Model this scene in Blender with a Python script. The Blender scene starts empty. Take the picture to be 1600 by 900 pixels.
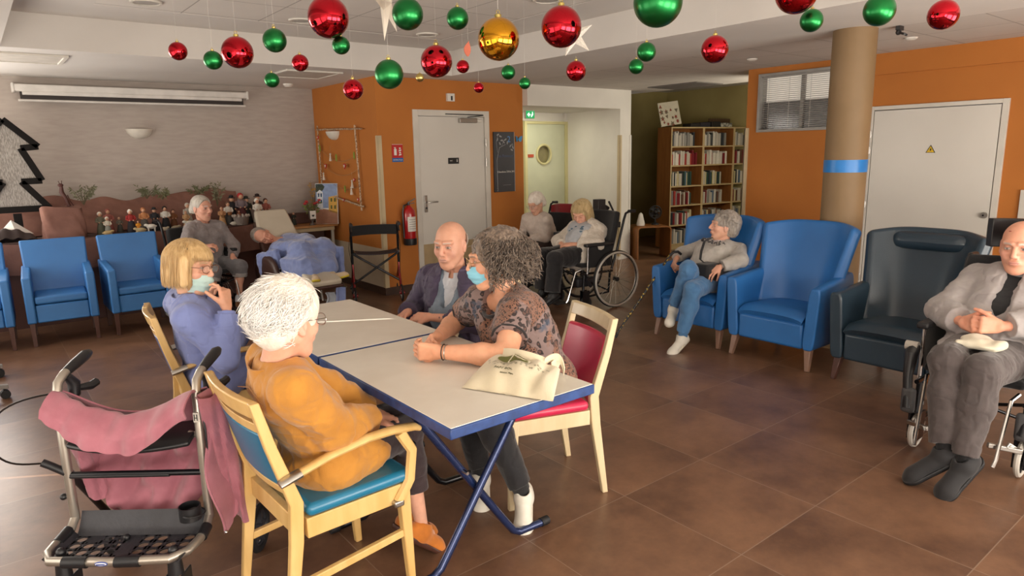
import bpy, bmesh, math, random
import numpy as np
from mathutils import Vector, Matrix, Euler
PI = math.pi
SC = bpy.context.scene
COL = SC.collection

# ------------------------------------------------ camera, world, lights, exposure
def look_matrix():
    yaw, pit, rol = 0.669951406, 0.196773265, -0.020087064
    cy, sy, cp, sp, cr, sr = math.cos(yaw), math.sin(yaw), math.cos(pit), math.sin(pit), math.cos(rol), math.sin(rol)
    W = np.array([[cy, -sy, 0], [0, 0, -1], [sy, cy, 0]])
    RX = np.array([[1, 0, 0], [0, cp, -sp], [0, sp, cp]])
    RZ = np.array([[cr, -sr, 0], [sr, cr, 0], [0, 0, 1]])
    return RZ @ RX @ W
CM = look_matrix()
EYE = Vector((0, 0, 1.6))
cam_data = bpy.data.cameras.new('camera'); cam = bpy.data.objects.new('camera', cam_data); COL.objects.link(cam)
cam_data.sensor_width = 36; cam_data.lens = 1054.733 / 1600 * 36; cam_data.clip_start = 0.05
mw = Matrix.Identity(4)
for i in range(3):
    mw[i][0] = CM[0][i]; mw[i][1] = -CM[1][i]; mw[i][2] = -CM[2][i]; mw[i][3] = EYE[i]
cam.matrix_world = mw
SC.camera = cam

SC.view_settings.view_transform = 'Standard'; SC.view_settings.look = 'None'
SC.view_settings.exposure = 0.42; SC.view_settings.gamma = 1.0; SC.view_settings.use_curve_mapping = False
SC.cycles.use_denoising = True; SC.cycles.max_bounces = 6; SC.cycles.diffuse_bounces = 4; SC.cycles.glossy_bounces = 3
SC.cycles.transparent_max_bounces = 6; SC.cycles.sample_clamp_indirect = 6.0; SC.cycles.caustics_reflective = False; SC.cycles.caustics_refractive = False
wd = bpy.data.worlds.new('world'); SC.world = wd; wd.use_nodes = True
wd.node_tree.nodes['Background'].inputs[0].default_value = (0.80, 0.86, 1.0, 1); wd.node_tree.nodes['Background'].inputs[1].default_value = 0.25

def area(name, loc, direction, sx, sy, power, color):
    l = bpy.data.lights.new(name, 'AREA'); l.shape = 'RECTANGLE'; l.size = sx; l.size_y = sy; l.energy = power; l.color = color
    o = bpy.data.objects.new(name, l); COL.objects.link(o); o.location = loc
    o.rotation_euler = Vector(direction).to_track_quat('-Z', 'Y').to_euler(); return o
# daylight of the big windows: three bays in the wall behind the camera, two in the left wall and one added there to light the far end
for x in (-0.2, 2.2, 4.6):
    area('window_daylight', (x, -1.62, 1.25), (0.0, 1, 0.6), 1.9, 2.1, 118, (1.0, 0.92, 0.82))
for y, pw in ((0.9, 16), (3.2, 26), (7.0, 52)):
    area('window_daylight', (-1.32, y, 1.3), (1, 0.0, 0.4), 1.9, 2.0, pw, (1.0, 0.92, 0.82))
area('floor_glare_light', (-0.62, 8.6, 1.25), (0.0, -1, -0.05), 1.3, 2.1, 58, (1.0, 0.94, 0.86))  # unseen lamp added to put a glare on the floor at left
# added fill lamp to brighten the library corner; area lamp under the corridor ceiling
area('library_fill', (8.2, 4.5, 1.7), (0.25, 1, -0.1), 1.3, 1.2, 20, (1.0, 0.9, 0.72))
area('corridor_light', (6.55, 7.45, 2.18), (0, 0, -1), 0.5, 0.3, 6, (1.0, 0.95, 0.75))
sd = bpy.data.lights.new('sun', 'SUN'); sun = bpy.data.objects.new('sun', sd); COL.objects.link(sun)
sd.energy = 9.0; sd.angle = 0.004; sd.color = (1.0, 0.94, 0.82)
sun.location = (-4, 8, 4); sun.rotation_euler = Vector((0.853, -0.522, -0.385)).to_track_quat('-Z', 'Y').to_euler()

# ------------------------------------------------ materials
def S(h):
    h = h.lstrip('#'); c = [int(h[i:i+2], 16) / 255 for i in (0, 2, 4)]
    return tuple(((v / 12.92) if v <= 0.04045 else ((v + 0.055) / 1.055) ** 2.4) for v in c) + (1.0,)
MATS = {}
def mat(name, c1, rough=0.5, metal=0.0, c2=None, scale=8.0, detail=3.0, bump=0.0, bscale=None, coat=0.0, sheen=0.0, stretch=(1, 1, 1), vcol=None, spec=0.5, sss=0.0, contrast=(0.35, 0.65)):
    if name in MATS: return MATS[name]
    m = bpy.data.materials.new(name); m.use_nodes = True; nt = m.node_tree; b = nt.nodes['Principled BSDF']
    b.inputs['Roughness'].default_value = rough; b.inputs['Metallic'].default_value = metal
    b.inputs['Coat Weight'].default_value = coat; b.inputs['Coat Roughness'].default_value = 0.15
    b.inputs['Sheen Weight'].default_value = sheen; b.inputs['Specular IOR Level'].default_value = spec
    if sss: b.inputs['Subsurface Weight'].default_value = sss; b.inputs['Subsurface Radius'].default_value = (0.012, 0.005, 0.003); b.inputs['Subsurface Scale'].default_value = 1.0
    c1 = S(c1) if isinstance(c1, str) else c1
    tc = nt.nodes.new('ShaderNodeTexCoord'); mp = nt.nodes.new('ShaderNodeMapping'); mp.inputs['Scale'].default_value = stretch
    nt.links.new(tc.outputs['Object'], mp.inputs['Vector'])
    nz = nt.nodes.new('ShaderNodeTexNoise'); nz.inputs['Scale'].default_value = scale; nz.inputs['Detail'].default_value = detail
    nt.links.new(mp.outputs[0], nz.inputs['Vector'])
    if c2 is None: c2 = tuple(min(1, v * 0.86) for v in c1[:3]) + (1.0,)
    elif isinstance(c2, str): c2 = S(c2)
    cr = nt.nodes.new('ShaderNodeValToRGB'); cr.color_ramp.elements[0].position = contrast[0]; cr.color_ramp.elements[1].position = contrast[1]
    cr.color_ramp.elements[0].color = c2; cr.color_ramp.elements[1].color = c1
    nt.links.new(nz.outputs['Fac'], cr.inputs[0]); out = cr.outputs[0]
    if vcol:
        at = nt.nodes.new('ShaderNodeAttribute'); at.attribute_name = vcol
        mx = nt.nodes.new('ShaderNodeMix'); mx.data_type = 'RGBA'; mx.blend_type = 'MULTIPLY'; mx.inputs[0].default_value = 1.0
        nt.links.new(out, mx.inputs[6]); nt.links.new(at.outputs['Color'], mx.inputs[7]); out = mx.outputs[2]
    nt.links.new(out, b.inputs['Base Color'])
    if bump:
        n2 = nt.nodes.new('ShaderNodeTexNoise'); n2.inputs['Scale'].default_value = bscale or scale * 6; n2.inputs['Detail'].default_value = 4
        nt.links.new(mp.outputs[0], n2.inputs['Vector'])
        bp = nt.nodes.new('ShaderNodeBump'); bp.inputs['Strength'].default_value = bump; bp.inputs['Distance'].default_value = 0.01
        nt.links.new(n2.outputs['Fac'], bp.inputs['Height']); nt.links.new(bp.outputs[0], b.inputs['Normal'])
    MATS[name] = m; return m
def emat(name, c, strength):
    m = bpy.data.materials.new(name); m.use_nodes = True; b = m.node_tree.nodes['Principled BSDF']
    b.inputs['Base Color'].default_value = S(c); b.inputs['Emission Color'].default_value = S(c); b.inputs['Emission Strength'].default_value = strength
    MATS[name] = m; return m

# ------------------------------------------------ mesh building
def rotm(axis, a): return Matrix.Rotation(a, 4, axis)
def T(x, y, z): return Matrix.Translation((x, y, z))
def frame(o, x, y, z):
    m = Matrix.Identity(4)
    for i in range(3): m[i][0] = x[i]; m[i][1] = y[i]; m[i][2] = z[i]; m[i][3] = o[i]
    return m
class MB:
    def __init__(s): s.V = []; s.F = []; s.I = []; s.M = None; s.mi = 0
    def add(s, vs, fs):
        n = len(s.V)
        for v in vs:
            v = Vector(v); s.V.append(s.M @ v if s.M is not None else v)
        for f in fs: s.F.append([i + n for i in f]); s.I.append(s.mi)
        return s
    def box(s, cx, cy, cz, sx, sy, sz, M=None):
        a, b, c = sx / 2, sy / 2, sz / 2
        vs = [Vector((x, y, z)) for z in (-c, c) for y in (-b, b) for x in (-a, a)]
        if M is not None: vs = [M @ v for v in vs]
        vs = [v + Vector((cx, cy, cz)) for v in vs]
        return s.add(vs, [(0, 2, 3, 1), (4, 5, 7, 6), (0, 1, 5, 4), (2, 6, 7, 3), (0, 4, 6, 2), (1, 3, 7, 5)])
    def bb(s, x0, x1, y0, y1, z0, z1): return s.box((x0+x1)/2, (y0+y1)/2, (z0+z1)/2, abs(x1-x0), abs(y1-y0), abs(z1-z0))
    def hexa(s, p):  # 8 corners: bottom 4 loop, top 4 loop
        return s.add(p, [(3, 2, 1, 0), (4, 5, 6, 7), (0, 1, 5, 4), (1, 2, 6, 5), (2, 3, 7, 6), (3, 0, 4, 7)])
    def beam(s, p0, p1, w0, h0, w1=None, h1=None, up=(0, 0, 1)):  # rectangular bar between two points
        p0, p1, up = Vector(p0), Vector(p1), Vector(up); d = (p1 - p0).normalized()
        if abs(d.dot(up)) > 0.98: up = Vector((0, 1, 0))
        x = d.cross(up).normalized(); y = x.cross(d)
        w1 = w0 if w1 is None else w1; h1 = h0 if h1 is None else h1
        P = []
        for c, w, h in ((p0, w0, h0), (p1, w1, h1)):
            for a, b in ((-1, -1), (1, -1), (1, 1), (-1, 1)): P.append(c + x * (a * w / 2) + y * (b * h / 2))
        return s.hexa(P)
    def tube(s, pts, r, seg=10, closed=False, flat=1.0, up=None):
        pts = [Vector(p) for p in pts]; n = len(pts)
        rs = r if isinstance(r, (list, tuple)) else [r] * n
        up = Vector(up) if up is not None else None
        tn = []
        for i in range(n):
            a = pts[(i-1) % n] if (closed or i > 0) else pts[0]; b = pts[(i+1) % n] if (closed or i < n-1) else pts[-1]
            t = (b - a); tn.append(t.normalized() if t.length > 1e-9 else Vector((0, 0, 1)))
        u = up if up is not None else (Vector((0, 0, 1)) if abs(tn[0].z) < 0.9 else Vector((1, 0, 0)))
        vs = []
        for i in range(n):
            x = tn[i].cross(u)
            if x.length < 1e-6: x = tn[i].orthogonal()
            x.normalize(); y = x.cross(tn[i]).normalized()
            if up is None: u = y
            for k in range(seg):
                a = 2 * PI * k / seg; vs.append(pts[i] + x * (math.cos(a) * rs[i]) + y * (math.sin(a) * rs[i] * flat))
        fs = []
        for i in range(n if closed else n - 1):
            for k in range(seg):
                a = i * seg + k; b = i * seg + (k+1) % seg; c = ((i+1) % n) * seg + (k+1) % seg; d = ((i+1) % n) * seg + k
                fs.append((a, b, c, d))
        if not closed: fs.append(list(range(seg))[::-1]); fs.append([(n-1) * seg + k for k in range(seg)])
        return s.add(vs, fs)
    def cyl(s, p0, p1, r0, r1=None, seg=16): return s.tube([p0, p1], [r0, r0 if r1 is None else r1], seg)
    def lathe(s, prof, o=(0, 0, 0), seg=24, M=None, flat=1.0):
        vs = []; o = Vector(o)
        for r, z in prof:
            for k in range(seg):
                a = 2 * PI * k / seg; v = Vector((r * math.cos(a), r * math.sin(a) * flat, z))
                vs.append((M @ v if M is not None else v) + o)
        fs = []
        for i in range(len(prof) - 1):
            for k in range(seg): fs.append((i*seg+k, i*seg+(k+1) % seg, (i+1)*seg+(k+1) % seg, (i+1)*seg+k))
        if prof[0][0] > 1e-4: fs.append([k for k in range(seg)][::-1])
        if prof[-1][0] > 1e-4: fs.append([(len(prof)-1)*seg+k for k in range(seg)])
        return s.add(vs, fs)
    def ball(s, c, r, seg=16, rings=10, sc=(1, 1, 1), M=None):
        prof = [(max(1e-5, math.sin(PI*i/rings)) , -math.cos(PI*i/rings)) for i in range(rings+1)]
        D = Matrix.Diagonal((r*sc[0], r*sc[1], r*sc[2], 1)); D = (M.to_3x3().to_4x4() @ D) if M is not None else D
        return s.lathe(prof, c, seg, D)
    def prism(s, poly, t, M=None):  # poly in xy, extruded in z from 0 to t
        n = len(poly); vs = [Vector((x, y, z)) for z in (0, t) for x, y in poly]
        if M is not None: vs = [M @ v for v in vs]
        fs = [list(range(n))[::-1], [n+i for i in range(n)]] + [(i, (i+1) % n, n+(i+1) % n, n+i) for i in range(n)]
        return s.add(vs, fs)
    def ring(s, c, R, r, M=None, seg=40, rs=8, arc=(0, 2*PI)):
        full = abs(arc[1]-arc[0]-2*PI) < 1e-6; n = seg if full else seg + 1
        pts = [Vector((R*math.cos(arc[0]+(arc[1]-arc[0])*i/seg), R*math.sin(arc[0]+(arc[1]-arc[0])*i/seg), 0)) for i in range(n)]
        if M is not None: pts = [M @ p for p in pts]
        return s.tube([Vector(c) + p for p in pts], r, rs, closed=full)
    def grid(s, fn, nu, nv, thick=0.0, cu=False):
        """surface fn(u,v) with u,v in 0..1; thick>0 closes it as a solid sheet"""
        P = [[Vector(fn(i/nu, j/nv)) for j in range(nv+1)] for i in range(nu+1)]
        idx = lambda i, j: i*(nv+1)+j
        vs = [P[i][j] for i in range(nu+1) for j in range(nv+1)]; fs = [(idx(i, j), idx(i+1, j), idx(i+1, j+1), idx(i, j+1)) for i in range(nu) for j in range(nv)]
        if thick:
            N = len(vs); nr = []
            for i in range(nu+1):
                for j in range(nv+1):
                    a = P[min(i+1, nu)][j] - P[max(i-1, 0)][j]; b = P[i][min(j+1, nv)] - P[i][max(j-1, 0)][:1].__class__((0,)) if False else P[i][min(j+1, nv)] - P[i][max(j-1, 0)]
                    n = a.cross(b); nr.append(n.normalized() if n.length > 1e-9 else Vector((0, 0, 1)))
            vs = vs + [v - n * thick for v, n in zip(vs, nr)]
            fs = fs + [tuple(x + N for x in f[::-1]) for f in fs]
            for i in range(nu): fs.append((idx(i+1, 0), idx(i, 0), idx(i, 0)+N, idx(i+1, 0)+N)); fs.append((idx(i, nv), idx(i+1, nv), idx(i+1, nv)+N, idx(i, nv)+N))
            for j in range(nv): fs.append((idx(0, j), idx(0, j+1), idx(0, j+1)+N, idx(0, j)+N)); fs.append((idx(nu, j+1), idx(nu, j), idx(nu, j)+N, idx(nu, j+1)+N))
        return s.add(vs, fs)
    def obj(s, name, m, parent=None, bevel=0.0, bseg=2, smooth=True, ang=40, loc=None, sub=0):
        me = bpy.data.meshes.new(name); off = Vector(loc) if loc is not None else Vector((0, 0, 0))
        me.from_pydata([tuple(v - off) for v in s.V], [], s.F); 
        ms = m if isinstance(m, (list, tuple)) else [m]
        for x in ms: me.materials.append(x)
        if len(ms) > 1: me.polygons.foreach_set('material_index', s.I)
        bm = bmesh.new(); bm.from_mesh(me); bmesh.ops.recalc_face_normals(bm, faces=bm.faces); bm.to_mesh(me); bm.free()
        if smooth: me.shade_smooth(); me.set_sharp_from_angle(angle=math.radians(ang))
        o = bpy.data.objects.new(name, me); COL.objects.link(o); o.location = off
        if parent is not None: o.parent = parent
        if bevel:
            b = o.modifiers.new('bevel', 'BEVEL'); b.width = bevel; b.segments = bseg; b.limit_method = 'ANGLE'; b.angle_limit = math.radians(40); b.harden_normals = False
        if sub: b = o.modifiers.new('sub', 'SUBSURF'); b.levels = sub; b.render_levels = sub
        return o
def tag(o, label, cat, group=None, kind=None):
    if label: o['label'] = label
    if cat: o['category'] = cat
    if group: o['group'] = group
    if kind: o['kind'] = kind
    return o
def thing(name, label, cat, loc=(0, 0, 0), rotz=0, group=None):
    o = bpy.data.objects.new(name, None); COL.objects.link(o); o.empty_display_size = 0.1
    o.location = loc; o.rotation_euler = (0, 0, rotz); return tag(o, label, cat, group)
def struct(name, mb, m, parent=None, **k):
    o = mb.obj(name, m, parent, **k)
    if parent is None: o['kind'] = 'structure'
    return o
def dup(root, loc=None, rotz=None, label=None, group=None, parent=None):
    r = root.copy(); COL.objects.link(r)
    if loc is not None: r.location = loc
    if rotz is not None: r.rotation_euler = (0, 0, rotz)
    if label: r['label'] = label
    if group: r['group'] = group
    if parent is not None: r.parent = parent
    for ch in list(root.children): dup(ch, parent=r)
    return r
def text_obj(s, size, m, parent, M, extrude=0.0008, name='lettering', align='CENTER', label=None):
    cu = bpy.data.curves.new(name, 'FONT'); cu.body = s; cu.size = size; cu.extrude = extrude; cu.align_x = align; cu.align_y = 'CENTER'
    tmp = bpy.data.objects.new(name, cu); COL.objects.link(tmp)
    dg = bpy.context.evaluated_depsgraph_get(); me = bpy.data.meshes.new_from_object(tmp.evaluated_get(dg)); bpy.data.objects.remove(tmp)
    me.transform(M); me.materials.clear(); me.materials.append(m)
    o = bpy.data.objects.new(name, me); COL.objects.link(o)
    if parent is not None: o.parent = parent
    return o
rnd = random.Random(5)
# ------------------------------------------------ room shell
CZ = 2.465; CO = 2.73
def grid_mat(name, base, base2, line, sx, sy, ox, oy, lw, rough, axes='XY', varscale=1.2, bump=0.0, rough2=None, linevis=1.0):
    m = bpy.data.materials.new(name); m.use_nodes = True; nt = m.node_tree; b = nt.nodes['Principled BSDF']; L = nt.links
    tc = nt.nodes.new('ShaderNodeTexCoord'); sp = nt.nodes.new('ShaderNodeSeparateXYZ'); L.new(tc.outputs['Object'], sp.inputs[0])
    def mth(op, a, bb=None):
        n = nt.nodes.new('ShaderNodeMath'); n.operation = op
        for i, v in enumerate((a, bb)):
            if v is None: continue
            if hasattr(v, 'is_linked') or hasattr(v, 'links'): L.new(v, n.inputs[i])
            else: n.inputs[i].default_value = v
        return n.outputs[0]
    u = mth('DIVIDE', mth('SUBTRACT', sp.outputs[axes[0]], ox), sx); v = mth('DIVIDE', mth('SUBTRACT', sp.outputs[axes[1]], oy), sy)
    def edge(t, s): f = mth('FRACT', t); return mth('MULTIPLY', mth('MINIMUM', f, mth('SUBTRACT', 1.0, f)), s)
    d = mth('MINIMUM', edge(u, sx), edge(v, sy)); ln = mth('LESS_THAN', d, lw / 2)
    cell = nt.nodes.new('ShaderNodeCombineXYZ'); L.new(mth('FLOOR', u), cell.inputs[0]); L.new(mth('FLOOR', v), cell.inputs[1])
    wn = nt.nodes.new('ShaderNodeTexWhiteNoise'); wn.noise_dimensions = '3D'; L.new(cell.outputs[0], wn.inputs['Vector'])
    off = nt.nodes.new('ShaderNodeVectorMath'); off.operation = 'SCALE'; off.inputs['Scale'].default_value = 7.3; L.new(wn.outputs['Color'], off.inputs[0])
    ad = nt.nodes.new('ShaderNodeVectorMath'); ad.operation = 'ADD'; L.new(tc.outputs['Object'], ad.inputs[0]); L.new(off.outputs[0], ad.inputs[1])
    nz = nt.nodes.new('ShaderNodeTexNoise'); nz.inputs['Scale'].default_value = varscale; nz.inputs['Detail'].default_value = 9; nz.inputs['Roughness'].default_value = 0.68; nz.inputs['Distortion'].default_value = 0.0
    L.new(ad.outputs[0], nz.inputs['Vector'])
    fac = mth('ADD', mth('MULTIPLY', nz.outputs['Fac'], 1.0), mth('MULTIPLY', mth('SUBTRACT', wn.outputs['Value'], 0.5), 0.16))
    cr = nt.nodes.new('ShaderNodeValToRGB'); cr.color_ramp.elements[0].position = 0.3; cr.color_ramp.elements[1].position = 0.72
    cr.color_ramp.elements[0].color = S(base2); cr.color_ramp.elements[1].color = S(base); L.new(fac, cr.inputs[0])
    mx = nt.nodes.new('ShaderNodeMix'); mx.data_type = 'RGBA'; L.new(mth('MULTIPLY', ln, linevis), mx.inputs[0]); L.new(cr.outputs[0], mx.inputs[6]); mx.inputs[7].default_value = S(line)
    L.new(mx.outputs[2], b.inputs['Base Color'])
    if rough2 is not None:
        mr = nt.nodes.new('ShaderNodeMapRange'); L.new(nz.outputs['Fac'], mr.inputs[0]); mr.inputs[1].default_value = .3; mr.inputs[2].default_value = .7; mr.inputs[3].default_value = rough; mr.inputs[4].default_value = rough2; L.new(mr.outputs[0], b.inputs['Roughness'])
    else: b.inputs['Roughness'].default_value = rough
    if bump:
        bp = nt.nodes.new('ShaderNodeBump'); bp.inputs['Strength'].default_value = bump; bp.inputs['Distance'].default_value = 0.004; bp.invert = True
        L.new(ln, bp.inputs['Height']); L.new(bp.outputs[0], b.inputs['Normal'])
    MATS[name] = m; return m
M_floor = grid_mat('floor tiles', '#87644c', '#573d2f', '#9a8775', 0.587, 0.625, 1.64, 1.36, 0.004, 0.33, varscale=2.6, bump=0.15, linevis=0.55)
M_ctile = grid_mat('ceiling tiles', '#dfd9d2', '#d8d2cb', '#a9a39c', 0.6, 0.6, 1.49, 5.95, 0.010, 0.85, varscale=2, bump=0.3)
M_ctile2 = grid_mat('ceiling tiles low', '#d2ccc6', '#cac4be', '#a49e97', 0.6, 0.6, 5.53, 3.57, 0.010, 0.85, varscale=2, bump=0.3)
M_plaster = mat('ceiling plaster', '#d9d4ce', 0.85, c2='#d2cdc7', scale=1.5, bump=0.05, bscale=90)
M_white = mat('white wall', '#e6e2da', 0.8, c2='#ddd9d1', scale=2, bump=0.06, bscale=120)
M_grey = mat('grey woven wallpaper', '#b3a9a1', 0.85, c2='#aba098', scale=7, detail=6, bump=0.07, bscale=60, stretch=(0.8, 1, 4))
M_orange = mat('orange wall', '#bd7530', 0.75, c2='#b56e2c', scale=1.6, bump=0.12, bscale=160)
M_beige = mat('beige wall lower', '#c9b9a0', 0.7, c2='#bfae95', scale=3, bump=0.05)
M_green = mat('olive green wall', '#a89a66', 0.8, c2='#9d8f5c', scale=2, bump=0.08, bscale=120)
M_base = mat('brown tile baseboard', '#4e3a30', 0.4, c2='#3f2f28', scale=9)
M_frame = mat('painted door frame', '#dad5cb', 0.5, scale=3)
M_door = mat('painted door leaf', '#dcd8d0', 0.45, c2='#d4d0c8', scale=1.2)
M_metal = mat('brushed steel', '#b9b5af', 0.3, 1.0, scale=40, stretch=(1, 1, 8))
M_dark = mat('dark grey plastic', '#2b2b2d', 0.5, scale=12)
M_black = mat('black rubber', '#17171a', 0.6, scale=15, bump=0.1)
M_guard = mat('beige corner guard', '#cbb894', 0.5, scale=3)

w = MB().bb(-1.5, 11.2, -1.8, 9.2, -0.1, 0.0); struct('floor', w, M_floor, smooth=False)
# ceiling: coffer field, its fascias, plaster soffits, low tile field, the raised library ceiling
w = MB().bb(0.33, 4.4, -1.8, 6.56, CO, CO + 0.1); struct('ceiling', w, M_ctile, smooth=False)
w = MB()
w.bb(-1.5, 0.33, -1.8, 8.9, CZ, CO + 0.1); w.bb(0.33, 4.4, 6.56, 8.9, CZ, CO + 0.1); w.bb(4.4, 5.53, -1.8, 8.9, CZ, CO + 0.1)
struct('ceiling', w, M_plaster, smooth=False)
w = MB().bb(5.53, 8.2, -1.8, 6.97, CZ, CO + 0.1); struct('ceiling', w, M_ctile2, smooth=False)
w = MB().bb(0.331, 4.3995, 6.0, 6.559, CO - 0.002, CO); w.bb(3.9, 4.3995, -1.8, 6.0, CO - 0.002, CO); w.bb(0.331, 0.9, -1.8, 6.0, CO - 0.002, CO)
struct('ceiling', w, M_plaster, smooth=False)
w = MB().bb(8.2, 11.2, 4.2, 9.2, 2.66, 2.8); w.bb(8.2, 8.24, 4.2, 9.2, CZ, 2.8); w.bb(5.53, 8.2, 6.97, 9.2, 2.66, 2.8); struct('ceiling', w, M_plaster, smooth=False)
# walls
w = MB().bb(-1.5, 3.65, 8.7, 8.85, 0, CZ); struct('wall_back', w, M_grey, smooth=False)
w = MB().bb(3.65, 3.8, 7.12, 8.85, 0, CZ); w.bb(3.65, 4.105, 6.97, 7.12, 0, CZ); w.bb(5.2, 5.755, 6.97, 7.12, 0, CZ); w.bb(4.105, 5.2, 6.97, 7.12, 2.12, CZ)
struct('wall_orange', w, M_orange, smooth=False)
w = MB().bb(3.646, 3.65, 6.966, 8.7, 0.09, 0.545); struct('trim_1', w, M_beige, smooth=False)
w = MB().bb(3.638, 3.65, 6.958, 8.7, 0, 0.09); w.bb(3.65, 4.105, 6.958, 6.97, 0, 0.09); w.bb(5.2, 5.755, 6.958, 6.97, 0, 0.09); struct('baseboard_orange', w, M_base, smooth=False)
w = MB().bb(-1.5, 3.638, 8.688, 8.7, 0, 0.09); struct('baseboard_back', w, M_base, smooth=False)
w = MB().bb(5.755, 7.73, 6.87, 7.07, 2.2, CZ); struct('wall_lintel', w, M_white, smooth=False)
w = MB().bb(7.5, 7.73, 6.87, 8.4, 0, 2.2); w.bb(5.755, 7.5, 8.05, 8.25, 2.08, CZ + .2); w.bb(7.46, 7.5, 8.0, 8.05, 0, 2.2); w.bb(5.755, 6.6, 8.05, 8.25, 0, 2.08)
w.bb(5.6, 5.755, 7.12, 8.25, 0, CZ); struct('wall_corridor', w, M_white, smooth=False)
w = MB().bb(5.755, 7.73, 7.07, 8.3, 2.2, 2.25); struct('ceiling', w, M_plaster, smooth=False)
for (a, b, c, d) in ((7.497, 7.53, 6.85, 6.872), (7.70, 7.735, 6.85, 6.872), (7.728, 7.742, 6.85, 6.9)):
    pass
w = MB(); w.bb(7.49, 7.53, 6.86, 6.87, 0.05, 1.83); w.bb(7.49, 7.5, 6.86, 6.91, 0.05, 1.83); struct('trim_2', w, M_guard)
w = MB(); w.bb(7.70, 7.74, 6.86, 6.87, 0.05, 1.83); w.bb(7.73, 7.74, 6.86, 6.91, 0.05, 1.83); struct('trim_3', w, M_white)
w = MB(); w.bb(3.64, 3.69, 6.955, 6.968, 0.09, 1.825); w.bb(3.636, 3.648, 6.955, 7.0, 0.09, 1.825); struct('trim_4', w, M_guard)
w = MB().bb(7.5, 10.49, 8.44, 8.6, 0, 2.8); w.bb(10.49, 10.6, 4.2, 8.6, 0, 2.8); struct('wall_library', w, M_green, smooth=False)
w = MB().bb(7.2, 10.6, 4.05, 4.2, 0, 2.8); struct('wall_library_end', w, M_green, smooth=False)
# right wall with openings for the blind window and the wide door
w = MB()
w.bb(7.01, 7.2, 3.144, 4.5, 0, 1.776); w.bb(7.01, 7.2, 3.42, 4.5, 2.40, CZ); w.bb(7.01, 7.2, 4.36, 4.5, 1.776, 2.40); w.bb(7.01, 7.2, 3.144, 3.42, 1.776, CZ)
w.bb(7.01, 7.2, 1.985, 3.144, 1.977, CZ); w.bb(7.01, 7.2, -1.8, 1.985, 0, CZ); w.bb(6.985, 7.01, -1.8, 3.42, 2.27, CZ)
struct('wall_right', w, M_orange, smooth=False)
w = MB().bb(6.998, 7.01, 3.144, 4.5, 0, 0.09); w.bb(6.998, 7.01, -1.8, 1.985, 0, 0.09); struct('baseboard_right', w, M_base, smooth=False)
w = MB(); w.bb(6.995, 7.01, 4.46, 4.51, 0.05, 1.83); w.bb(6.995, 7.03, 4.5, 4.512, 0.05, 1.83); struct('trim_5', w, M_guard)
# walls outside the picture close the room: left wall with a narrow slot of sun, window wall behind
M_win = mat('window frame white', '#e9e7e2', 0.5)
w = MB(); w.bb(-1.6, -1.5, -1.8, 4.85, 0, CO); w.bb(-1.6, -1.5, 5.3, 8.85, 0, CO); w.bb(-1.504, -1.5, 4.85, 5.065, 0, CO); w.bb(-1.504, -1.5, 5.090, 5.3, 0, CO); w.bb(-1.504, -1.5, 5.06, 5.10, 2.18, CO); struct('wall_left', w, M_white, smooth=False)
w = MB(); w.bb(-1.6, 7.2, -1.95, -1.8, 0, CO + .1); struct('wall_window', w, M_white, smooth=False)
M_pane = mat('bright window pane', '#f4f2ee', 0.2)
def window_unit(name, x0, x1, z0, z1, M):
    w = MB(); w.M = M
    for a, b in ((x0, x0 + .06), (x1 - .06, x1), ((x0 + x1) / 2 - .03, (x0 + x1) / 2 + .03)): w.bb(a, b, -.05, 0.0, z0, z1)
    w.bb(x0, x1, -.05, 0.0, z0, z0 + .06); w.bb(x0, x1, -.05, 0.0, z1 - .06, z1)
    f = struct(name, w, M_win, smooth=False)
    p = MB(); p.M = M; p.bb(x0 + .05, x1 - .05, -.02, -.012, z0 + .05, z1 - .05); p.obj('pane', M_pane, f, smooth=False)
for i, x in enumerate((-0.2, 2.2, 4.6)): window_unit('window_%d' % (i + 2), x - 1, x + 1, 0.15, 2.35, T(0, -1.75, 0))
window_unit('window_8', -0.65, 0.65, 0.05, 2.3, T(-0.62, 8.69, 0))  # unseen frame added behind the floor glare lamp
for i, y in enumerate((0.9, 3.2, 7.0)): window_unit('window_%d' % (i + 5), -1, 1, 0.25, 2.35, T(-1.44, y, 0) @ rotm('Z', -PI/2))  # the farthest one is added along with its lamp

# round brown column with its strip of blue tape
M_col = mat('brown painted column', '#8a7050', 0.6, c2='#826949', scale=3, bump=0.05)
M_tape = mat('blue tape', '#1f7fd0', 0.35)
w = MB().lathe([(0.155, 0), (0.155, CZ)], (5.41, 2.58, 0), 64)
c = tag(struct('column', w, M_col), 'round brown column with a strip of blue tape, behind the blue wing armchairs', 'column'); c['kind'] = 'structure'
t = MB().lathe([(0.1552, 1.405), (0.1575, 1.405), (0.1575, 1.50), (0.1552, 1.50)], (5.41, 2.58, 0), 64).obj('tape_band', M_tape)
t['label'] = 'strip of bright blue tape wrapped round the brown column'; t['category'] = 'tape'
w = MB().bb(5.50, 5.57, 2.3, 2.33, CZ - .03, CZ); w.ball((5.52, 2.315, CZ - .045), .02); w.cyl((5.52, 2.315, CZ - .045), (5.60, 2.29, CZ - .06), .008); w.cyl((5.52, 2.315, CZ - .045), (5.47, 2.25, CZ - .07), .008)
tag(w.obj('ceiling_bracket', M_dark), 'small dark metal bracket on the ceiling beside the brown column', 'bracket')

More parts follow.
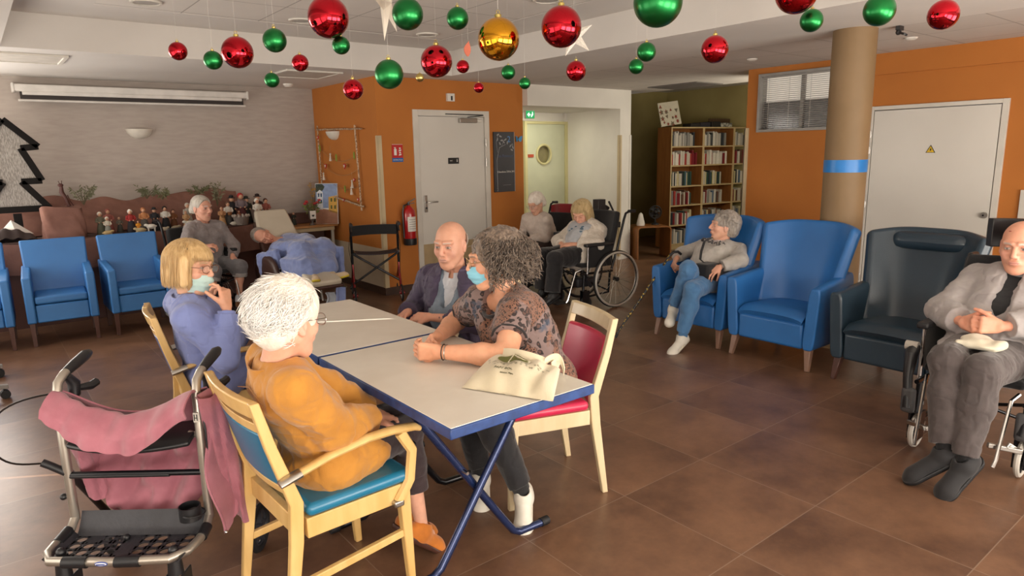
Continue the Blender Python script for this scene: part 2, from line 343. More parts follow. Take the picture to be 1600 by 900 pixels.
# door 1 in the orange wall
w = MB()
for a, b in ((4.105, 4.175), (5.13, 5.2)): w.bb(a, b, 6.955, 7.06, 0, 2.12)
w.bb(4.175, 5.13, 6.955, 7.06, 2.05, 2.12)
d = struct('door_1', w, M_frame, bevel=.003)
MB().bb(4.18, 5.125, 6.972, 7.015, 0.008, 2.045).obj('door_leaf', M_door, d, bevel=.003)
MB().bb(4.18, 5.125, 6.968, 6.972, 0.008, 0.545).obj('kick_plate', mat('tan kick plate', '#b9a27c', .5), d)
h = MB(); h.bb(4.215, 4.255, 6.955, 6.968, 0.93, 1.13).obj('handle_plate', M_metal, d, bevel=.004)
h = MB(); h.tube([(4.235, 6.957, 1.05), (4.235, 6.915, 1.05), (4.25, 6.905, 1.05), (4.37, 6.905, 1.05)], .009, 8); h.obj('door_handle', M_metal, d)
h = MB(); h.cyl((4.235, 6.957, .98), (4.235, 6.95, .98), .012); h.obj('lock', M_dark, d)
c = MB().bb(4.74, 5.0, 6.925, 6.972, 1.975, 2.03).obj('door_closer', M_metal, d, bevel=.006); MB().bb(5.0, 5.07, 6.93, 6.972, 1.985, 2.02).obj('closer_cap', M_frame, c, bevel=.004)
h = MB(); h.beam((4.86, 6.93, 2.04), (5.09, 6.935, 2.065), .02, .008); h.beam((4.55, 6.95, 2.075), (5.09, 6.935, 2.07), .02, .01); h.obj('closer_arm', M_dark, c)
for z in (1.74, 1.5, .35): MB().cyl((5.135, 6.95, z - .05), (5.135, 6.95, z + .05), .011, seg=12).obj('hinge', M_metal, d)
# door 2: corridor door with a porthole, half hidden by the corridor
w = MB(); w.bb(6.62, 6.665, 7.97, 8.04, 0, 2.07); w.bb(7.45, 7.50, 7.97, 8.04, 0, 2.07); w.bb(6.665, 7.45, 7.97, 8.04, 2.03, 2.07)
M_cream = mat('yellowish cream paint', '#d6cf9a', .5, scale=2)
d = struct('door_2', w, M_cream, bevel=.002)
N = 40; v = MB(); cx, cz, r = 7.01, 1.575, .145
co = [(6.668, .01), (7.447, .01), (7.447, 2.027), (6.668, 2.027)]
ringv = [(cx + r*math.cos(2*PI*k/N), cz + r*math.sin(2*PI*k/N)) for k in range(N)]
outer = []
for k in range(N):
    a = 2*PI*k/N; dx, dz = math.cos(a), math.sin(a); tt = min((7.447-cx)/dx if dx > 1e-9 else 9, (6.668-cx)/dx if dx < -1e-9 else 9, (2.027-cz)/dz if dz > 1e-9 else 9, (.01-cz)/dz if dz < -1e-9 else 9)
    outer.append((cx+dx*tt, cz+dz*tt))
for Y0, Y1 in ((7.995, 8.035),):
    vs = [(x, y, z) for y in (Y0, Y1) for ringp in (ringv, outer) for (x, z) in ringp]
    fs = [(k, (k+1) % N, N+(k+1) % N, N+k) for k in range(N)] + [(2*N+k, 3*N+k, 3*N+(k+1) % N, 2*N+(k+1) % N) for k in range(N)] + [(k, 2*N+k, 2*N+(k+1) % N, (k+1) % N) for k in range(N)]
    for (x, z) in co:   # corner triangles
        near = sorted(range(N), key=lambda k: (outer[k][0]-x)**2 + (outer[k][1]-z)**2)[:2]
        if any(abs(outer[k][0]-x)+abs(outer[k][1]-z) < 1e-6 for k in near): continue
        n = len(vs); vs.append((x, Y0, z)); fs.append((N+near[0], N+near[1], n))
    v.add(vs, fs)
v.obj('door_leaf', mat('pale green corridor door', '#cdd0b4', .5, scale=2), d, smooth=False)
MB().ring((cx, 7.99, cz), r, .018, rotm('X', PI/2)).obj('porthole_rim', M_cream, d)
MB().bb(cx-.15, cx+.15, 8.04, 8.046, cz-.15, cz+.15).obj('porthole_glass', mat('porthole glass', '#8d8560', .15), d)
MB().bb(6.69, 6.80, 7.985, 7.994, 1.535, 1.58).obj('door_label', mat('red label', '#b54a2a', .5), d)
# door 3: wide white door in the right wall
w = MB(); w.bb(6.985, 7.16, 1.985, 2.035, 0, 1.977); w.bb(6.985, 7.16, 3.095, 3.144, 0, 1.977); w.bb(6.985, 7.16, 2.035, 3.095, 1.94, 1.977)
d = struct('door_3', w, M_frame, bevel=.003)
MB().bb(6.992, 7.04, 2.042, 3.088, 0.01, 1.933).obj('door_leaf', M_door, d, bevel=.002)
h = MB(); h.cyl((6.992, 2.078, .981), (6.965, 2.078, .981), .028, .024, 20); h.obj('door_knob', M_metal, d); MB().cyl((6.966, 2.078, .981), (6.962, 2.078, .981), .008).obj('keyhole', M_black, d)
for z in (1.715, 1.56, 1.03, .3): MB().bb(6.98, 6.995, 3.098, 3.125, z - .04, z + .04).obj('hinge', M_metal, d, bevel=.003)
M_yel = mat('warning yellow', '#e0b91a', .4); M_blk = mat('print black', '#18181a', .5)
g = thing('warning_sign', 'small yellow triangular electricity warning sign on the wide white door', 'sign', (6.991, 2.56, 1.53))
def tri(s, h): return [(-s/2, 0), (s/2, 0), (0, h)]
FM = rotm('Z', -PI/2) @ rotm('X', PI/2)      # xy drawing plane -> faces -X
MB().prism(tri(.082, .072), .002, FM).obj('panel', M_blk, g, smooth=False)
MB().prism(tri(.064, .056), .003, T(0, 0, .004) @ FM).obj('face', M_yel, g, smooth=False)
MB().prism([(-.003, .012), (.002, .012), (.004, .024), (.010, .022), (.002, .042), (.000, .030), (-.006, .030)], .004, T(0, 0, .004) @ FM).obj('symbol', M_blk, g, smooth=False)
# door 4: edge of another white door frame at the picture's right rim
w = MB(); w.bb(6.985, 7.0, 1.775, 1.83, 0, 1.21); w.bb(6.985, 7.0, .8, 1.775, 1.16, 1.21); d4 = struct('trim_6', w, M_frame, bevel=.002)
MB().bb(6.99, 7.005, .8, 1.775, 0.02, 1.16).obj('panel', M_door, d4)
# window 1 with its venetian blind
w = MB()
w.bb(6.985, 7.19, 4.33, 4.36, 1.776, 2.40); w.bb(6.985, 7.19, 3.42, 3.45, 1.776, 2.40); w.bb(6.985, 7.19, 3.45, 4.33, 1.776, 1.806); w.bb(6.985, 7.19, 3.45, 4.33, 2.37, 2.40); w.bb(7.06, 7.10, 3.86, 3.90, 1.806, 2.37)
M_wf = mat('grey window frame', '#9b9893', .45)
wi = struct('window_1', w, M_wf, bevel=.003)
MB().bb(7.085, 7.09, 3.45, 4.33, 1.806, 2.10).obj('pane', mat('dim glass', '#6d6c6c', .1), wi)
MB().bb(7.12, 7.14, 3.45, 4.33, 2.10, 2.37).obj('lit_pane', emat('daylit pane', '#d8cfc2', 0.42), wi)
bl = thing('venetian_blind', 'light grey venetian blind in the high window left of the brown column', 'blind', (7.03, 3.89, 1.81))
w = MB()
for i in range(27): w.box(0, 0, .01 + i*.0205, .022, .86, .0016, rotm('Y', .15))
w.obj('slat_set', mat('blind slats', '#c9c4bd', .45), bl, smooth=False)
w = MB()
for y in (-.36, -.12, .12, .36): w.bb(-.001, .001, y-.002, y+.002, 0, .56)
w.obj('cord', M_frame, bl); MB().bb(-.015, .015, -.43, .43, .545, .56).obj('head_rail', M_wf, bl)
# ------------------------------------------------ furniture materials
M_oak = mat('pale varnished beech', '#dcb879', 0.4, c2='#d0a765', scale=3, detail=4, stretch=(6, 6, 1.2), coat=.2)
M_birch = mat('whitish beech', '#dbc8a4', 0.42, c2='#d0bb94', scale=3, detail=4, stretch=(6, 6, 1.2), coat=.2)
M_teal = mat('teal blue vinyl', '#1f7599', 0.32, c2='#1b6b8d', scale=4, bump=.04, bscale=220, coat=.15)
M_navy = mat('navy vinyl', '#274a85', 0.35, scale=4, bump=.04, bscale=220)
M_red = mat('raspberry vinyl', '#c92850', 0.36, c2='#bd2449', scale=4, bump=.04, bscale=220, coat=.1)
M_ttop = mat('cream laminate', '#e8e3d8', 0.36, c2='#e1dbcf', scale=6, detail=5)
M_tedge = mat('worn blue edge paint', '#2b4a86', 0.45, c2='#22396b', scale=22, detail=6)
M_bsteel = mat('dark blue steel tube', '#22335f', 0.25, 0.5, coat=.5, scale=6)
M_ksteel = mat('black steel tube', '#15171d', 0.3, 0.5, coat=.4, scale=6)
M_blue = mat('royal blue leatherette', '#2b6cb0', 0.42, c2='#2865a6', scale=3, bump=.05, bscale=120)
M_lblue = mat('mid blue leatherette', '#3a78b8', 0.45, c2='#356fad', scale=3, bump=.05, bscale=120)
M_slate = mat('dark slate leather', '#2c3d4a', 0.3, c2='#263643', scale=3, bump=.08, bscale=100, coat=.1)
M_wleg = mat('dark stained wood', '#4d2f26', 0.35, scale=6, stretch=(4, 4, 1))
M_silver = mat('silver champagne tube', '#b3aba0', 0.32, 0.75, scale=5)
M_bplas = mat('black satin plastic', '#1d1d20', 0.38, scale=10)
M_tray = mat('charcoal tray plastic', '#34343a', 0.45, c2='#2c2c31', scale=14, bump=.1)
M_chrome = mat('chrome', '#d0d0d0', 0.12, 1.0)
M_silver2 = mat('satin silver rim', '#cfcac2', .4, .3)
M_gwheel = mat('grey tyre', '#b9b3aa', 0.6, scale=9)
M_cloth_black = mat('black fabric', '#141417', 0.85, scale=20, bump=.2, sheen=.2)

def ypoly_x(pts, x0, x1):   # polygon in (y,z), extruded along x
    M = frame((x0, 0, 0), (0, 1, 0), (0, 0, 1), (1, 0, 0)); return pts, x1 - x0, M

def wood_chair(name, label, group, loc, rot, wood, fab, arms=True, w=.46, d=.42, sh=.44, bh=.87):
    t = thing(name, label, 'chair', (loc[0], loc[1], 0), rot, group)
    hw, hd = w/2, d/2
    m = MB(); m.bb(-hw-.005, hw+.005, -hd+.035, hd+.015, sh, sh+.045)
    m.obj('seat', fab, t, bevel=.02, bseg=4)
    m = MB(); m.bb(-hw+.03, hw-.03, hd-.03, hd, sh-.07, sh); m.bb(-hw+.03, hw-.03, -hd, -hd+.03, sh-.07, sh)
    m.bb(-hw, -hw+.03, -hd+.03, hd-.03, sh-.07, sh); m.bb(hw-.03, hw, -hd+.03, hd-.03, sh-.07, sh); m.bb(-hw+.03, hw-.03, -hd+.03, hd-.03, sh-.02, sh-.005)
    m.obj('seat_frame', wood, t, bevel=.003)
    for s in (-1, 1):
        m = MB(); x = s*(hw-.018)
        m.beam((x, hd-.02, sh), (x, hd+.0, 0), .04, .045, .026, .028, up=(0, 1, 0)); m.obj('leg', wood, t, bevel=.005)
        # rear leg sweeps up into the back post
        P = [(-hd-.055, 0, .028), (-hd-.005, sh-.08, .045), (-hd+.005, sh+.06, .045), (-hd-.06, bh-.16, .036), (-hd-.1, bh, .03)]
        vs = []; 
        for (y, z, q) in P:
            vs += [(x-.014, y-q/2, z), (x+.014, y-q/2, z), (x+.014, y+q/2, z), (x-.014, y+q/2, z)]
        fs = [(3, 2, 1, 0), (16, 17, 18, 19)] + [(4*i+a, 4*i+(a+1) % 4, 4*i+4+(a+1) % 4, 4*i+4+a) for i in range(4) for a in range(4)]
        m = MB().add(vs, fs); m.obj('leg', wood, t, bevel=.004)
    # curved top rail with a slot, lower rail
    def yb(z): return -hd+.005 - (z-sh-.06)*(.105/(bh-sh-.06))
    def rail(z0, z1, th=.022, bow=.02):
        m = MB(); n = 10; vs = []; fs = []
        for i in range(n+1):
            u = -1 + 2*i/n; x = u*(hw-.03); b = -bow*(1-u*u)
            vs += [(x, yb(z0)+b-th/2, z0), (x, yb(z0)+b+th/2, z0), (x, yb(z1)+b+th/2, z1), (x, yb(z1)+b-th/2, z1)]
        for i in range(n): fs += [(4*i+a, 4*i+(a+1) % 4, 4*i+4+(a+1) % 4, 4*i+4+a) for a in range(4)]
        fs += [(0, 1, 2, 3), (4*n+3, 4*n+2, 4*n+1, 4*n)]
        m.add(vs, fs); return m
    rail(bh-.06, bh, .028).obj('top_rail', wood, t, bevel=.005)
    if arms:
        rail(bh-.115, bh-.078, .022).obj('slot_rail', wood, t, bevel=.003); rail(sh+.085, sh+.115, .022).obj('bottom_rail', wood, t, bevel=.003)
        rail(sh+.115, bh-.115, .024, .02).obj('backrest', fab, t, bevel=.008)
    else:
        rail(sh+.02, bh-.1, .03, .03).obj('backrest', fab, t, bevel=.012, bseg=3)
    for s in (-1, 1) if arms else ():
        x = s*(hw+.005); m = MB()
        pts = [(x, -hd-.02, .60), (x, -hd+.12, .635), (x, .05, .655), (x, hd-.06, .655), (x, hd+.03, .645), (x, hd+.05, .632)]
        m.tube(pts, [.02, .021, .023, .024, .024, .017], 10, flat=.62, up=(0, 0, 1)); a = m.obj('armrest', wood, t)
        m = MB(); m.tube([(x, hd-.03, .64), (x, hd+.015, .56), (x, hd+.0, .45), (x, hd-.05, sh-.06)], [.018, .017, .017, .018], 8, flat=1.2); m.obj('arm_support', wood, a)
        m = MB(); m.tube([(x, -hd-.05, .59), (x, -hd-.03, .597), (x, -hd+.02, .61)], [.019, .0225, .0225], 12, flat=.66, up=(0, 0, 1)); m.obj('end_cap', M_metal, a)
        m = MB(); m.bb(x-.018, x+.018, hd-.075, hd-.035, sh-.075, sh-.05); m.obj('lower_cap', M_metal, a, bevel=.006)
        m = MB(); m.beam((s*(hw-.018), -hd-.03, .20), (s*(hw-.018), hd-.01, .24), .02, .028); m.obj('stretcher', wood, t, bevel=.003)
    return t
wood_chair('armchair', 'beech armchair with blue vinyl seat, under the woman in the mustard shirt', None, (.888, 2.244), math.radians(-88), M_oak, M_teal)
wood_chair('armchair', 'beech armchair with blue seat, under the fair-haired woman in the lilac blue sweater', None, (.93, 3.66), math.radians(-97), M_oak, M_navy, w=.44)
wood_chair('armchair', 'beech armchair mostly hidden behind the table, under the bald man in the purple jacket', None, (2.24, 3.37), math.radians(93), M_birch, M_navy, w=.48)
wood_chair('side_chair', 'armless pale wood chair with raspberry red seat and back at the near table', None, (2.005, 2.365), math.radians(71), M_birch, M_red, arms=False, sh=.43, bh=.85)

def folding_table(label, y0, y1):
    t = thing('folding_table', label, 'table', (1.405, (y0+y1)/2, 0), 0, None)
    hl = (y1-y0)/2 - .004; hw = .322
    m = MB().bb(-hw, hw, -hl, hl, .712, .7485); m.obj('edge_band', M_tedge, t, bevel=.004)
    m = MB().bb(-hw+.006, hw-.006, -hl+.006, hl-.006, .735, .7505); m.obj('table_top', M_ttop, t, bevel=.001)
    m = MB().bb(-hw+.05, hw-.05, -hl+.05, hl-.05, .70, .712); m.obj('under_panel', M_wleg, t)
    for yl, st in ((-hl+.33, M_bsteel), (hl-.12, M_ksteel)):
        for s in (-1, 1):
            yy = yl + (.017 if s > 0 else -.017)
            pts = [(-s*.27, yy, .70), (s*.15, yy, .10), (s*.19, yy, .045), (s*.225, yy, .024), (s*.36, yy, .0185)]
            m = MB().tube(pts, .0165, 10); L = m.obj('leg', st, t); m = MB().cyl((s*.345, yy, .0195), (s*.385, yy, .0195), .0195); m.obj('foot_cap', M_black, L)
        m = MB().cyl((-.06+.0, yl-.03, .40), (-.06, yl+.03, .40), .007); m.obj('pivot_bolt', M_chrome, t)
        m = MB().bb(-.29, .29, yl-.03, yl+.03, .688, .70); m.obj('leg_bracket', st, t)
    for s in (-1, 1):
        m = MB().beam((s*.25, -hl+.36, .55), (s*.25, hl-.14, .60), .012, .022); m.obj('brace', M_ksteel, t)
    return t
folding_table('folding table with cream top and worn blue edge, nearer the camera, tote bag on it', 1.69, 2.728)
folding_table('folding table with cream top and blue edge, farther one joined behind the first', 2.736, 3.77)

# ---- wing armchairs on the right
def wing_chair(label, loc, rot, M, group=None, pillow=False, legm=M_wleg):
    t = thing('wing_armchair', label, 'armchair', (loc[0], loc[1], 0), rot, group)
    m = MB().bb(-.262, .262, -.2, .325, .155, .345); m.obj('seat_base', M, t, bevel=.02, bseg=3)
    m = MB()
    def seat(u, v):
        x = (u*2-1)*.262; y = -.22 + v*.56; e = max(abs(u*2-1)**8, 0); f = max(0, (v-.8)/.2)
        z = .425 - .018*e - .05*f**2.2 + .012*(1-(u*2-1)**2) - .02*(1-v); return (x, y, z)
    m.grid(seat, 16, 16, .085); m.obj('seat_cushion', M, t)
    def back(u, v):
        q = u*2-1; W = .335 + .075*v**1.3; a = abs(q)
        wing = .17*max(0, (a-.2)/.8)**2.4 * (1-.1*v)
        z = .36 + v*.66 - .035*a**3*v; y = -.155 - .19*v + wing - .02*(1-a*a)
        return (q*W, y, z)
    m = MB().grid(back, 40, 14, .085)
    b = m.obj('backrest', M, t, bevel=.03, bseg=4)
    for s in (-1, 1):
        pts = []; 
        m = MB()
        def arm(u, v, s=s):  # closed loft: v along depth, u around section
            y = -.24 + v*.57; top = .67 - .055*v; a = u*2*PI
            w = .044; bot = .155; lean = .035*v
            cz = (top+bot)/2; hz = (top-bot)/2
            cx = math.cos(a); sn = math.sin(a)
            px = w*math.copysign(abs(cx)**.45, cx); pz = hz*math.copysign(abs(sn)**.3, sn)
            return (s*(.305 + lean*(pz+hz)/(2*hz)) + px, y, cz+pz)
        vs = []; nv = 8; nu = 24; fs = []
        for j in range(nv+1):
            for i in range(nu): vs.append(arm(i/nu, j/nv))
        for j in range(nv):
            for i in range(nu): fs.append((j*nu+i, j*nu+(i+1) % nu, (j+1)*nu+(i+1) % nu, (j+1)*nu+i))
        fs.append(list(range(nu))); fs.append([nv*nu+i for i in range(nu)][::-1])
        m.add(vs, fs); m.obj('armrest', M, t, bevel=.012, bseg=3)
    for s in (-1, 1):
        m = MB(); m.beam((s*.30, .285, .16), (s*.315, .32, 0), .05, .055, .03, .03, up=(0, 1, 0)); m.obj('leg', legm, t, bevel=.004)
        m = MB(); m.beam((s*.27, -.26, .37), (s*.28, -.33, 0), .045, .05, .03, .03, up=(0, 1, 0)); m.obj('leg', legm, t, bevel=.004)
    if pillow:
        m = MB()
        def pil(u, v):
            a = u*2*PI; q = v*2-1; r = (1-abs(q)**6)**.5 if abs(q) < 1 else 0
            return (q*.235, -.245 + .058*math.cos(a)*(.35+.65*r), .945 + .062*math.sin(a)*(.6+.4*r))
        m.grid(pil, 20, 14, 0); m.obj('head_pillow', M, t)
        m = MB(); m.box(0, -.315, .99, .3, .05, .012); m.obj('pillow_strap', M, t, bevel=.004)
    return t
M_wl2 = mat('lighter stained leg', '#8a6a58', .35, scale=6)
wing_chair('blue wing armchair with the woman in the grey sweater sitting in it', (4.92, 3.44), math.radians(91), M_blue, 'blue wing armchairs', legm=M_wl2)
wing_chair('empty blue wing armchair between the seated woman and the dark leather armchair', (4.90, 2.665), math.radians(90), M_blue, 'blue wing armchairs', legm=M_wl2)
wing_chair('dark slate leather wing armchair with head pillow, before the wide white door', (4.89, 1.835), math.radians(89), M_slate, None, True)

# ---- low blue lounge chairs on the left
def lounge_chair(label, loc, rot):
    t = thing('lounge_chair', label, 'armchair', (loc[0], loc[1], 0), rot, 'blue lounge chairs along the back wall')
    m = MB().bb(-.2, .2, -.2, .27, .21, .37); m.obj('seat_base', M_lblue, t, bevel=.012)
    m = MB().bb(-.2, .2, -.2, .275, .375, .445); m.obj('seat_cushion', M_lblue, t, bevel=.02, bseg=3)
    def bk(u, v):
        q = u*2-1; return (q*(.245+.015*v), -.16-.13*v+.0*q, .30+.59*v)
    m = MB().grid(bk, 8, 8, .07); m.obj('backrest', M_lblue, t, bevel=.015, bseg=3)
    for s in (-1, 1):
        pts, L, MM = ypoly_x([(-.26, .21), (.28, .21), (.285, .62), (-.26, .67)], -.035, .035)
        m = MB().prism(pts, L, T(s*.237, 0, 0) @ MM); m.obj('armrest', M_lblue, t, bevel=.014, bseg=3)
        for y in (.25, -.25):
            m = MB().beam((s*.24, y, .21), (s*.24, y, 0), .04, .04, .032, .032, up=(0, 1, 0)); m.obj('leg', M_wleg, t, bevel=.003)
    return t
lc = lounge_chair('blue lounge chair second from the left, in front of the brown paper mountain', (.535, 7.40), math.radians(176))
dup(lc, (-.10, 7.42, 0), math.radians(177), 'blue lounge chair cut off by the left edge of the photo')
dup(lc, (1.16, 7.37, 0), math.radians(180), 'blue lounge chair nearest the old woman in grey in a wheelchair')

# ---- wheels shared by the wheelchairs and rollators
def spoked_wheel(par, c, r, axis, tyre, rim, hub, nsp=16, tw=.013, hand=None):
    X = Vector(axis).normalized(); Z = Vector((0, 0, 1)); Y = Z.cross(X).normalized(); M = frame((0, 0, 0), Y, Z, X)
    w = MB().ring(c, r-tw, tw, M, 48, 8); o = w.obj('wheel', tyre, par)
    w = MB().ring(c, r-tw*2.2, tw*.55, M, 40, 6); w.obj('rim', rim, o)
    w = MB()
    for k in range(nsp):
        a = 2*PI*k/nsp; b = a + (.5 if k % 2 else -.5); s = .018*(1 if k % 4 < 2 else -1)
        p0 = Vector(c) + M.to_3x3() @ Vector((.022*math.cos(b), .022*math.sin(b), s)); p1 = Vector(c) + M.to_3x3() @ Vector(((r-tw*2)*math.cos(a), (r-tw*2)*math.sin(a), 0))
        w.tube([p0, p1], .0018, 4)
    w.obj('spoke_set', rim, o); w = MB().cyl(Vector(c)-X*.028, Vector(c)+X*.028, .022); w.obj('hub', hub, o)
    if hand: w = MB().ring(Vector(c)+X*hand, r-tw*1.5, .011, M, 48, 8); w.obj('push_rim', M_silver2, o)
    return o
def disc_wheel(par, c, r, axis, tyre, hubm, w2=.014, name='castor'):
    X = Vector(axis).normalized(); Z = Vector((0, 0, 1)); Y = Z.cross(X).normalized(); M = frame((0, 0, 0), Y, Z, X)
    w = MB().ring(c, r-w2, w2, M, 32, 8); o = w.obj(name, tyre, par)
    w = MB(); 
    for k in range(5):
        a = 2*PI*k/5; d = M.to_3x3() @ Vector((math.cos(a), math.sin(a), 0)); w.beam(Vector(c)+d*.008, Vector(c)+d*(r-w2*1.6), .012, r*.24, .01, r*.2, up=X)
    w.ring(c, r-w2*2, w2*.5, M, 24, 6); w.cyl(Vector(c)-X*.018, Vector(c)+X*.018, r*.2, seg=12); w.obj('wheel_spokes', hubm, o); return o

# ---- rollator in front with the pink jacket
ROLL = math.radians(-38.2)
def rollator_front():
    t = thing('rollator', 'silver rollator with black seat and perforated tray in the foreground', 'rollator', (.33, 2.60, 0), ROLL)
    W = .243
    for s in (-1, 1):
        m = MB(); m.tube([(s*W, 0, .33), (s*W, .0, .55), (s*W, .005, .80), (s*W, .02, .842), (s*W, .055, .862), (s*W, .08, .868)], .0155, 12); u = m.obj('upright', M_silver, t)
        m = MB(); m.tube([(s*W, .07, .866), (s*W, .12, .878), (s*W, .19, .893), (s*W, .215, .896)], [.016, .019, .020, .013], 12); m.obj('grip', M_bplas, u)
        m = MB(); m.tube([(s*W+.008, .06, .855), (s*W+.012, .085, .82), (s*W+.012, .08, .78), (s*W+.01, .06, .755)], [.014, .021, .02, .008], 10); m.obj('brake_housing', M_bplas, u)
        m = MB(); m.tube([(s*W+.012, .08, .80), (s*W+.035, .14, .79), (s*W+.04, .17, .795)], [.010, .016, .015], 8); m.obj('brake_lever', M_bplas, u)
        m = MB(); m.bb(s*W-.009, s*W+.009, -.0175, -.014, .70, .735); pl = m.obj('size_label', M_frame, u)
        m = MB(); m.bb(s*W-.006, s*W-.003, -.019, -.0173, .706, .729); m.bb(s*W+.003, s*W+.006, -.019, -.0173, .706, .729); m.bb(s*W-.006, s*W+.006, -.019, -.0173, .715, .7175); m.obj('label_print', M_blk, pl)
        # rear leg with big wheel
        m = MB(); m.tube([(s*(W+.01), .01, .52), (s*(W+.02), .15, .33), (s*(W+.03), .29, .14)], .014, 10); m.obj('rear_leg', M_bplas, t)
        disc_wheel(t, (s*(W+.045), .31, .10), .10, (1, 0, 0), M_black, M_tray, .016, 'wheel')
        # castor in front
        m = MB(); m.cyl((s*.19, -.17, .30), (s*.19, -.17, .22), .020, .026); m.ball((s*.19, -.17, .306), .016); m.obj('castor_stem', M_bplas, t)
        m = MB(); m.bb(s*.19-.03, s*.19-.022, -.21, -.12, .08, .22); m.bb(s*.19+.022, s*.19+.03, -.21, -.12, .08, .22); m.obj('castor_fork', M_bplas, t, bevel=.004)
        disc_wheel(t, (s*.19, -.165, .09), .09, (1, 0, 0), M_black, M_tray, .016)
    m = MB(); m.tube([(-W, 0, .34), (-W, -.03, .31), (-W-.01, -.09, .297), (-W, -.16, .295), (-W+.035, -.205, .295), (0, -.215, .295), (W-.05, -.205, .295), (W-.01, -.16, .295), (W, -.09, .297), (W, -.03, .31), (W, 0, .34)], .0155, 12); fr = m.obj('front_loop', M_silver, t)
    for a, b in (((-W-.005, -.035, .308), (-W-.005, -.10, .296)), ((W, -.03, .31), (W+.002, -.08, .298)), ((-.155, -.2125, .295), (-.075, -.2145, .295)), ((.02, -.215, .295), (.10, -.213, .295))):
        m = MB().cyl(a, b, .0195); m.obj('clip', M_bplas, fr)
    MB().ball((-.02, -.2305, .297), .022, 20, 8, (1, .12, .42)).obj('badge', mat('badge blue', '#3a4e9c', .3), fr)
    MB().ball((-.02, -.2318, .297), .019, 20, 8, (1, .12, .32)).obj('badge_face', mat('badge white', '#dfe2ea', .3), fr)
    MB().bb(-.034, -.006, -.2345, -.2338, .295, .299).obj('badge_lettering', mat('badge blue', '#3a4e9c', .3), fr)
    # tray: sheet with real holes
    def tray_sheet():
        m = MB(); nx, ny = 9, 4; X0, X1, Y0, Y1 = -.215, .215, -.20, -.035; cw, chh = (X1-X0)/nx, (Y1-Y0)/ny; K = 12; z0, z1 = .279, .284
        for i in range(nx):
            for j in range(ny):
                cx, cy = X0+cw*(i+.5), Y0+chh*(j+.5); solid = (i == 4 and j in (1, 2)) or (j == 3 and i % 3 == 1)
                if solid: m.bb(cx-cw/2, cx+cw/2, cy-chh/2, cy+chh/2, z0, z1); continue
                vs = []; 
                for z in (z0, z1):
                    for k in range(K):
                        a = 2*PI*(k+.5)/K; vs.append((cx+.0175*math.cos(a), cy+.0165*math.sin(a), z))
                    for k in range(K):
                        a = 2*PI*(k+.5)/K; c, s_ = math.cos(a), math.sin(a); q = min(cw/2/abs(c), chh/2/abs(s_)); vs.append((cx+c*q, cy+s_*q, z))
                fs = []
                for k in range(K):
                    k2 = (k+1) % K; fs += [(K+k, K+k2, k2, k), (2*K+k, 2*K+k2, 3*K+k2, 3*K+k), (k, k2, 2*K+k2, 2*K+k)]
                m.add(vs, fs)
                for sx in (-1, 1):
                    for sy in (-1, 1): 
                        xc, yc = cx+sx*cw/2, cy+sy*chh/2; a1 = math.atan2(1, 1)
                        c1 = math.cos(2*PI*1.5/K); 
                        m.bb(xc-sx*.010, xc, yc-sy*.010, yc, z0, z1)
        return m
    tr = tray_sheet().obj('tray', M_tray, t, smooth=False)
    m = MB(); m.grid(lambda u, v: (-.225+.45*u, -.04+.055*v**.6, .281+.075*v), 12, 6, .004); m.grid(lambda u, v: (-.215-.018*v, -.2+.17*u, .282+.02*v), 8, 3, .004); m.grid(lambda u, v: (.215+.018*v, -.03-.17*u, .282+.02*v), 8, 3, .004); m.obj('tray_back', M_tray, tr)
    m = MB(); m.ball((-.03, -.06, .29), .012); m.obj('tray_button', M_bplas, tr)
    # seat
    def st(u, v):
        x = (u*2-1)*.215; y = -.035+.20*v - .03*(1-(u*2-1)**2)*(1-v); return (x, y, .64+.012*(u*2-1)**2 + .012*v - .02*(1-v)**4)
    m = MB().grid(st, 20, 8, .018); m.obj('seat', M_bplas, t, bevel=.006)
    m = MB(); m.cyl((-W, .02, .635), (-.19, .03, .64), .012); m.cyl((W, .02, .635), (.19, .03, .64), .012); m.ball((-.13, -.02, .615), .014); m.ball((.13, -.02, .615), .014); m.obj('seat_mount', M_silver, t)
    m = MB(); m.cyl((-W, .0, .505), (W, .0, .505), .011); m.obj('cross_bar', M_ksteel, t); m = MB(); m.cyl((-.24, -.004, .5), (.12, -.004, .5), .008); m.obj('cross_sleeve', M_bplas, t)
    m = MB(); m.tube([(-W-.0, 0, .51), (-W-.05, -.01, .545), (-W-.075, -.015, .56)], .014); m.obj('cane_holder', M_bplas, t)
    m = MB(); m.ball((-W-.03, 0, .42), .012); m.cyl((-W, 0, .42), (-W-.03, 0, .42), .006); m.ball((W+.022, -.005, .43), .01); m.obj('screw_knob', M_bplas, t)
    c = MB(); c.ring((.215, -.052, .375), .037, .003, None, 24, 4); c.lathe([(.037, .35), (.037, .40), (.034, .40), (.034, .35), (.037, .35)], (.198, -.045, 0), 24); c.obj('cup_holder', M_bplas, t)
    m = MB(); m.tube([(-W-.03-.04*t-.17*math.sin(PI*t)**.8*(1-.25*t), .03-.045*t-.08*math.sin(PI*t), .80-.242*t+.03*math.sin(2*PI*t)) for t in [i/24 for i in range(25)]], .0035, 6); m.obj('brake_cable', mat('cable brown', '#1d1512', .5, spec=.2), t)
    m = MB(); m.tube([(W+.02, -.02, .80), (W+.035, -.03, .68), (W+.028, -.02, .56), (W+.01, -.01, .53)], .0035, 6); m.obj('brake_cable', M_bplas, t)
    return t
rf = rollator_front()

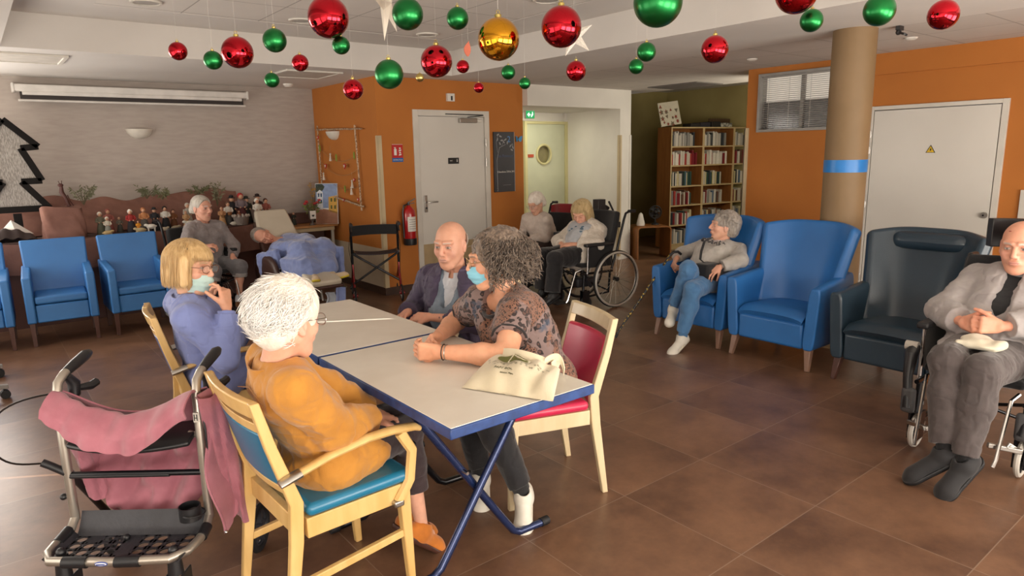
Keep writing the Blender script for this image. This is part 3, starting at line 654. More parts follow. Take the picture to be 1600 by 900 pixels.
# ---- pink jacket hung over the rollator
def vnoise(x, y, s): return math.sin(x*1.7+s)*math.cos(y*1.3+s*2.1) + .5*math.sin(x*3.1+y*2.3+s*3.7)
M_pink = mat('dusty pink cotton', '#ab6b78', .85, c2='#9f606d', scale=14, bump=.12, bscale=240, sheen=.3, vcol=None)
jk = thing('jacket', 'dusty pink jacket draped over the handles of the silver rollator', 'jacket', (.33, 2.60, 0), ROLL)
def jfold(x, z, k=1.0): return k*(.010*math.sin(x*38+z*14+math.sin(z*9)) + .007*math.sin(x*71-z*30+1.3) + .006*math.sin(x*16+z*40))
m = MB()   # yoke rolled over the top: front flap
def yoke(u, v):
    q = u*2-1; top = .808 - .085*(1-q*q)**1.4 + .0*q; x = q*.25
    a = v*1.0
    y = .045*math.cos(PI*min(1, a*1.6)) - .03 - .004; z = top + .012*math.sin(PI*min(1, a*2)) - .105*max(0, a-.15)/.85*(1 - .45*q*q + .05*math.sin(q*7))
    return (x, y + jfold(x*1.2, z, .8) - .012, z)
m.grid(yoke, 60, 18, .006); m.obj('collar_fold', M_pink, jk)
m = MB()   # big rear fall, behind the seat, sagging to the middle
def fall(u, v):
    q = u*2-1; x = q*(.262+.04*v - .16*v*v*(1 if q < 0 else .7)); top = .808 - .085*(1-q*q)**1.4
    low = .29 + .018*math.sin(q*5+1) - .06*math.exp(-((q-.15)/.3)**2)*0 + .10*abs(q)**2*(1 if q > 0 else .1)
    z = top + (low-top)*v; y = .05 + .10*math.sin(PI*min(1, v*1.1))*.9 + .03*v
    sag = .02*math.sin(abs(q)*7 + v*8) * v
    return (x, y + jfold(x, z, 1.5*min(1, v*2)) + sag, z)
m.grid(fall, 64, 40, .006); m.obj('back_panel', M_pink, jk)
m = MB()   # sleeve hanging on the right, outside the frame
def sleeve(u, v, cx0, cx1, y0, y1, z0, z1, r0, r1, ph):
    a = u*2*PI; r = r0+(r1-r0)*v; z = z0+(z1-z0)*v; cx = cx0+(cx1-cx0)*v; cy = y0+(y1-y0)*v
    k = 1 + .18*math.sin(3*a+ph+v*5) + .08*math.sin(7*a+v*17)
    return (cx + r*k*math.cos(a)*.55, cy + r*k*math.sin(a) , z + .012*math.sin(a*2+v*6))
m.grid(lambda u, v: sleeve(u, v, .275, .335, .03, .10, .80, .28, .065, .048, 0), 32, 40, 0); m.obj('sleeve', M_pink, jk)
m = MB(); m.grid(lambda u, v: sleeve(u, v, -.262, -.20, .06, .10, .78, .38, .05, .05, 2), 28, 30, 0); m.obj('sleeve', M_pink, jk)
m = MB(); m.grid(lambda u, v: (.262+.035*v+.012*math.sin(v*9)+.03*u, -.03+.12*u+.02*math.sin(v*7+u*5), .805-.53*v*(1-.12*u)), 10, 40, .005); m.obj('front_panel', M_pink, jk)
m = MB(); m.tube([(.262+.035*v+.012*math.sin(v*9), -.034+.02*math.sin(v*7), .80-.525*v) for v in [i/24 for i in range(25)]], .004, 6); m.obj('zip', M_pink, jk); m = MB(); m.ball((.31, -.03, .285), .007); m.obj('zip_pull', M_chrome, jk)

# ---- office castors at the left edge
for (x, y, r, lb) in ((-.02, 6.32, 0, 'grey swivel chair base with black castor, farther one at the left edge'), (-.01, 5.70, .1, 'grey swivel chair base with black castor, nearer one at the left edge')):
    t = thing('swivel_chair_base', lb, 'chair base', (x, y, 0), r, 'swivel chair castors at the left edge')
    m = MB(); m.hexa([(-.35, -.02, .11), (.04, -.018, .065), (.04, .018, .065), (-.35, .02, .11), (-.35, -.02, .15), (.04, -.018, .095), (.04, .018, .095), (-.35, .02, .15)]); m.obj('arm', mat('grey plastic base', '#9a9692', .45), t, bevel=.006)
    w = MB(); w.cyl((.015, -.024, .030), (.015, -.006, .030), .030, seg=20); w.cyl((.015, .006, .030), (.015, .024, .030), .030, seg=20); w.cyl((.015, 0, .03), (.015, 0, .08), .008); w.obj('castor', M_black, t)
    m = MB(); m.cyl((-.38, 0, .11), (-.38, 0, .42), .03); m.obj('column', M_dark, t)

# ---- red and black rollator by the orange wall
M_rred = mat('metallic red tube', '#8e1c20', .3, .5, coat=.4)
def rollator_back():
    t = thing('rollator', 'red and black folding rollator standing by the orange wall below the extinguisher', 'rollator', (3.42, 6.72, 0), math.radians(-22), None)
    W = .255
    for s in (-1, 1):
        m = MB(); m.tube([(s*W, .12, .26), (s*W, .10, .55), (s*W, .08, .84), (s*W, .06, .875), (s*W, .02, .88)], .014, 10); u = m.obj('upright', M_ksteel, t)
        m = MB(); m.tube([(s*W, .03, .88), (s*W, -.05, .878), (s*W, -.10, .87)], [.015, .02, .017], 10); m.obj('grip', M_bplas, u)
        m = MB(); m.tube([(s*W, .03, .855), (s*W, -.03, .83), (s*W, -.09, .80)], [.012, .009, .008], 8); m.obj('brake_lever', M_bplas, u)
        m = MB(); m.tube([(s*W, .11, .44), (s*W, .10, .30), (s*W, -.02, .12), (s*W, -.04, .10)], .014, 10); m.obj('rear_leg', M_rred, t)
        m = MB(); m.tube([(s*W, .10, .38), (s*W, .25, .27), (s*W, .42, .17)], .014, 10); m.obj('front_leg', M_rred, t)
        spoked_wheel(t, (s*W, -.045, .095), .095, (1, 0, 0), M_black, M_gwheel, M_rred, 8, .011)
        spoked_wheel(t, (s*W, .46, .095), .095, (1, 0, 0), M_black, M_gwheel, M_bplas, 8, .011)
        m = MB(); m.cyl((s*W, .44, .18), (s*W, .455, .10), .012); m.obj('castor_fork', M_bplas, t)
        m = MB(); m.tube([(s*W, .07, .85), (s*(W+.03), .12, .6), (s*W, .08, .3)], .0028, 5); m.obj('brake_cable', M_bplas, t)
    m = MB(); m.grid(lambda u, v: ((u*2-1)*W, .07+.10*(1-(u*2-1)**2), .74+.11*v), 20, 6, .012); m.obj('backrest_strap', M_cloth_black, t)
    m = MB(); m.grid(lambda u, v: ((u*2-1)*(W-.02), -.10+.22*v, .575-.02*(1-(u*2-1)**2)), 12, 6, .012); m.obj('seat', mat('maroon black seat fabric', '#2c1f24', .8), t)
    for s in (-1, 1):
        m = MB().cyl((s*(W-.02), -.10, .57), (s*(W-.02), .13, .57), .012); m.obj('seat_rail', M_ksteel, t)
        m = MB().cyl((s*W, .04+s*.012, .22), (-s*W, .04+s*.012, .55), .012); m.obj('cross_brace', M_ksteel, t)
    return t
rollator_back()
# ------------------------------------------------ wheelchairs and recliner
def wheelchair(label, loc, rot, style='active', group=None, backm=None, bh=1.0):
    t = thing('wheelchair', label, 'wheelchair', (loc[0], loc[1], 0), rot, group)
    W = .27; bm_ = backm or M_cloth_black
    m = MB(); m.bb(-.22, .22, -.20, .22, .44, .485); m.obj('seat', M_cloth_black, t, bevel=.02, bseg=3)
    def bk(u, v): q = u*2-1; return (q*(.22+.02*math.sin(v*3)), -.19-.14*v+.05*q*q*0, .46+(bh-.46)*v)
    m = MB(); m.grid(lambda u, v: (lambda p: (p[0], p[1]+.04*(u*2-1)**2, p[2]))(bk(u, v)), 12, 8, .06); m.obj('backrest', bm_, t, bevel=.02, bseg=3)
    for s in (-1, 1):
        m = MB(); m.tube([(s*.235, -.16, .40), (s*.235, -.24, .62), (s*.235, -.32, .90), (s*.235, -.345, .965), (s*.235, -.40, .985)], .013, 10); m.tube([(s*.235, -.17, .38), (s*.235, .24, .38)], .013, 8); m.tube([(s*.235, -.14, .38), (s*.235, -.12, .16), (s*.235, .16, .14)], .012, 8)
        fr = m.obj('side_frame', M_ksteel, t)
        m = MB(); m.tube([(s*.235, -.38, .985), (s*.235, -.47, .98)], [.016, .018], 10); m.obj('push_grip', M_bplas, fr)
        m = MB(); m.bb(s*.25-.03, s*.25+.03, -.16, .2, .655, .69); a = m.obj('armrest', M_bplas, t, bevel=.012, bseg=3)
        m = MB(); m.bb(s*.245-.004, s*.245+.004, -.16, .16, .44, .655); m.obj('side_guard', M_cloth_black, a)
        m = MB(); m.cyl((s*.25, .16, .67), (s*.25, .17, .38), .010); m.obj('arm_post', M_chrome, a)
        if style == 'active':
            spoked_wheel(t, (s*(W+.025), -.17, .30), .30, (s, 0, 0), M_black, M_metal, M_bplas, 20, .014, hand=.022)
        elif style == 'comfort':
            disc_wheel(t, (s*(W+.0), -.30, .15), .15, (1, 0, 0), M_gwheel, M_bplas, .02, 'wheel')
        rr = .095 if style == 'comfort' else .075
        m = MB(); m.cyl((s*.235, .20, .37), (s*.235, .21, .20), .014); m.bb(s*.235-.028, s*.235-.018, .15, .23, rr*.6, .21); m.bb(s*.235+.018, s*.235+.028, .15, .23, rr*.6, .21); m.obj('castor_fork', M_ksteel, t)
        disc_wheel(t, (s*.235, .18, rr), rr, (1, 0, 0), M_gwheel if style == 'comfort' else M_black, M_bplas, .014)
        m = MB(); m.tube([(s*.20, .21, .42), (s*.185, .27, .40), (s*.175, .36, .12), (s*.17, .38, .09)], .009, 8); l = m.obj('leg_rest', M_chrome, t)
        if style != 'comfort':
            m = MB(); m.bb(min(s*.02, s*.18), max(s*.02, s*.18), .34, .50, .085, .097); m.obj('footplate', M_bplas, l, bevel=.004)
        if style == 'comfort':
            m = MB(); m.tube([(s*.27, .21, .56), (s*.27, .25, .53), (s*.27, .27, .42), (s*.25, .30, .25)], [.03, .034, .024, .022], 12); m.obj('joint_cover', M_bplas, l)
            m = MB(); m.cyl((s*.31, .22, .565), (s*.25, .22, .565), .025, seg=20); m.obj('joint_cap', M_gwheel, l)
            m = MB(); m.bb(s*.25-.035, s*.25+.035, .27, .31, .22, .36); m.obj('calf_pad', mat('dark grey pad', '#4a4a4c', .6), l, bevel=.02, bseg=3)
            m = MB(); m.beam((s*.25, .26, .16), (s*.13, .34, .18), .02, .025); m.beam((s*.25, .20, .12), (s*.2, .3, .19), .012, .03); m.obj('footplate_arm', M_metal, l, bevel=.004)
    m = MB(); m.cyl((-.235, -.13, .17), (.235, .15, .36), .009); m.cyl((.235, -.13, .17), (-.235, .15, .36), .009); m.obj('cross_brace', M_ksteel, t)
    if style == 'active':
        m = MB(); m.bb(-.06, .06, -.1, .15, .2, .3); m.cyl((.1, 0, .2), (.1, .1, .38), .02); m.cyl((-.1, 0, .2), (-.1, .1, .38), .02); m.obj('tilt_mechanism', M_tray, t, bevel=.02)
    return t
wc1 = wheelchair('black wheelchair with spoked wheel, carrying the blonde woman in the cream hoodie', (5.00, 5.05), math.radians(83), 'active', None, bh=.98)
m = MB(); m.bb(-.07, .07, -.42, -.36, .80, .86); m.tube([(0, -.34, .80), (0, -.37, .98), (0, -.31, 1.08)], .012, 8); m.bb(.16, .26, -.40, -.30, .86, 1.09)
m.obj('push_handle_assembly', M_bplas, wc1, bevel=.015)
m = MB(); m.tube([(.235, -.36, .98), (.235, -.43, 1.02), (.235, -.5, .98)], .02, 10); m.lathe([(.001, -.05), (.045, -.045), (.05, .03), (.03, .05), (.001, .052)], (.24, -.43, .80), 16); m.obj('handle_bag', M_cloth_black, wc1)
wc2 = wheelchair('wheelchair with a red back cloth, farthest back, under the woman in beige', (5.42, 6.10), math.radians(100), 'active', None, bh=.86)
m = MB(); m.grid(lambda u, v: ((u*2-1)*.25, -.36-.03*math.sin(u*9), .62+.36*v-.03*(u*2-1)**2), 14, 8, .05); m.obj('red_cloth', mat('red cloth', '#8e1f24', .85, sheen=.3), wc2, bevel=.015)
wc3 = wheelchair('wheelchair under the old woman in grey, beside the nativity stage', (1.80, 7.42), math.radians(193), 'active', None, bh=.9)
wc4 = wheelchair('black comfort wheelchair at the right edge, under the man in the grey jacket', (4.00, 1.10), math.radians(91), 'comfort', None, bh=1.0)
m = MB(); m.tube([(0, -.34, .95), (0, -.37, 1.12)], .012, 8)
m.grid(lambda u, v: ((u*2-1)*.14, -.335+.07*(u*2-1)**2, 1.06+.15*v), 12, 6, .05); m.obj('headrest', M_bplas, wc4, bevel=.02, bseg=3)

# reclining chair with cream back pad
M_brown = mat('dark brown leatherette', '#40271f', .4, scale=4, bump=.06)
M_creamv = mat('cream vinyl', '#cbc2b0', .45, c2='#c2b9a7', scale=4)
rc = thing('recliner', 'dark brown reclining care chair with cream back pad, under the sleeping woman', 'recliner', (2.62, 7.04, 0), math.radians(182))
def slab(P0, P1, w0, w1, th, mm, name, par, bev=.03):
    P0, P1 = Vector(P0), Vector(P1); d = (P1-P0).normalized(); n = Vector((1, 0, 0)).cross(d)
    m = MB(); vs = []
    for P, w in ((P0, w0), (P1, w1)):
        for a, b in ((-1, -1), (1, -1), (1, 1), (-1, 1)): vs.append(P + Vector((a*w/2, 0, 0)) + n*(b*th/2))
    m.hexa(vs); return m.obj(name, mm, par, bevel=bev, bseg=4)
slab((0, -.02, .44), (0, .36, .50), .50, .50, .10, M_brown, 'seat', rc)
b = slab((0, -.08, .42), (0, -.56, .90), .52, .42, .08, M_brown, 'backrest', rc)
slab((0, -.29, .62), (0, -.58, 1.03), .48, .36, .06, M_creamv, 'back_pad', rc)
slab((0, .40, .50), (0, .76, .37), .36, .32, .06, M_creamv, 'leg_rest', rc, .02)
slab((0, .38, .46), (0, .77, .33), .38, .35, .03, M_brown, 'leg_rest_base', rc, .01)
for s in (-1, 1):
    m = MB()
    def arm(u, v, s=s):
        a = u*2*PI; y = -.30 + .62*v; r = math.sin(PI*min(1, max(0, v)))**.35; top = .64-.02*v; bot = .26
        return (s*.31 + .05*math.cos(a)*r, y, (top+bot)/2 + (top-bot)/2*math.copysign(abs(math.sin(a))**.6, math.sin(a))*r)
    m.grid(arm, 20, 18, 0); m.obj('side_panel', M_brown, rc)
    m = MB(); m.tube([(s*.27, -.32, .06), (s*.27, .30, .06)], .015, 8); m.tube([(s*.24, .1, .06), (s*.24, .0, .42)], .014, 8); m.tube([(s*.2, .40, .42), (s*.2, .76, .31)], .01, 8); m.obj('base_rail', M_metal, rc)
    for y in (-.3, .28): disc_wheel(rc, (s*.27, y, .045), .045, (1, 0, 0), M_black, M_gwheel, .012)

# ------------------------------------------------ wall things
g = thing('projector_screen', 'long white roller projector screen case high on the grey wall', 'projector screen', (1.635, 8.62, 2.30))
MB().bb(-1.15, 1.15, -.05, .06, .01, .085).obj('case', mat('screen case white', '#dedad4', .45), g, bevel=.012)
MB().bb(-1.08, 1.08, -.045, .03, -.022, .012).obj('case_lip', mat('screen case white', '#dedad4', .45), g, bevel=.004)
MB().bb(-1.10, 1.10, -.02, -.015, -.065, .01).obj('screen_roll', mat('dark screen edge', '#2a211e', .6), g)
MB().cyl((-1.12, -.02, -.075), (1.12, -.02, -.075), .012).obj('bottom_bar', mat('screen case white', '#dedad4', .45), g)
for s in (-1, 1): MB().bb(s*1.15-.012, s*1.15+.012, -.055, .075, 0, .095).obj('end_cap', mat('screen case white', '#dedad4', .45), g, bevel=.008)
M_lamp = mat('frosted white glass', '#ded8cc', .35)
def sconce(label, loc, rot, r=.135):
    g = thing('wall_lamp', label, 'wall lamp', loc, rot)
    prof = [(1e-4, -.105), (.05, -.10), (.095, -.078), (.125, -.04), (r, 0), (r-.008, 0), (.118, -.036), (.09, -.07), (.05, -.09), (1e-4, -.095)]
    m = MB(); seg = 20; vs = []; fs = []
    for (a, z) in prof:
        for k in range(seg+1): th = PI*k/seg + PI; vs.append((a*math.cos(th), a*math.sin(th)*.75, z))
    for i in range(len(prof)-1):
        for k in range(seg): fs.append((i*(seg+1)+k, i*(seg+1)+k+1, (i+1)*(seg+1)+k+1, (i+1)*(seg+1)+k))
    m.add(vs, fs); m.obj('shade', M_lamp, g); MB().bb(-.07, .07, -.012, -.0, -.085, -.01).obj('wall_plate', M_frame, g)
sconce('white half-bowl wall lamp on the grey wall under the projector screen', (1.59, 8.70, 1.95), 0, .14)
sconce('white half-bowl wall lamp on the orange wall behind the twig frame', (3.65, 8.09, 1.91), -PI/2, .14)

def panel_sign(name, label, cat, loc, w, h, mm, th=.01, rot=0):
    g = thing(name, label, cat, loc, rot); MB().bb(-w/2, w/2, -th, 0, 0, h).obj('panel', mm, g, bevel=.001); return g
XZ = rotm('X', PI/2)   # drawing plane facing -Y
g = panel_sign('extinguisher_sign', 'red fire extinguisher sign with blue strip on the orange wall', 'sign', (3.888, 6.969, 1.53), .14, .20, mat('sign red', '#c3221f', .4), .005)
MB().bb(-.07, .07, -.006, 0, 0, .045).obj('blue_strip', mat('sign blue', '#2268b5', .4), g)
M_signw = mat('sign white', '#e9e6df', .4)
MB().bb(-.068, .068, -.0058, -.004, .194, .198).obj('border', M_signw, g)
m = MB(); m.cyl((-.03, -.007, .075), (-.03, -.007, .145), .017, seg=14); m.bb(-.037, -.023, -.008, -.006, .145, .16); m.bb(-.045, -.02, -.008, -.006, .158, .165); m.obj('extinguisher_symbol', M_signw, g)
m = MB()
for k in range(4): m.prism([(.012+.01*(k % 2), .07+.024*k), (.045, .075+.024*k), (.05-.01*(k % 2), .09+.024*k), (.02, .088+.024*k)], .003, T(0, -.005, 0) @ XZ)
m.obj('flame_symbol', M_signw, g)
text_obj('EXTINCTEUR', .02, M_signw, g, T(0, -.0072, .022) @ XZ)
g = thing('fire_extinguisher', 'red fire extinguisher with black base hanging on the orange wall', 'fire extinguisher', (3.955, 6.89, .575))
M_ered = mat('extinguisher red', '#b31419', .28, coat=.4)
MB().lathe([(.001, .02), (.068, .02), (.072, .035), (.072, .36), (.066, .40), (.045, .43), (.025, .445), (.02, .46), (.001, .46)], (0, 0, 0), 28).obj('cylinder', M_ered, g)
MB().lathe([(.001, 0), (.074, 0), (.078, .02), (.078, .075), (.073, .078), (.001, .078)], (0, 0, 0), 28).obj('base', M_bplas, g)
m = MB()
def labl(u, v): a = -PI*.5 + (u-.42)*1.9; return (.0735*math.cos(a), .0735*math.sin(a), .16+.17*v)
m.grid(labl, 14, 2, .001); m.obj('label_panel', M_signw, g)
m = MB(); 
for k in range(5): m.grid(lambda u, v, k=k: (.0742*math.cos(-PI*.5+(u-.4)*1.3), .0742*math.sin(-PI*.5+(u-.4)*1.3), .19+.026*k+.006*v), 8, 1, .0005)
m.obj('label_print', mat('grey print', '#8a8580', .5), g)
m = MB(); m.beam((-.01, 0, .49), (.075, -.03, .535), .02, .01); m.beam((-.01, 0, .475), (.06, -.03, .485), .018, .008); m.cyl((0, 0, .45), (0, 0, .49), .014); m.obj('valve_lever', M_bplas, g)
m = MB(); m.tube([(-.01, 0, .475), (-.07, -.01, .46), (-.085, -.01, .38), (-.082, -.005, .2), (-.08, -.005, .09)], .009, 8); m.obj('hose', M_bplas, g); m = MB(); m.bb(-.04, .04, .075, .079, .3, .42); m.obj('bracket', M_dark, g)

g = panel_sign('sounder_box', 'small white alarm box above the door in the orange wall', 'alarm box', (4.627, 6.969, 2.222), .10, .09, M_white, .04)
MB().bb(-.005, .018, -.043, -.04, .01, .06).obj('slot', M_dark, g)
g = panel_sign('door_plate', 'small black name plate on the white door in the orange wall', 'sign', (4.652, 6.967, 1.49), .155, .072, M_blk, .004)
text_obj('WC', .022, M_signw, g, T(-.035, -.005, .036) @ XZ); m = MB(); m.cyl((.05, -.0045, .052), (.05, -.0055, .052), .005); m.bb(.044, .056, -.0055, -.0045, .022, .044); m.obj('figure_symbol', M_signw, g)
# menu board
M_slateb = mat('charcoal sign board', '#3a3a40', .45, c2='#333339', scale=5)
g = panel_sign('direction_board', 'tall charcoal sign board with leaf branch and the number 2 on the orange wall', 'sign', (5.425, 6.969, 1.115), .335, .755, M_slateb, .02)
m = MB(); M_leaf = mat('pale print', '#9a9b9c', .5)
m.tube([(-.12, -.0225, .05), (-.125, -.0225, .4), (-.08, -.0225, .56), (.02, -.0225, .6)], .004, 4); m.tube([(-.11, -.0225, .5), (-.13, -.0225, .62), (-.1, -.0225, .72)], .003, 4); m.tube([(-.05, -.0225, .57), (.0, -.0225, .66)], .003, 4)
for (x, z, a) in ((-.10, .72, .5), (-.06, .70, -.4), (-.11, .66, 1.2), (-.04, .65, .2), (-.07, .61, 2.0), (-.01, .63, -.8), (.02, .66, .6), (.05, .62, 1.4), (.10, .58, .9), (.12, .53, -.5), (.14, .56, 1.9)):
    poly = [(math.cos(t)*.022*(1 if math.cos(t) > 0 else 1.0), math.sin(t)*.010) for t in [2*PI*k/10 for k in range(10)]]
    m.prism(poly, .0015, T(x, -.021, z) @ XZ @ rotm('Z', a))
m.obj('leaf_branch', M_leaf, g)
M_sblue = mat('sky blue print', '#5b93cf', .5)
text_obj('2', .11, M_sblue, g, T(.075, -.0215, .66) @ XZ, name='number'); text_obj('e', .05, M_leaf, g, T(.13, -.0215, .60) @ XZ)
text_obj('Les Roseaux', .05, mat('dim blue print', '#4f5f80', .5), g, T(.01, -.0215, .455) @ XZ); text_obj('Chambres 218 à 241', .033, M_signw, g, T(.02, -.0215, .255) @ XZ)
text_obj('2', .05, M_leaf, g, T(-.12, -.0215, .03) @ XZ, name='number'); MB().bb(-.03, .1, -.0215, -.02, .085, .088).obj('rule', M_leaf, g)
MB().bb(.16, .1675, -.0225, 0, 0, .755).obj('edge_strip', M_leaf, g)
g = thing('butterfly_ornament', 'small blue butterfly stuck on the orange wall by the sign board', 'ornament', (5.665, 6.962, 1.78))
for s in (-1, 1):
    m = MB(); poly = [(0, 0), (s*.03, .035), (s*.062, .04), (s*.055, .008), (s*.045, -.03), (s*.02, -.035)]; m.prism(poly, .002, T(0, 0, 0) @ rotm('Z', -s*.35) @ XZ); m.obj('wing', mat('butterfly blue', '#3f8fc4', .4), g, smooth=False)
MB().tube([(0, -.002, -.03), (0, -.004, .03)], .003, 6).obj('body', M_dark, g)
# exit sign
g = thing('exit_sign', 'green emergency exit sign with white arrow at the corridor mouth', 'exit sign', (5.85, 6.93, 2.04))
MB().bb(-.075, .075, -.0, .03, 0, .105).obj('housing', M_frame, g, bevel=.004)
MB().bb(-.072, .072, -.003, .0, .004, .098).obj('face', emat('exit green', '#1f9e5a', .6), g)
E_w = emat('exit white', '#dff5e6', .9)
m = MB(); m.prism([(-.055, .05), (-.02, .08), (-.02, .06), (.0, .06), (.0, .04), (-.02, .04), (-.02, .02)], .002, T(0, -.003, 0) @ XZ); m.cyl((.035, -.004, .078), (.035, -.006, .078), .008); m.prism([(.02, .02), (.045, .045), (.05, .065), (.03, .068), (.015, .045), (.01, .02)], .002, T(0, -.003, 0) @ XZ); m.obj('pictogram', E_w, g)
# smoke detector, ceiling panels, downlights
def disc(name, label, cat, x, y, z, r, h, mm, group=None):
    g = MB().lathe([(.001, z-h), (r*.6, z-h), (r, z-h*.35), (r, z)], (x, y, 0), 24).obj(name, mm); return tag(g, label, cat, group)
disc('smoke_detector', 'white smoke detector on the low ceiling beside the orange corner', 'smoke detector', 3.15, 8.2, CZ, .06, .035, M_white)
disc('ceiling_sensor', 'small white ceiling disc between the brown column and the orange wall', 'ceiling disc', 6.2, 2.5, CZ, .05, .02, M_white)
disc('ceiling_sensor', 'small white ceiling disc left of the brown column', 'ceiling disc', 6.2, 3.95, CZ, .05, .02, M_white)
for x, y, lb in ((1.19, 5.70, 'round recessed ceiling light above the projector screen, leftmost'), (2.37, 5.757, 'round recessed ceiling light behind the largest red bauble on the left'), (3.61, 5.78, 'round recessed ceiling light above the middle red bauble'), (3.59, 4.04, 'round recessed ceiling light at the top edge above the right red bauble')):
    g = thing('downlight', lb, 'ceiling light', (x, y, CO - .002), 0, 'recessed lights in the coffered ceiling')
    MB().lathe([(.088, -.004), (.088, -.012), (.104, -.012), (.107, 0)], (0, 0, 0), 32).obj('bezel', M_frame, g)
    MB().cyl((0, 0, -.005), (0, 0, .0), .088, seg=32).obj('diffuser', mat('dull lamp glass', '#b3aea8', .5), g)
for (x0, x1, y0, y1, lb) in ((.1, .8, 6.84, 7.40, 'square ceiling panel at the left above the projector screen'), (2.62, 3.22, 6.82, 7.45, 'square ceiling panel above the orange corner')):
    g = thing('ceiling_panel', lb, 'ceiling panel', ((x0+x1)/2, (y0+y1)/2, CZ), 0, 'ceiling panels'); a, b = (x1-x0)/2, (y1-y0)/2
    m = MB(); m.bb(-a, a, -b, -b+.035, -.018, 0); m.bb(-a, a, b-.035, b, -.018, 0); m.bb(-a, -a+.035, -b+.035, b-.035, -.018, 0); m.bb(a-.035, a, -b+.035, b-.035, -.018, 0); m.obj('frame', M_frame, g, bevel=.004)
    MB().bb(-a+.035, a-.035, -b+.035, b-.035, -.01, 0).obj('panel', mat('panel beige', '#cfc8be', .6), g)
g = thing('ceiling_vent', 'dark square ceiling vent before the bookshelves', 'vent', (7.83, 6.0, CZ))
m = MB()
for i in range(14): m.box(-.26+.04*i, 0, -.008, .03, .76, .002, rotm('Y', .5))
m.obj('louvre_set', mat('dark vent', '#6f6a66', .5), g, smooth=False); m = MB(); m.bb(-.29, .29, -.41, -.38, -.012, 0); m.bb(-.29, .29, .38, .41, -.012, 0); m.bb(-.29, -.27, -.38, .38, -.012, 0); m.bb(.27, .29, -.38, .38, -.012, 0); m.obj('frame', mat('dark vent', '#6f6a66', .5), g)

# twig frame with garlands on the orange side wall (x = 3.65)
g = thing('twig_frame', 'rustic twig frame hung with heart garlands on the orange side wall', 'wall decoration', (3.61, 7.9, 1.0))
M_twig = mat('pale striped twine', '#c9b296', .8, c2='#8a6a50', scale=60, stretch=(1, 1, 1), contrast=(.45, .55))
# pale birch-like sticks: y left = far
def stick(p0, p1, r=.011):
    m = MB(); p0, p1 = Vector(p0), Vector(p1); n = 14
    m.tube([p0.lerp(p1, i/n) + Vector((0, rnd.uniform(-.004, .004), rnd.uniform(-.004, .004))) for i in range(n+1)], [r*rnd.uniform(.8, 1.15) for _ in range(n+1)], 7); return m
for a, b in (((0, .60, .10), (0, .62, 1.0)), ((0, -.50, -.03), (0, -.46, .96)), ((0, .66, .95), (0, -.62, .91)), ((0, .60, .14), (0, -.56, .02))): stick(a, b).obj('stick', M_twig, g)
M_str = mat('thin string', '#a58a66', .8); M_heart = mat('red felt', '#b8322c', .8); M_felt = mat('white felt', '#dcd3c4', .9); M_gfelt = mat('green felt', '#8a9a3c', .8)
def gar(y0, z0, y1, z1, sag):
    m = MB(); m.tube([(0, y0+(y1-y0)*t, z0+(z1-z0)*t-sag*4*t*(1-t)) for t in [i/16 for i in range(17)]], .002, 4); m.obj('garland_string', M_str, g)
for a in ((.6, .72, -.45, .62, .12), (.6, .55, -.45, .45, .12), (.6, .40, -.45, .25, .10)): gar(*a)
def heart(s): return [(s*.5*(16*math.sin(t)**3)/16, s*.5*(13*math.cos(t)-5*math.cos(2*t)-2*math.cos(3*t)-math.cos(4*t))/16) for t in [2*PI*k/20 for k in range(20)]]
YZ = frame((0, 0, 0), (0, -1, 0), (0, 0, 1), (-1, 0, 0))
for (y, z, s, mm) in ((.42, .49, .07, M_heart), (-.14, .49, .075, M_heart), (.60, .85, .05, M_heart), (-.45, .10, .045, M_heart), (-.38, .33, .045, M_heart), (-.05, .08, .05, M_heart)):
    MB().prism(heart(s), .012, T(-.006, y, z) @ YZ).obj('felt_heart', mm, g, bevel=.002); 
    MB().prism(heart(s*.55), .014, T(-.007, y, z) @ YZ).obj('heart_patch', M_felt, g)
for (y, z) in ((.27, .60), (.52, .36), (-.30, .28), (-.27, .2)):
    m = MB(); m.lathe([(.001, -.05), (.02, -.05), (.008, .02), (.001, .03)], (-.004, y, z), 10); m.ball((-.004, y, z+.035), .013, 10, 6); m.obj('felt_angel', M_felt, g); MB().tube([(0, y, z+.04), (0, y, z+.14)], .0015, 4).obj('hanging_thread', M_str, g)
for (y, z) in ((.58, .72), (-.09, .22), (-.40, .62), (.1, .60)):
    MB().lathe([(.001, -.06), (.012, -.03), (.012, .02), (.001, .04)], (-.003, y, z), 8).obj('felt_leaf', M_gfelt, g)

# big tree frame leaning on the grey wall at the left
g = thing('tree_frame', 'large black outlined fir tree with wire mesh leaning at the left', 'christmas tree', (.0, 8.32, .86))
P = [(.345, 1.16), (.60, .90), (.455, .885), (.59, .565), (.42, .56), (.62, .29), (.0, .235)]
P2 = [(2*.345-x-.0, z) for x, z in P[1:-1]][::-1]; outline = P + [(.08, .29), (.25, .56), (.10, .565), (.235, .885), (.09, .90)]
outline = P[:6] + [(.07, .29), (.27, .56), (.10, .565), (.235, .885), (.09, .90)]
m = MB()
for i in range(len(outline)):
    a, b = outline[i], outline[(i+1) % len(outline)]; m.beam((a[0], 0, a[1]), (b[0], 0, b[1]), .06, .038, up=(0, 1, 0))
m.obj('outline', mat('black painted wood', '#151211', .8, spec=.2), g, bevel=.003)
m = MB(); 
cxx = .345; ins = [(cxx+(x-cxx)*.92, .72+(z-.72)*.95) for x, z in outline]; m.prism(ins, .008, T(0, .012, 0) @ XZ); m.obj('mesh_fill', mat('silver mesh', '#a09a93', .6, c2='#7d7771', scale=55, stretch=(3, 1, .5), contrast=(.45, .55), bump=.3), g)
m = MB(); m.bb(.31, .38, -.02, .02, -.02, .25); m.obj('trunk', mat('black painted wood', '#231f1e', .6), g)
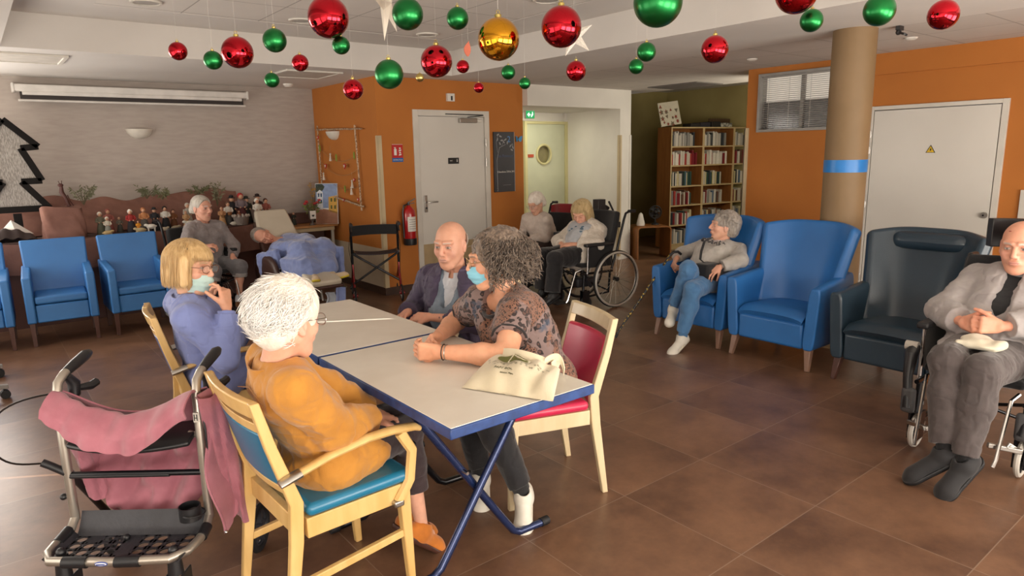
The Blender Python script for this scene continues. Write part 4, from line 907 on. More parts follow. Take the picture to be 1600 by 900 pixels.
# ------------------------------------------------ smooth solid modelling: a small distance-field mesher for bodies and clothes
A3 = lambda v: np.array(v, dtype=np.float64)
_rs = np.random.RandomState(3); _NT = _rs.rand(32, 32, 32)
def noise3(P, s):
    Q = P * s; I = np.floor(Q).astype(int); f = Q - I; f = f*f*(3-2*f); r = 0
    for dx in (0, 1):
        for dy in (0, 1):
            for dz in (0, 1):
                w = (f[..., 0] if dx else 1-f[..., 0])*(f[..., 1] if dy else 1-f[..., 1])*(f[..., 2] if dz else 1-f[..., 2])
                r = r + w*_NT[(I[..., 0]+dx) % 32, (I[..., 1]+dy) % 32, (I[..., 2]+dz) % 32]
    return r
class Cap:
    def __init__(s, a, b, ra, rb): s.a, s.b, s.ra, s.rb = A3(a), A3(b), ra, rb; r = max(ra, rb); s.lo = np.minimum(s.a, s.b)-r; s.hi = np.maximum(s.a, s.b)+r
    def d(s, P):
        ab = s.b-s.a; L = ab@ab + 1e-12; t = np.clip((P-s.a)@ab/L, 0, 1); q = P-s.a-t[..., None]*ab
        return np.sqrt((q*q).sum(-1)) - (s.ra+(s.rb-s.ra)*t)
class Ell:
    def __init__(s, c, r, R=None): s.c, s.r, s.R = A3(c), A3(r), (np.eye(3) if R is None else A3(R)); m = max(r); s.lo = s.c-m; s.hi = s.c+m
    def d(s, P):
        q = (P-s.c)@s.R; k0 = np.sqrt(((q/s.r)**2).sum(-1)); k1 = np.sqrt(((q/s.r**2)**2).sum(-1)); return k0*(k0-1)/(k1+1e-9)
class Box3:
    def __init__(s, c, h, r, R=None): s.c, s.h, s.r, s.R = A3(c), A3(h), r, (np.eye(3) if R is None else A3(R)); m = np.linalg.norm(s.h)+r; s.lo = s.c-m; s.hi = s.c+m
    def d(s, P):
        q = np.abs((P-s.c)@s.R)-s.h; return np.sqrt((np.maximum(q, 0)**2).sum(-1))+np.minimum(q.max(-1), 0)-s.r
class Plane:   # keeps the side n points away from
    def __init__(s, p, n): s.p = A3(p); s.n = A3(n)/np.linalg.norm(n); s.lo = s.hi = None
    def d(s, P): return (P-s.p)@s.n
class G:
    """group of solids: 'u' smooth union, 's' smooth subtraction, 'i' intersection"""
    def __init__(s, k=.02): s.it = []; s.k = k
    def u(s, p, k=None): s.it.append(('u', p, s.k if k is None else k)); return s
    def sub(s, p, k=.004): s.it.append(('s', p, k)); return s
    def cut(s, p): s.it.append(('i', p, .002)); return s
    def bounds(s):
        b = [(p.lo, p.hi) if not isinstance(p, G) else p.bounds() for o, p, k in s.it if o == 'u']
        return np.min([x[0] for x in b], 0), np.max([x[1] for x in b], 0)
    @property
    def lo(s): return s.bounds()[0]
    @property
    def hi(s): return s.bounds()[1]
    def d(s, P):
        sh = P.shape[:-1]; P = P.reshape(-1, 3); D = np.full(len(P), 9.0)
        for o, p, k in s.it:
            if o == 'i': D = np.maximum(D, p.d(P)); continue
            lo, hi = p.lo, p.hi; mgn = k + s.mg
            idx = np.nonzero(((P > lo-mgn) & (P < hi+mgn)).all(-1))[0]
            if len(idx) == 0: continue
            if isinstance(p, G): p.mg = s.mg
            e = p.d(P[idx]); c = D[idx]
            if o == 'u':
                h = np.maximum(k-np.abs(c-e), 0)/k if k > 0 else 0; D[idx] = np.minimum(c, e) - h*h*k*.25
            else:
                h = np.maximum(k-np.abs(c+e), 0)/k; D[idx] = np.maximum(c, -e) + h*h*k*.25
        return D.reshape(sh)
    mg = .03
def mesh_field(g, h, disp=None, dmax=.02):
    lo, hi = g.bounds(); lo = lo-.03; hi = hi+.03; B = 8; bs = B*h
    n = np.ceil((hi-lo)/bs).astype(int)
    ii = np.stack(np.meshgrid(*[np.arange(x) for x in n], indexing='ij'), -1).reshape(-1, 3)
    cen = lo+(ii+.5)*bs; g.mg = bs*1.2; dc = g.d(cen); act = ii[np.abs(dc) < bs*.87+dmax+.004]; g.mg = .03
    loc = np.stack(np.meshgrid(*[np.arange(B+1)]*3, indexing='ij'), -1).reshape(-1, 3)
    NN = n*B+1
    key = lambda q: (q[..., 0].astype(np.int64)*NN[1]+q[..., 1])*NN[2]+q[..., 2]
    cellk = []; cellv = []; edges = []
    for c0 in range(0, len(act), 400):
        a = act[c0:c0+400]; gi = a[:, None, :]*B+loc[None]; P = lo+gi*h; D = g.d(P)
        if disp is not None: near = np.abs(D) < dmax*2+h*2; D = D.copy(); D[near] += disp(P[near])
        D = D.reshape(-1, B+1, B+1, B+1); Pg = gi.reshape(-1, B+1, B+1, B+1, 3); S = D < 0
        cs = [S[:, x:B+x, y:B+y, z:B+z] for x in (0, 1) for y in (0, 1) for z in (0, 1)]; sm = sum(c.astype(int) for c in cs); m = (sm > 0) & (sm < 8)
        w = np.argwhere(m)
        if len(w) == 0: continue
        b_, x, y, z = w.T; acc = np.zeros((len(w), 3)); cnt = np.zeros(len(w))
        cn = [(i, j, k) for i in (0, 1) for j in (0, 1) for k in (0, 1)]
        for p in cn:
            for ax in range(3):
                if p[ax]: continue
                q = list(p); q[ax] = 1; d0 = D[b_, x+p[0], y+p[1], z+p[2]]; d1 = D[b_, x+q[0], y+q[1], z+q[2]]; mm = (d0 < 0) != (d1 < 0)
                t = np.where(mm, d0/np.where(mm, d0-d1, 1), 0); v = np.array(p, float)[None]+np.zeros((len(w), 3)); v[:, ax] += t; acc += v*mm[:, None]; cnt += mm
        gc = Pg[b_, x, y, z]; cellk.append(key(gc)); cellv.append(lo+(gc+acc/cnt[:, None])*h)
        for ax in range(3):
            sl0 = [slice(None), slice(0, B), slice(0, B), slice(0, B)]; sl1 = list(sl0); sl1[ax+1] = slice(1, B+1)
            s0 = S[tuple(sl0)]; s1 = S[tuple(sl1)]; e = np.argwhere(s0 != s1)
            if len(e): edges.append((ax, Pg[e[:, 0], e[:, 1], e[:, 2], e[:, 3]], s0[e[:, 0], e[:, 1], e[:, 2], e[:, 3]]))
    ck = np.concatenate(cellk); cv = np.concatenate(cellv); ck, ui = np.unique(ck, return_index=True); cv = cv[ui]; F = []
    for ax, p, s0 in edges:
        b, c = [(1, 2), (2, 0), (0, 1)][ax]; eb = np.zeros(3, int); eb[b] = 1; ec = np.zeros(3, int); ec[c] = 1
        q = np.stack([key(p), key(p-eb), key(p-eb-ec), key(p-ec)], 1); ok = (p[:, b] > 0) & (p[:, c] > 0)
        ix = np.searchsorted(ck, q); ix = np.minimum(ix, len(ck)-1); ok &= (ck[ix] == q).all(1); ix = ix[ok]; s = s0[ok]
        ix = np.where(s[:, None], ix, ix[:, ::-1]); F.append(ix)
    return cv, np.concatenate(F)
def field_obj(name, g, h, m, parent=None, disp=None, colour=None, off=(0, 0, 0), dmax=.02, extra=None):
    V, F = mesh_field(g, h, disp, dmax); me = bpy.data.meshes.new(name); off = A3(off)
    nv, nf = len(V), len(F)
    me.vertices.add(nv); me.vertices.foreach_set('co', (V-off).ravel()); me.loops.add(nf*4); me.loops.foreach_set('vertex_index', F.ravel().astype(np.int32))
    me.polygons.add(nf); me.polygons.foreach_set('loop_start', np.arange(0, nf*4, 4, dtype=np.int32)); me.update(calc_edges=True); me.validate()
    for x in (m if isinstance(m, (list, tuple)) else [m]): me.materials.append(x)
    if colour is not None:
        at = me.color_attributes.new('col', 'FLOAT_COLOR', 'POINT'); c = np.ones((nv, 4)); c[:, :3] = colour(V); at.data.foreach_set('color', c.ravel())
    me.shade_smooth()
    o = bpy.data.objects.new(name, me); COL.objects.link(o)
    if parent is not None: o.parent = parent
    else: o.location = tuple(off)
    return o

# ------------------------------------------------ people
def nrm(v): v = A3(v); return v/np.linalg.norm(v)
class Head:
    """local frame: x to the person's left-to-right axis (right = +x), y forward, z up"""
    def __init__(s, c, look, up=(0, 0, 1), k=1.0):
        s.c = A3(c); y = nrm(look); z = A3(up); z = nrm(z-(z@y)*y); x = np.cross(y, z); s.R = np.stack([x, y, z], 1); s.k = k
    def w(s, p): return s.c + s.R@(A3(p)*s.k)
    def l(s, P): return (P-s.c)@s.R/s.k
def head_solids(g, H, male=False, old=True, mouth_open=False, nose=1.0, thin=0.0):
    k = H.k; E = lambda c, r, R=None: Ell(H.w(c), A3(r)*k, H.R); C = lambda a, b, ra, rb: Cap(H.w(a), H.w(b), ra*k, rb*k)
    g.u(E((0, -.018, .035), (.076, .094, .082)), .02)
    g.u(E((0, .030, -.020), (.060-thin, .058, .075)), .035)
    g.u(C((0, .040, -.070), (0, .062, -.098), .040, .024), .025)
    for s in (-1, 1):
        g.u(C((s*.045, -.005, -.045), (s*.022, .052, -.092), .026, .020), .03)      # jaw
        g.u(E((s*.038, .058, -.022), (.024, .022, .022)), .02)                         # cheek
        g.u(C((s*.012, .088, .034), (s*.046, .070, .034), .010, .009), .012)         # brow
        g.sub(E((s*.031, .096, .010), (.018, .016, .012)), .016)                       # socket
        g.u(E((s*.031, .0745, .010), (.0155, .0125, .0115)), .005)                     # lids over the eye
    g.u(C((0, .088, .022), (0, .104*nose+.004, -.018), .0075, .0115), .012)
    g.u(E((0, .108*nose, -.021), (.011, .010, .010)), .006)
    for s in (-1, 1): g.u(E((s*.012, .096, -.026), (.008, .010, .008)), .006); g.sub(E((s*.006, .104, -.033), (.0035, .005, .003)), .002)
    g.u(E((0, .082, -.054), (.030, .016, .018)), .015)
    g.u(E((0, .0965, -.0500), (.021, .007, .0048)), .004); g.u(E((0, .0945, -.0605), (.019, .008, .0060)), .004)
    if mouth_open: g.sub(E((0, .098, -.058), (.014, .022, .013)), .004)
    else: g.sub(C((-.021, .0975, -.0555), (.021, .0975, -.0555), .0014, .0014), .003)
    if old:
        for s in (-1, 1): g.sub(C((s*.019, .098, -.026), (s*.034, .084, -.060), .0022, .0018), .009); g.sub(C((s*.020, .088, -.008), (s*.044, .074, -.010), .002, .0015), .008)
        for i in range(3): g.sub(C((-.03, .086-.006*i, .052+.011*i), (.03, .086-.006*i, .052+.011*i), .001, .001), .004)
    for s in (-1, 1):                                                                   # ears
        g.u(E((s*.077, -.010, -.004), (.010, .019, .032)), .008); g.sub(E((s*.086, -.004, .0), (.006, .010, .018)), .004)
        g.u(E((s*.079, -.004, -.030), (.007, .009, .010)), .005)
def face_colour(H, skin, lip=(.62, .25, .22), brow=None, old=True, open_eyes=True, flush=(.80, .42, .36), iris=(.12, .10, .09)):
    skin = A3(skin)*A3((.86, .72, .61))
    def f(V):
        P = H.l(V); c = np.repeat(skin[None], len(V), 0)
        n = noise3(V, 55)[:, None]*.10 + noise3(V, 190)[:, None]*.06; c = c*(.93+n)
        def mixin(w, col):
            nonlocal c; w = np.clip(w, 0, 1)[:, None]; c = c*(1-w)+A3(col)*w
        inh = (np.abs(P[:, 0]) < .1) & (P[:, 2] > -.13) & (P[:, 2] < .13)
        for s in (-1, 1):
            d = np.sqrt(((P-[s*.042, .075, -.025])**2).sum(1)); mixin(.38*np.exp(-(d/.024)**2), flush)
            d = np.sqrt(((P-[s*.08, -.01, -.005])**2).sum(1)); mixin(.3*np.exp(-(d/.03)**2), flush)
        d = np.sqrt(((P-[0, .108, -.02])**2).sum(1)); mixin(.35*np.exp(-(d/.016)**2), flush)
        fr = P[:, 1] > .06
        d = np.sqrt((P[:, 0]/.021)**2+((P[:, 2]+.0555)/.0105)**2); mixin(np.where(fr, .75*np.clip((1.1-d)*5, 0, 1), 0), lip)
        mixin(np.where(fr & (np.abs(P[:, 0]) < .021) & (np.abs(P[:, 2]+.0555) < .0016), .6, 0), (.18, .06, .05))
        for s in (-1, 1):
            x = P[:, 0]-s*.031; z = P[:, 2]-.010; d = np.sqrt((x/.021)**2+(z/.016)**2); mixin(np.where(fr, .30*np.clip((1.15-d)*3, 0, 1), 0), (.45, .22, .17))
            if open_eyes:
                e = np.sqrt((x/.0125)**2+((z+.0005)/.0052)**2); mixin(np.where(fr, np.clip((1.15-e)*6, 0, 1), 0), (.50, .46, .42))
                ir = np.sqrt(x**2+(z+.0005)**2); mixin(np.where(fr & (e < 1.05), np.clip((.0058-ir)*900, 0, 1), 0), iris)
                mixin(np.where(fr & (np.abs(x) < .014) & (np.abs(z-.0055+x*x*12) < .0016), .75, 0), (.10, .05, .04))
            else: mixin(np.where(fr & (np.abs(x) < .013) & (np.abs(z+.004-x*x*14) < .0014), .7, 0), (.22, .09, .07))
            if brow is not None:
                b = np.abs(P[:, 2]-.0345+.10*np.abs(np.abs(P[:, 0])-.028)) < .0042; mixin(np.where(fr & b & (np.abs(P[:, 0]) > .013) & (np.abs(P[:, 0]) < .047), .65, 0), brow)
        return np.clip(c, 0, 1)
    return f
def hand_solids(g, W, D, N, side, k=1.0, curl=(25, 25, 15), spread=.0, thumb=(35, 20, 15), each=None, hk=1.0):
    """W wrist, D direction of the palm, N normal out of the PALM, side +1 if the thumb lies towards D x N"""
    W = A3(W); D = nrm(D); N = A3(N); N = nrm(N-(N@D)*D); L = np.cross(D, N)*side; s = k*hk
    pg = G(.008)
    for i, t in enumerate((-.030, -.010, .010, .030)):
        pg.u(Cap(W+D*.012*s+L*t*.62*s, W+D*.078*s+L*t*s, .0145*s, .0125*s), .012)
    pg.u(Cap(W+D*.015*s+L*.018*s+N*.006*s, W+D*.045*s+L*.030*s+N*.010*s, .016*s, .013*s), .01)
    pg.u(Cap(W+D*.02*s-L*.020*s+N*.006*s, W+D*.055*s-L*.026*s+N*.006*s, .013*s, .011*s), .01)
    g.u(pg, .012)
    ln = ((.040, .024, .020), (.044, .027, .021), (.041, .025, .021), (.032, .019, .018))
    for i, t in enumerate((.031, .0105, -.0105, -.030)):
        c = (each[i] if each else curl); p = W+D*.080*s+L*t*s-N*.001*s; a = 0; fan = (1.5-i)*spread; f = G(.004)
        for j in range(3):
            a += math.radians(c[j]); d = nrm(D*math.cos(a)+N*math.sin(a)+L*fan*math.cos(a)); q = p+d*ln[i][j]*s; r0 = (.0092, .0082, .0074)[j]*s*(1 if i < 3 else .88)
            f.u(Cap(p, q, r0, r0*.9), .004); f.u(Ell(p-N*.0*s, (r0*1.08,)*3), .003); p = q
        g.u(f, .0025)
    f = G(.005); p = W+D*.028*s+L*.030*s+N*.006*s; b = math.radians(thumb[0]); a = 0
    for j, l in enumerate((.040, .030, .024)):
        if j: a += math.radians(thumb[j])
        d = nrm(D*math.cos(b)*math.cos(a)+L*(math.sin(b)*math.cos(a)-math.sin(a)*.6)+N*(.35+math.sin(a)*.8)); q = p+d*l*s; r0 = (.0125, .0105, .0092)[j]*s; f.u(Cap(p, q, r0, r0*.88), .004); p = q
    g.u(f, .006)
def perp_mid(a, b, t): return A3(a)*(1-t)+A3(b)*t
class Person:
    def __init__(s, name, label, J, k, look, up=(0, 0, 1), hk=1.0, sex='f', wide=1.0, h=.0045, base=None, cat='person'):
        s.J = {n: A3(v) for n, v in J.items()}; s.k = k; s.sex = sex; s.wide = wide; s.h = h; J = s.J
        s.base = A3(base if base is not None else (J['pel'][0], J['pel'][1], 0)); s.t = thing(name, label, cat, tuple(s.base))
        s.H = Head(J['hd'], look, up, hk); s.spine = nrm(J['nb']-J['pel']); s.right = nrm(J['hr']-J['hl']); s.sr = nrm(J['sr']-J['sl'])
        s.fwd = nrm(np.cross(s.spine, s.sr))
        if s.fwd @ (J['kl']-J['hl']) < 0: s.fwd = -s.fwd
        s.hands = []
    def torso(s, t, bust=0.0, belly=0.0, k=.05):
        J, q, w = s.J, s.k, s.wide; g = G(k); F, R = s.fwd, s.sr; mid = J['pel']*.55+J['nb']*.45; ch = J['pel']*.22+J['nb']*.78
        for e in (-1, 1):
            g.u(Cap(J['pel']+s.right*e*.065*q*w, mid+s.right*e*.05*q*w, .105*q*w+t, .10*q*w+t)); g.u(Cap(mid+R*e*.055*q*w, ch+R*e*.075*q*w-F*.005, .10*q*w+t, .098*q+t))
            sh = J['sr' if e > 0 else 'sl']; g.u(Cap(sh-(J['nb']*0), J['nb']-s.spine*.035*q, .052*q+t, .058*q+t), .05)
            if bust: g.u(Ell(ch+R*e*.072*q+F*.085*q-s.spine*.04*q, (.062*q+t,)*3), .05)
            g.u(Ell(J['hr' if e > 0 else 'hl']-F*.03*q, (.10*q*w+t,)*3), .05)
        if belly: g.u(Ell(mid+F*.055*q-s.spine*.03, A3((.12, .10, .11))*q*w+t), .06)
        return g
    def arm(s, e, t, frac=1.0, k=.02, fat=1.0):
        J, q = s.J, s.k; a, b, c = (J[n+('r' if e > 0 else 'l')] for n in ('s', 'e', 'w')); g = G(k)
        if frac <= .5: b2 = a+(b-a)*frac*2; g.u(Cap(a, b2, .054*q*fat+t, .047*q*fat+t)); g.cut(Plane(b2, b2-a)); return g
        f = frac*2-1; g.u(Cap(a, b, .054*q*fat+t, .043*q*fat+t)); c2 = b+(c-b)*f
        g.u(Cap(b, b+(c-b)*min(f, .35), .042*q*fat+t, .041*q*fat+t)); g.u(Cap(b+(c-b)*min(f, .35), c2, .041*q*fat+t, (.041-(.013*(f-.35)/.65 if f > .35 else 0))*q+t))
        if frac < 1.0 or t > 0: g.cut(PlaneNear(c2, c2-b, .09))
        return g
    def leg(s, e, t, frac=1.0, k=.03, flare=0.0):
        J, q = s.J, s.k; a, b, c = (J[n+('r' if e > 0 else 'l')] for n in ('h', 'k', 'a')); g = G(k); w = s.wide
        g.u(Cap(a, b, .088*q*w+t, .058*q+t)); c2 = b+(c-b)*frac; back = nrm(np.cross(np.cross(c-b, s.fwd), c-b)+1e-6)
        m = b+(c-b)*min(frac, .35)-back*.012; g.u(Cap(b, m, .055*q+t, .054*q+t)); g.u(Cap(m, c2, .052*q+t, (.034+.02*(1-frac))*q+t+flare))
        if t > 0: g.cut(PlaneNear(c2, c2-b, .12))
        return g
    def body(s, skin, m, male=False, old=True, mouth_open=False, brow=None, open_eyes=True, nose=1.0, hairless=False, feet=True, lip=(.62, .25, .22), armfat=1.0, legs=True, thin=0.0, arms=True):
        J, q = s.J, s.k; g = G(.03); g.u(s.torso(-.012, k=.05)); H = s.H
        for e in (-1, 1):
            if arms: g.u(s.arm(e, -.006 if armfat <= 1 else 0, fat=armfat), .03)
            if legs: g.u(s.leg(e, -.008, frac=1.0 if feet else .86), .03)
            if legs and feet:
                n = 'r' if e > 0 else 'l'; ft = J['a'+n]-A3((0, 0, .03)); g.u(Cap(ft, ft*.6+(J['t'+n])*.4, .030*q, .020*q), .02)
        nk = H.w((0, -.028, -.055)); r = .050 if male else .046
        g.u(Cap(J['nb']-s.spine*.02, nk, r*1.12*q/.92, r*q/.92), .03)
        hg = G(.02); head_solids(hg, H, male, old, mouth_open, nose, thin); g.u(hg, .02)
        if old:
            for e in (-1, 1): g.sub(Cap(H.w((e*.012, .035, -.115)), J['nb']+s.fwd*.05*q+s.sr*e*.012, .003, .002), .012)
        for a in s.hands: hgp = G(.006); hand_solids(hgp, **a); g.u(hgp, .016)
        fc = face_colour(H, skin, brow=brow, open_eyes=open_eyes, lip=lip)
        def col(V):
            c = fc(V); 
            for a in s.hands:
                d = np.sqrt(((V-a['W'])**2).sum(1)); w = np.clip(1-d/.2, 0, 1)[:, None]*.4; c = c*(1-w)+c*A3((1.03, .86, .82))*w
            return np.clip(c, 0, 1)
        o = field_obj('body', g, s.h, m, s.t, colour=col, off=s.base, dmax=.006); s.bodyobj = o; return o
    def hand(s, e, D=None, N=(0, 0, -1), **k):
        n = 'r' if e > 0 else 'l'; W = s.J['w'+n]; D = (W-s.J['e'+n]) if D is None else D
        s.hands.append(dict(W=W, D=D, N=N, side=k.pop('side', 1), k=s.k*1.02, **k))
    def garment(s, name, g, m, amp=.006, sc=14, h=None, colour=None, seed=0, k2=.5, label=None):
        off = A3((seed*3.7, seed*1.3, seed*2.1))
        def disp(P):
            a = noise3(P+off, sc); b = noise3(P*A3((1, 1, .5))+off, sc*2.1); r = 1-2*np.abs(a-.5); r2 = 1-2*np.abs(b-.5); c = noise3(P+off, sc*4.3)
            return -amp*((a-.5)*2.0+(r*r-.45)*.5+(r2*r2-.45)*k2+(c-.5)*.22) + amp*.45*(1-2*np.abs(noise3(P*A3((1, 1.2, 1.7))+off*2, sc*1.2)-.5))**9
        o = field_obj(name, g, h or s.h, m, s.t, disp=disp, colour=colour, off=s.base, dmax=amp*1.7)
        if label: o['label'] = label
        return o
    def shoe(s, e, m, sole, ln=.0, high=0.0, part='shoe', w=1.0, back=.055, sdir=None, sock=None):
        J, q = s.J, s.k; n = 'r' if e > 0 else 'l'; A, Tt = J['a'+n], J['t'+n]; d = nrm(Tt-A-A3((0, 0, (Tt-A)[2]*.0))); 
        up = nrm(np.cross(np.cross(d, A3((0, 0, 1)) if abs(d[2]) < .85 else s.fwd), d)) if sdir is None else nrm(sdir)
        d2 = nrm(d-(d@up)*up); x = np.cross(d2, up); R = np.stack([x, d2, up], 1)
        L = np.linalg.norm(Tt-A); c0 = A-up*(.058*q); heel = c0-d2*back*q*.6; toe = c0+d2*(L+.03*q)
        g = G(.02); g.u(Cap(heel+up*.02, heel+d2*.05+up*.03, .036*q*w, .038*q*w)); g.u(Cap(heel+d2*.06+up*.02, toe-d2*.045*q+up*.012, .038*q*w, .036*q*w)); g.u(Ell(toe-d2*.04*q+up*.008, A3((.043*w, .055, .030))*q, R))
        g.u(Cap(c0+up*.02, c0+up*(.05+high)+d2*.004, .040*q, .038*q), .03); g.cut(Plane(heel-up*.012*q, -up)); g.sub(Cap(c0+up*(.070+high), c0+up*(.10+high), .026*q, .03*q), .008)
        o = field_obj(part, g, .004, m, s.t, off=s.base, dmax=.003)
        if sock is not None: sg = G(.005); kk = J['k'+n]; sg.u(Cap(A+(kk-A)*.22, A-up*.03, .046*q, .038*q)); field_obj('sock', sg, .006, sock, s.t, off=s.base)
        g2 = G(.01); g2.u(Cap(heel, toe-d2*.045*q, .040*q*w, .042*q*w)); g2.u(Ell(toe-d2*.04*q, A3((.046*w, .058, .03))*q, R)); g2.cut(Plane(heel+up*.004*q, up)); g2.cut(Plane(heel-up*.018*q, -up))
        so = field_obj('sole', g2, .004, sole, o, off=s.base, dmax=.003); return o, (c0, d2, up, x, L)
class PlaneNear:
    """half-space cut that only acts near its point (for cuffs)"""
    def __init__(s, p, n, r): s.p = A3(p); s.n = nrm(n); s.r = r; s.lo = s.hi = None
    def d(s, P): q = P-s.p; d = q@s.n; far = np.sqrt((q*q).sum(-1)) > s.r; return np.where(far, -9, d)

# ---- hair
def strands(name, par, H, m, roots, path, n, r=.0011, seg=9, seed=1, off=(0, 0, 0), sides=3):
    R = random.Random(seed); V = []; F = []; off = A3(off)
    for _ in range(n):
        P = path(R, roots(R))
        if P is None: continue
        P = [H.w(p) for p in P]; k = len(P); b = len(V); ph = R.random()*6
        for i, p in enumerate(P):
            d = nrm((P[min(i+1, k-1)]-P[max(i-1, 0)])+1e-7); u = nrm(np.cross(d, A3((.3, .5, .81)))); v = np.cross(d, u); rr = r*H.k*(1 if i < k-2 else (.7 if i == k-2 else .15))
            for j in range(sides): a = ph+2*PI*j/sides; V.append(p+u*math.cos(a)*rr+v*math.sin(a)*rr-off)
        for i in range(k-1):
            for j in range(sides): F.append((b+i*sides+j, b+i*sides+(j+1) % sides, b+(i+1)*sides+(j+1) % sides, b+(i+1)*sides+j))
    me = bpy.data.meshes.new(name); me.from_pydata([tuple(v) for v in V], [], F); me.materials.append(m); me.shade_smooth()
    o = bpy.data.objects.new(name, me); COL.objects.link(o); o.parent = par; return o
def hair_mat(name, c1, c2, sc=60): return mat(name, c1, .45, c2=c2, scale=sc, detail=5, stretch=(1, 1, .15), sheen=.15, contrast=(.3, .7), bump=.25, bscale=130)
SKIN = mat('skin', '#ffffff', .5, c2='#fbf6f3', scale=30, vcol='col', bump=.05, bscale=260, sss=.12)
def cap_roots(zmin=-.2, front=.35):
    def f(R):
        while 1:
            v = A3([R.gauss(0, 1) for _ in range(3)]); v /= np.linalg.norm(v)
            if v[2] < zmin: continue
            if v[1] > front+.55*max(0, v[2]-.25) and v[2] < .72: continue
            return v
    return f
def scalp(v, e=.0): return A3((0, -.018, .035))+v*(A3((.076, .094, .082))+e)
M_glass = mat('spectacle lens', '#cfd3d2', .08); M_glass.node_tree.nodes['Principled BSDF'].inputs['Alpha'].default_value = .14
def glasses(P, rim, rnd_=True, w=.024, hgt=.019, y=.108, z=.008, tilt=0):
    H = P.H; m = MB(); n = 24; k = H.k
    for s in (-1, 1):
        pts = [H.w((s*(.031)+w*math.cos(a)*(1), y-.004*abs(math.cos(a)), z-.002+hgt*(math.copysign(abs(math.sin(a))**(.85), math.sin(a))))) - P.base for a in [2*PI*i/n for i in range(n)]]
        m.tube(pts, .0016*k, 5, closed=True)
        m.tube([Vector(H.w((s*(.031+w), y-.004, z+.004))-P.base), Vector(H.w((s*.070, y-.02, z+.006))-P.base), Vector(H.w((s*.081, .0, z+.002))-P.base)], .0015*k, 5)
    m.tube([Vector(H.w((x, y+.002, z+.004+.003*math.cos(x*200)))-P.base) for x in (-.008, -.003, .003, .008)], .0015*k, 5)
    o = m.obj('spectacles', rim, P.t); l = MB()
    for s in (-1, 1):
        l.add([H.w((s*.031+w*.96*math.cos(a), y-.003, z-.002+hgt*.96*math.sin(a)))-P.base for a in [2*PI*i/n for i in range(n)]], [list(range(n))])
    l.obj('lens_pair', M_glass, o); return o
def mask(P, m, low=0.0):
    """surgical mask with pleats and ear loops"""
    H = P.H; B = MB()
    def f(u, v):
        q = u*2-1; z = -.005-.085*v - low; bulge = .117-.030*abs(v-.42)**1.5*2; xx = q*(.062-.010*v); y = bulge-.060*abs(q)**2.0-.015*max(0, v-.7) + .0018*math.cos(v*22)
        nose = .006*math.exp(-(q/.22)**2)*math.exp(-((v-.12)/.2)**2); return Vector(H.w((xx, y+nose, z))-P.base)
    B.grid(f, 28, 28, .0015); o = B.obj('face_mask', m, P.t)
    L = MB()
    for s in (-1, 1):
        for v0, z1 in ((.05, .012), (.95, -.03)): L.tube([f(.5+.5*s, v0), Vector(H.w((s*.074, .03, -.01-.06*v0-low*.5))-P.base), Vector(H.w((s*.085, -.012, z1))-P.base)], .0012, 4)
    L.obj('ear_loop', M_signw, o); return o
# ------------------------------------------------ the ten people
def cloth(name, c1, c2=None, rough=.85, scale=20, bump=.15, bs=260, sheen=.25, **k): return mat(name, c1, rough, c2=c2, scale=scale, bump=bump, bscale=bs, sheen=sheen, **k)
M_shoew = mat('white shoe leather', '#ded9cd', .55, scale=12); M_solew = mat('pale sole', '#cfc6b4', .6); M_solek = M_black
def collar(P, m, r=.062, hgt=.035, open_=.6, tilt=.02, name='collar', z0=-.03, th=.005):
    """folded shirt collar ring around the neck base, open at the front"""
    nb, sp, F, R = P.J['nb'], P.spine, P.fwd, P.sr; B = MB(); q = P.k
    def f(u, v):
        a = PI/2 + open_/2 + u*(2*PI-open_); c, s_ = math.cos(a), math.sin(a)
        rr = (r + .012*v)*q*(1+.18*abs(c)); up = z0 + hgt*(1-v) - .030*(s_*.5+.5)*1.1 - .012*(1-abs(2*u-1))*0
        return Vector(nb + R*c*rr + F*(s_*rr*1.05) + sp*up*q - P.base)
    B.grid(f, 30, 4, th); return B.obj(name, m, P.t)
def front_open(g, P, top=.0, w0=.012, w1=.05, depth=.12, low=.0, side=0.0, out=.16):
    """cuts an opening down the front from the neck to the hem"""
    a = P.J['nb']+P.fwd*out*P.k-P.spine*top; b = P.J['pel']+P.fwd*(out+.03)*P.k+P.spine*low+P.right*side
    g.sub(Cap(a, b, w0+depth*.0, w1), .008); g.sub(Cap(a-P.fwd*.05, b-P.fwd*.04, w0, w1), .008); return g

# --- 1 woman in the mustard shirt (nearest the camera)
P = Person('person', 'white-haired woman in a mustard shirt seen from behind, seated at the near table', dict(pel=(0.883, 2.215, 0.56), nb=(0.705, 2.165, 0.935), hd=(0.752, 2.120, 1.080), sl=(0.746, 2.312, 0.905), sr=(0.710, 2.005, 0.885), el=(0.939, 2.311, 0.750), er=(0.850, 2.055, 0.700), wl=(1.109, 2.301, 0.606), wr=(1.040, 2.150, 0.660), hl=(0.876, 2.296, 0.56), hr=(0.889, 2.134, 0.56), kl=(1.215, 2.390, 0.53), kr=(1.226, 2.235, 0.535), al=(1.275, 2.318, 0.110), ar=(1.252, 2.201, 0.125), tl=(1.385, 2.325, 0.035), tr=(1.350, 2.206, 0.04)), .95, (.95, .32, -.16), hk=1.02, h=.004)
P.hand(1, N=(0, .3, -1), side=-1, curl=(20, 25, 15)); P.hand(-1, N=(0, -.3, -1), side=1, curl=(20, 25, 15))
P.body((.80, .52, .43), SKIN, open_eyes=True, armfat=1.0)
M_must = cloth('mustard gauze cotton', '#bd822f', '#af7526', scale=9, bs=200)
g = G(.03); g.u(P.torso(.012, k=.05)); g.u(Ell(P.J['pel']+A3((-.0, 0, -.02)), (.17, .155, .09)), .05); g.u(Ell(P.J['pel']+A3((.12, -.08, -.02)), (.09, .06, .07)), .05)
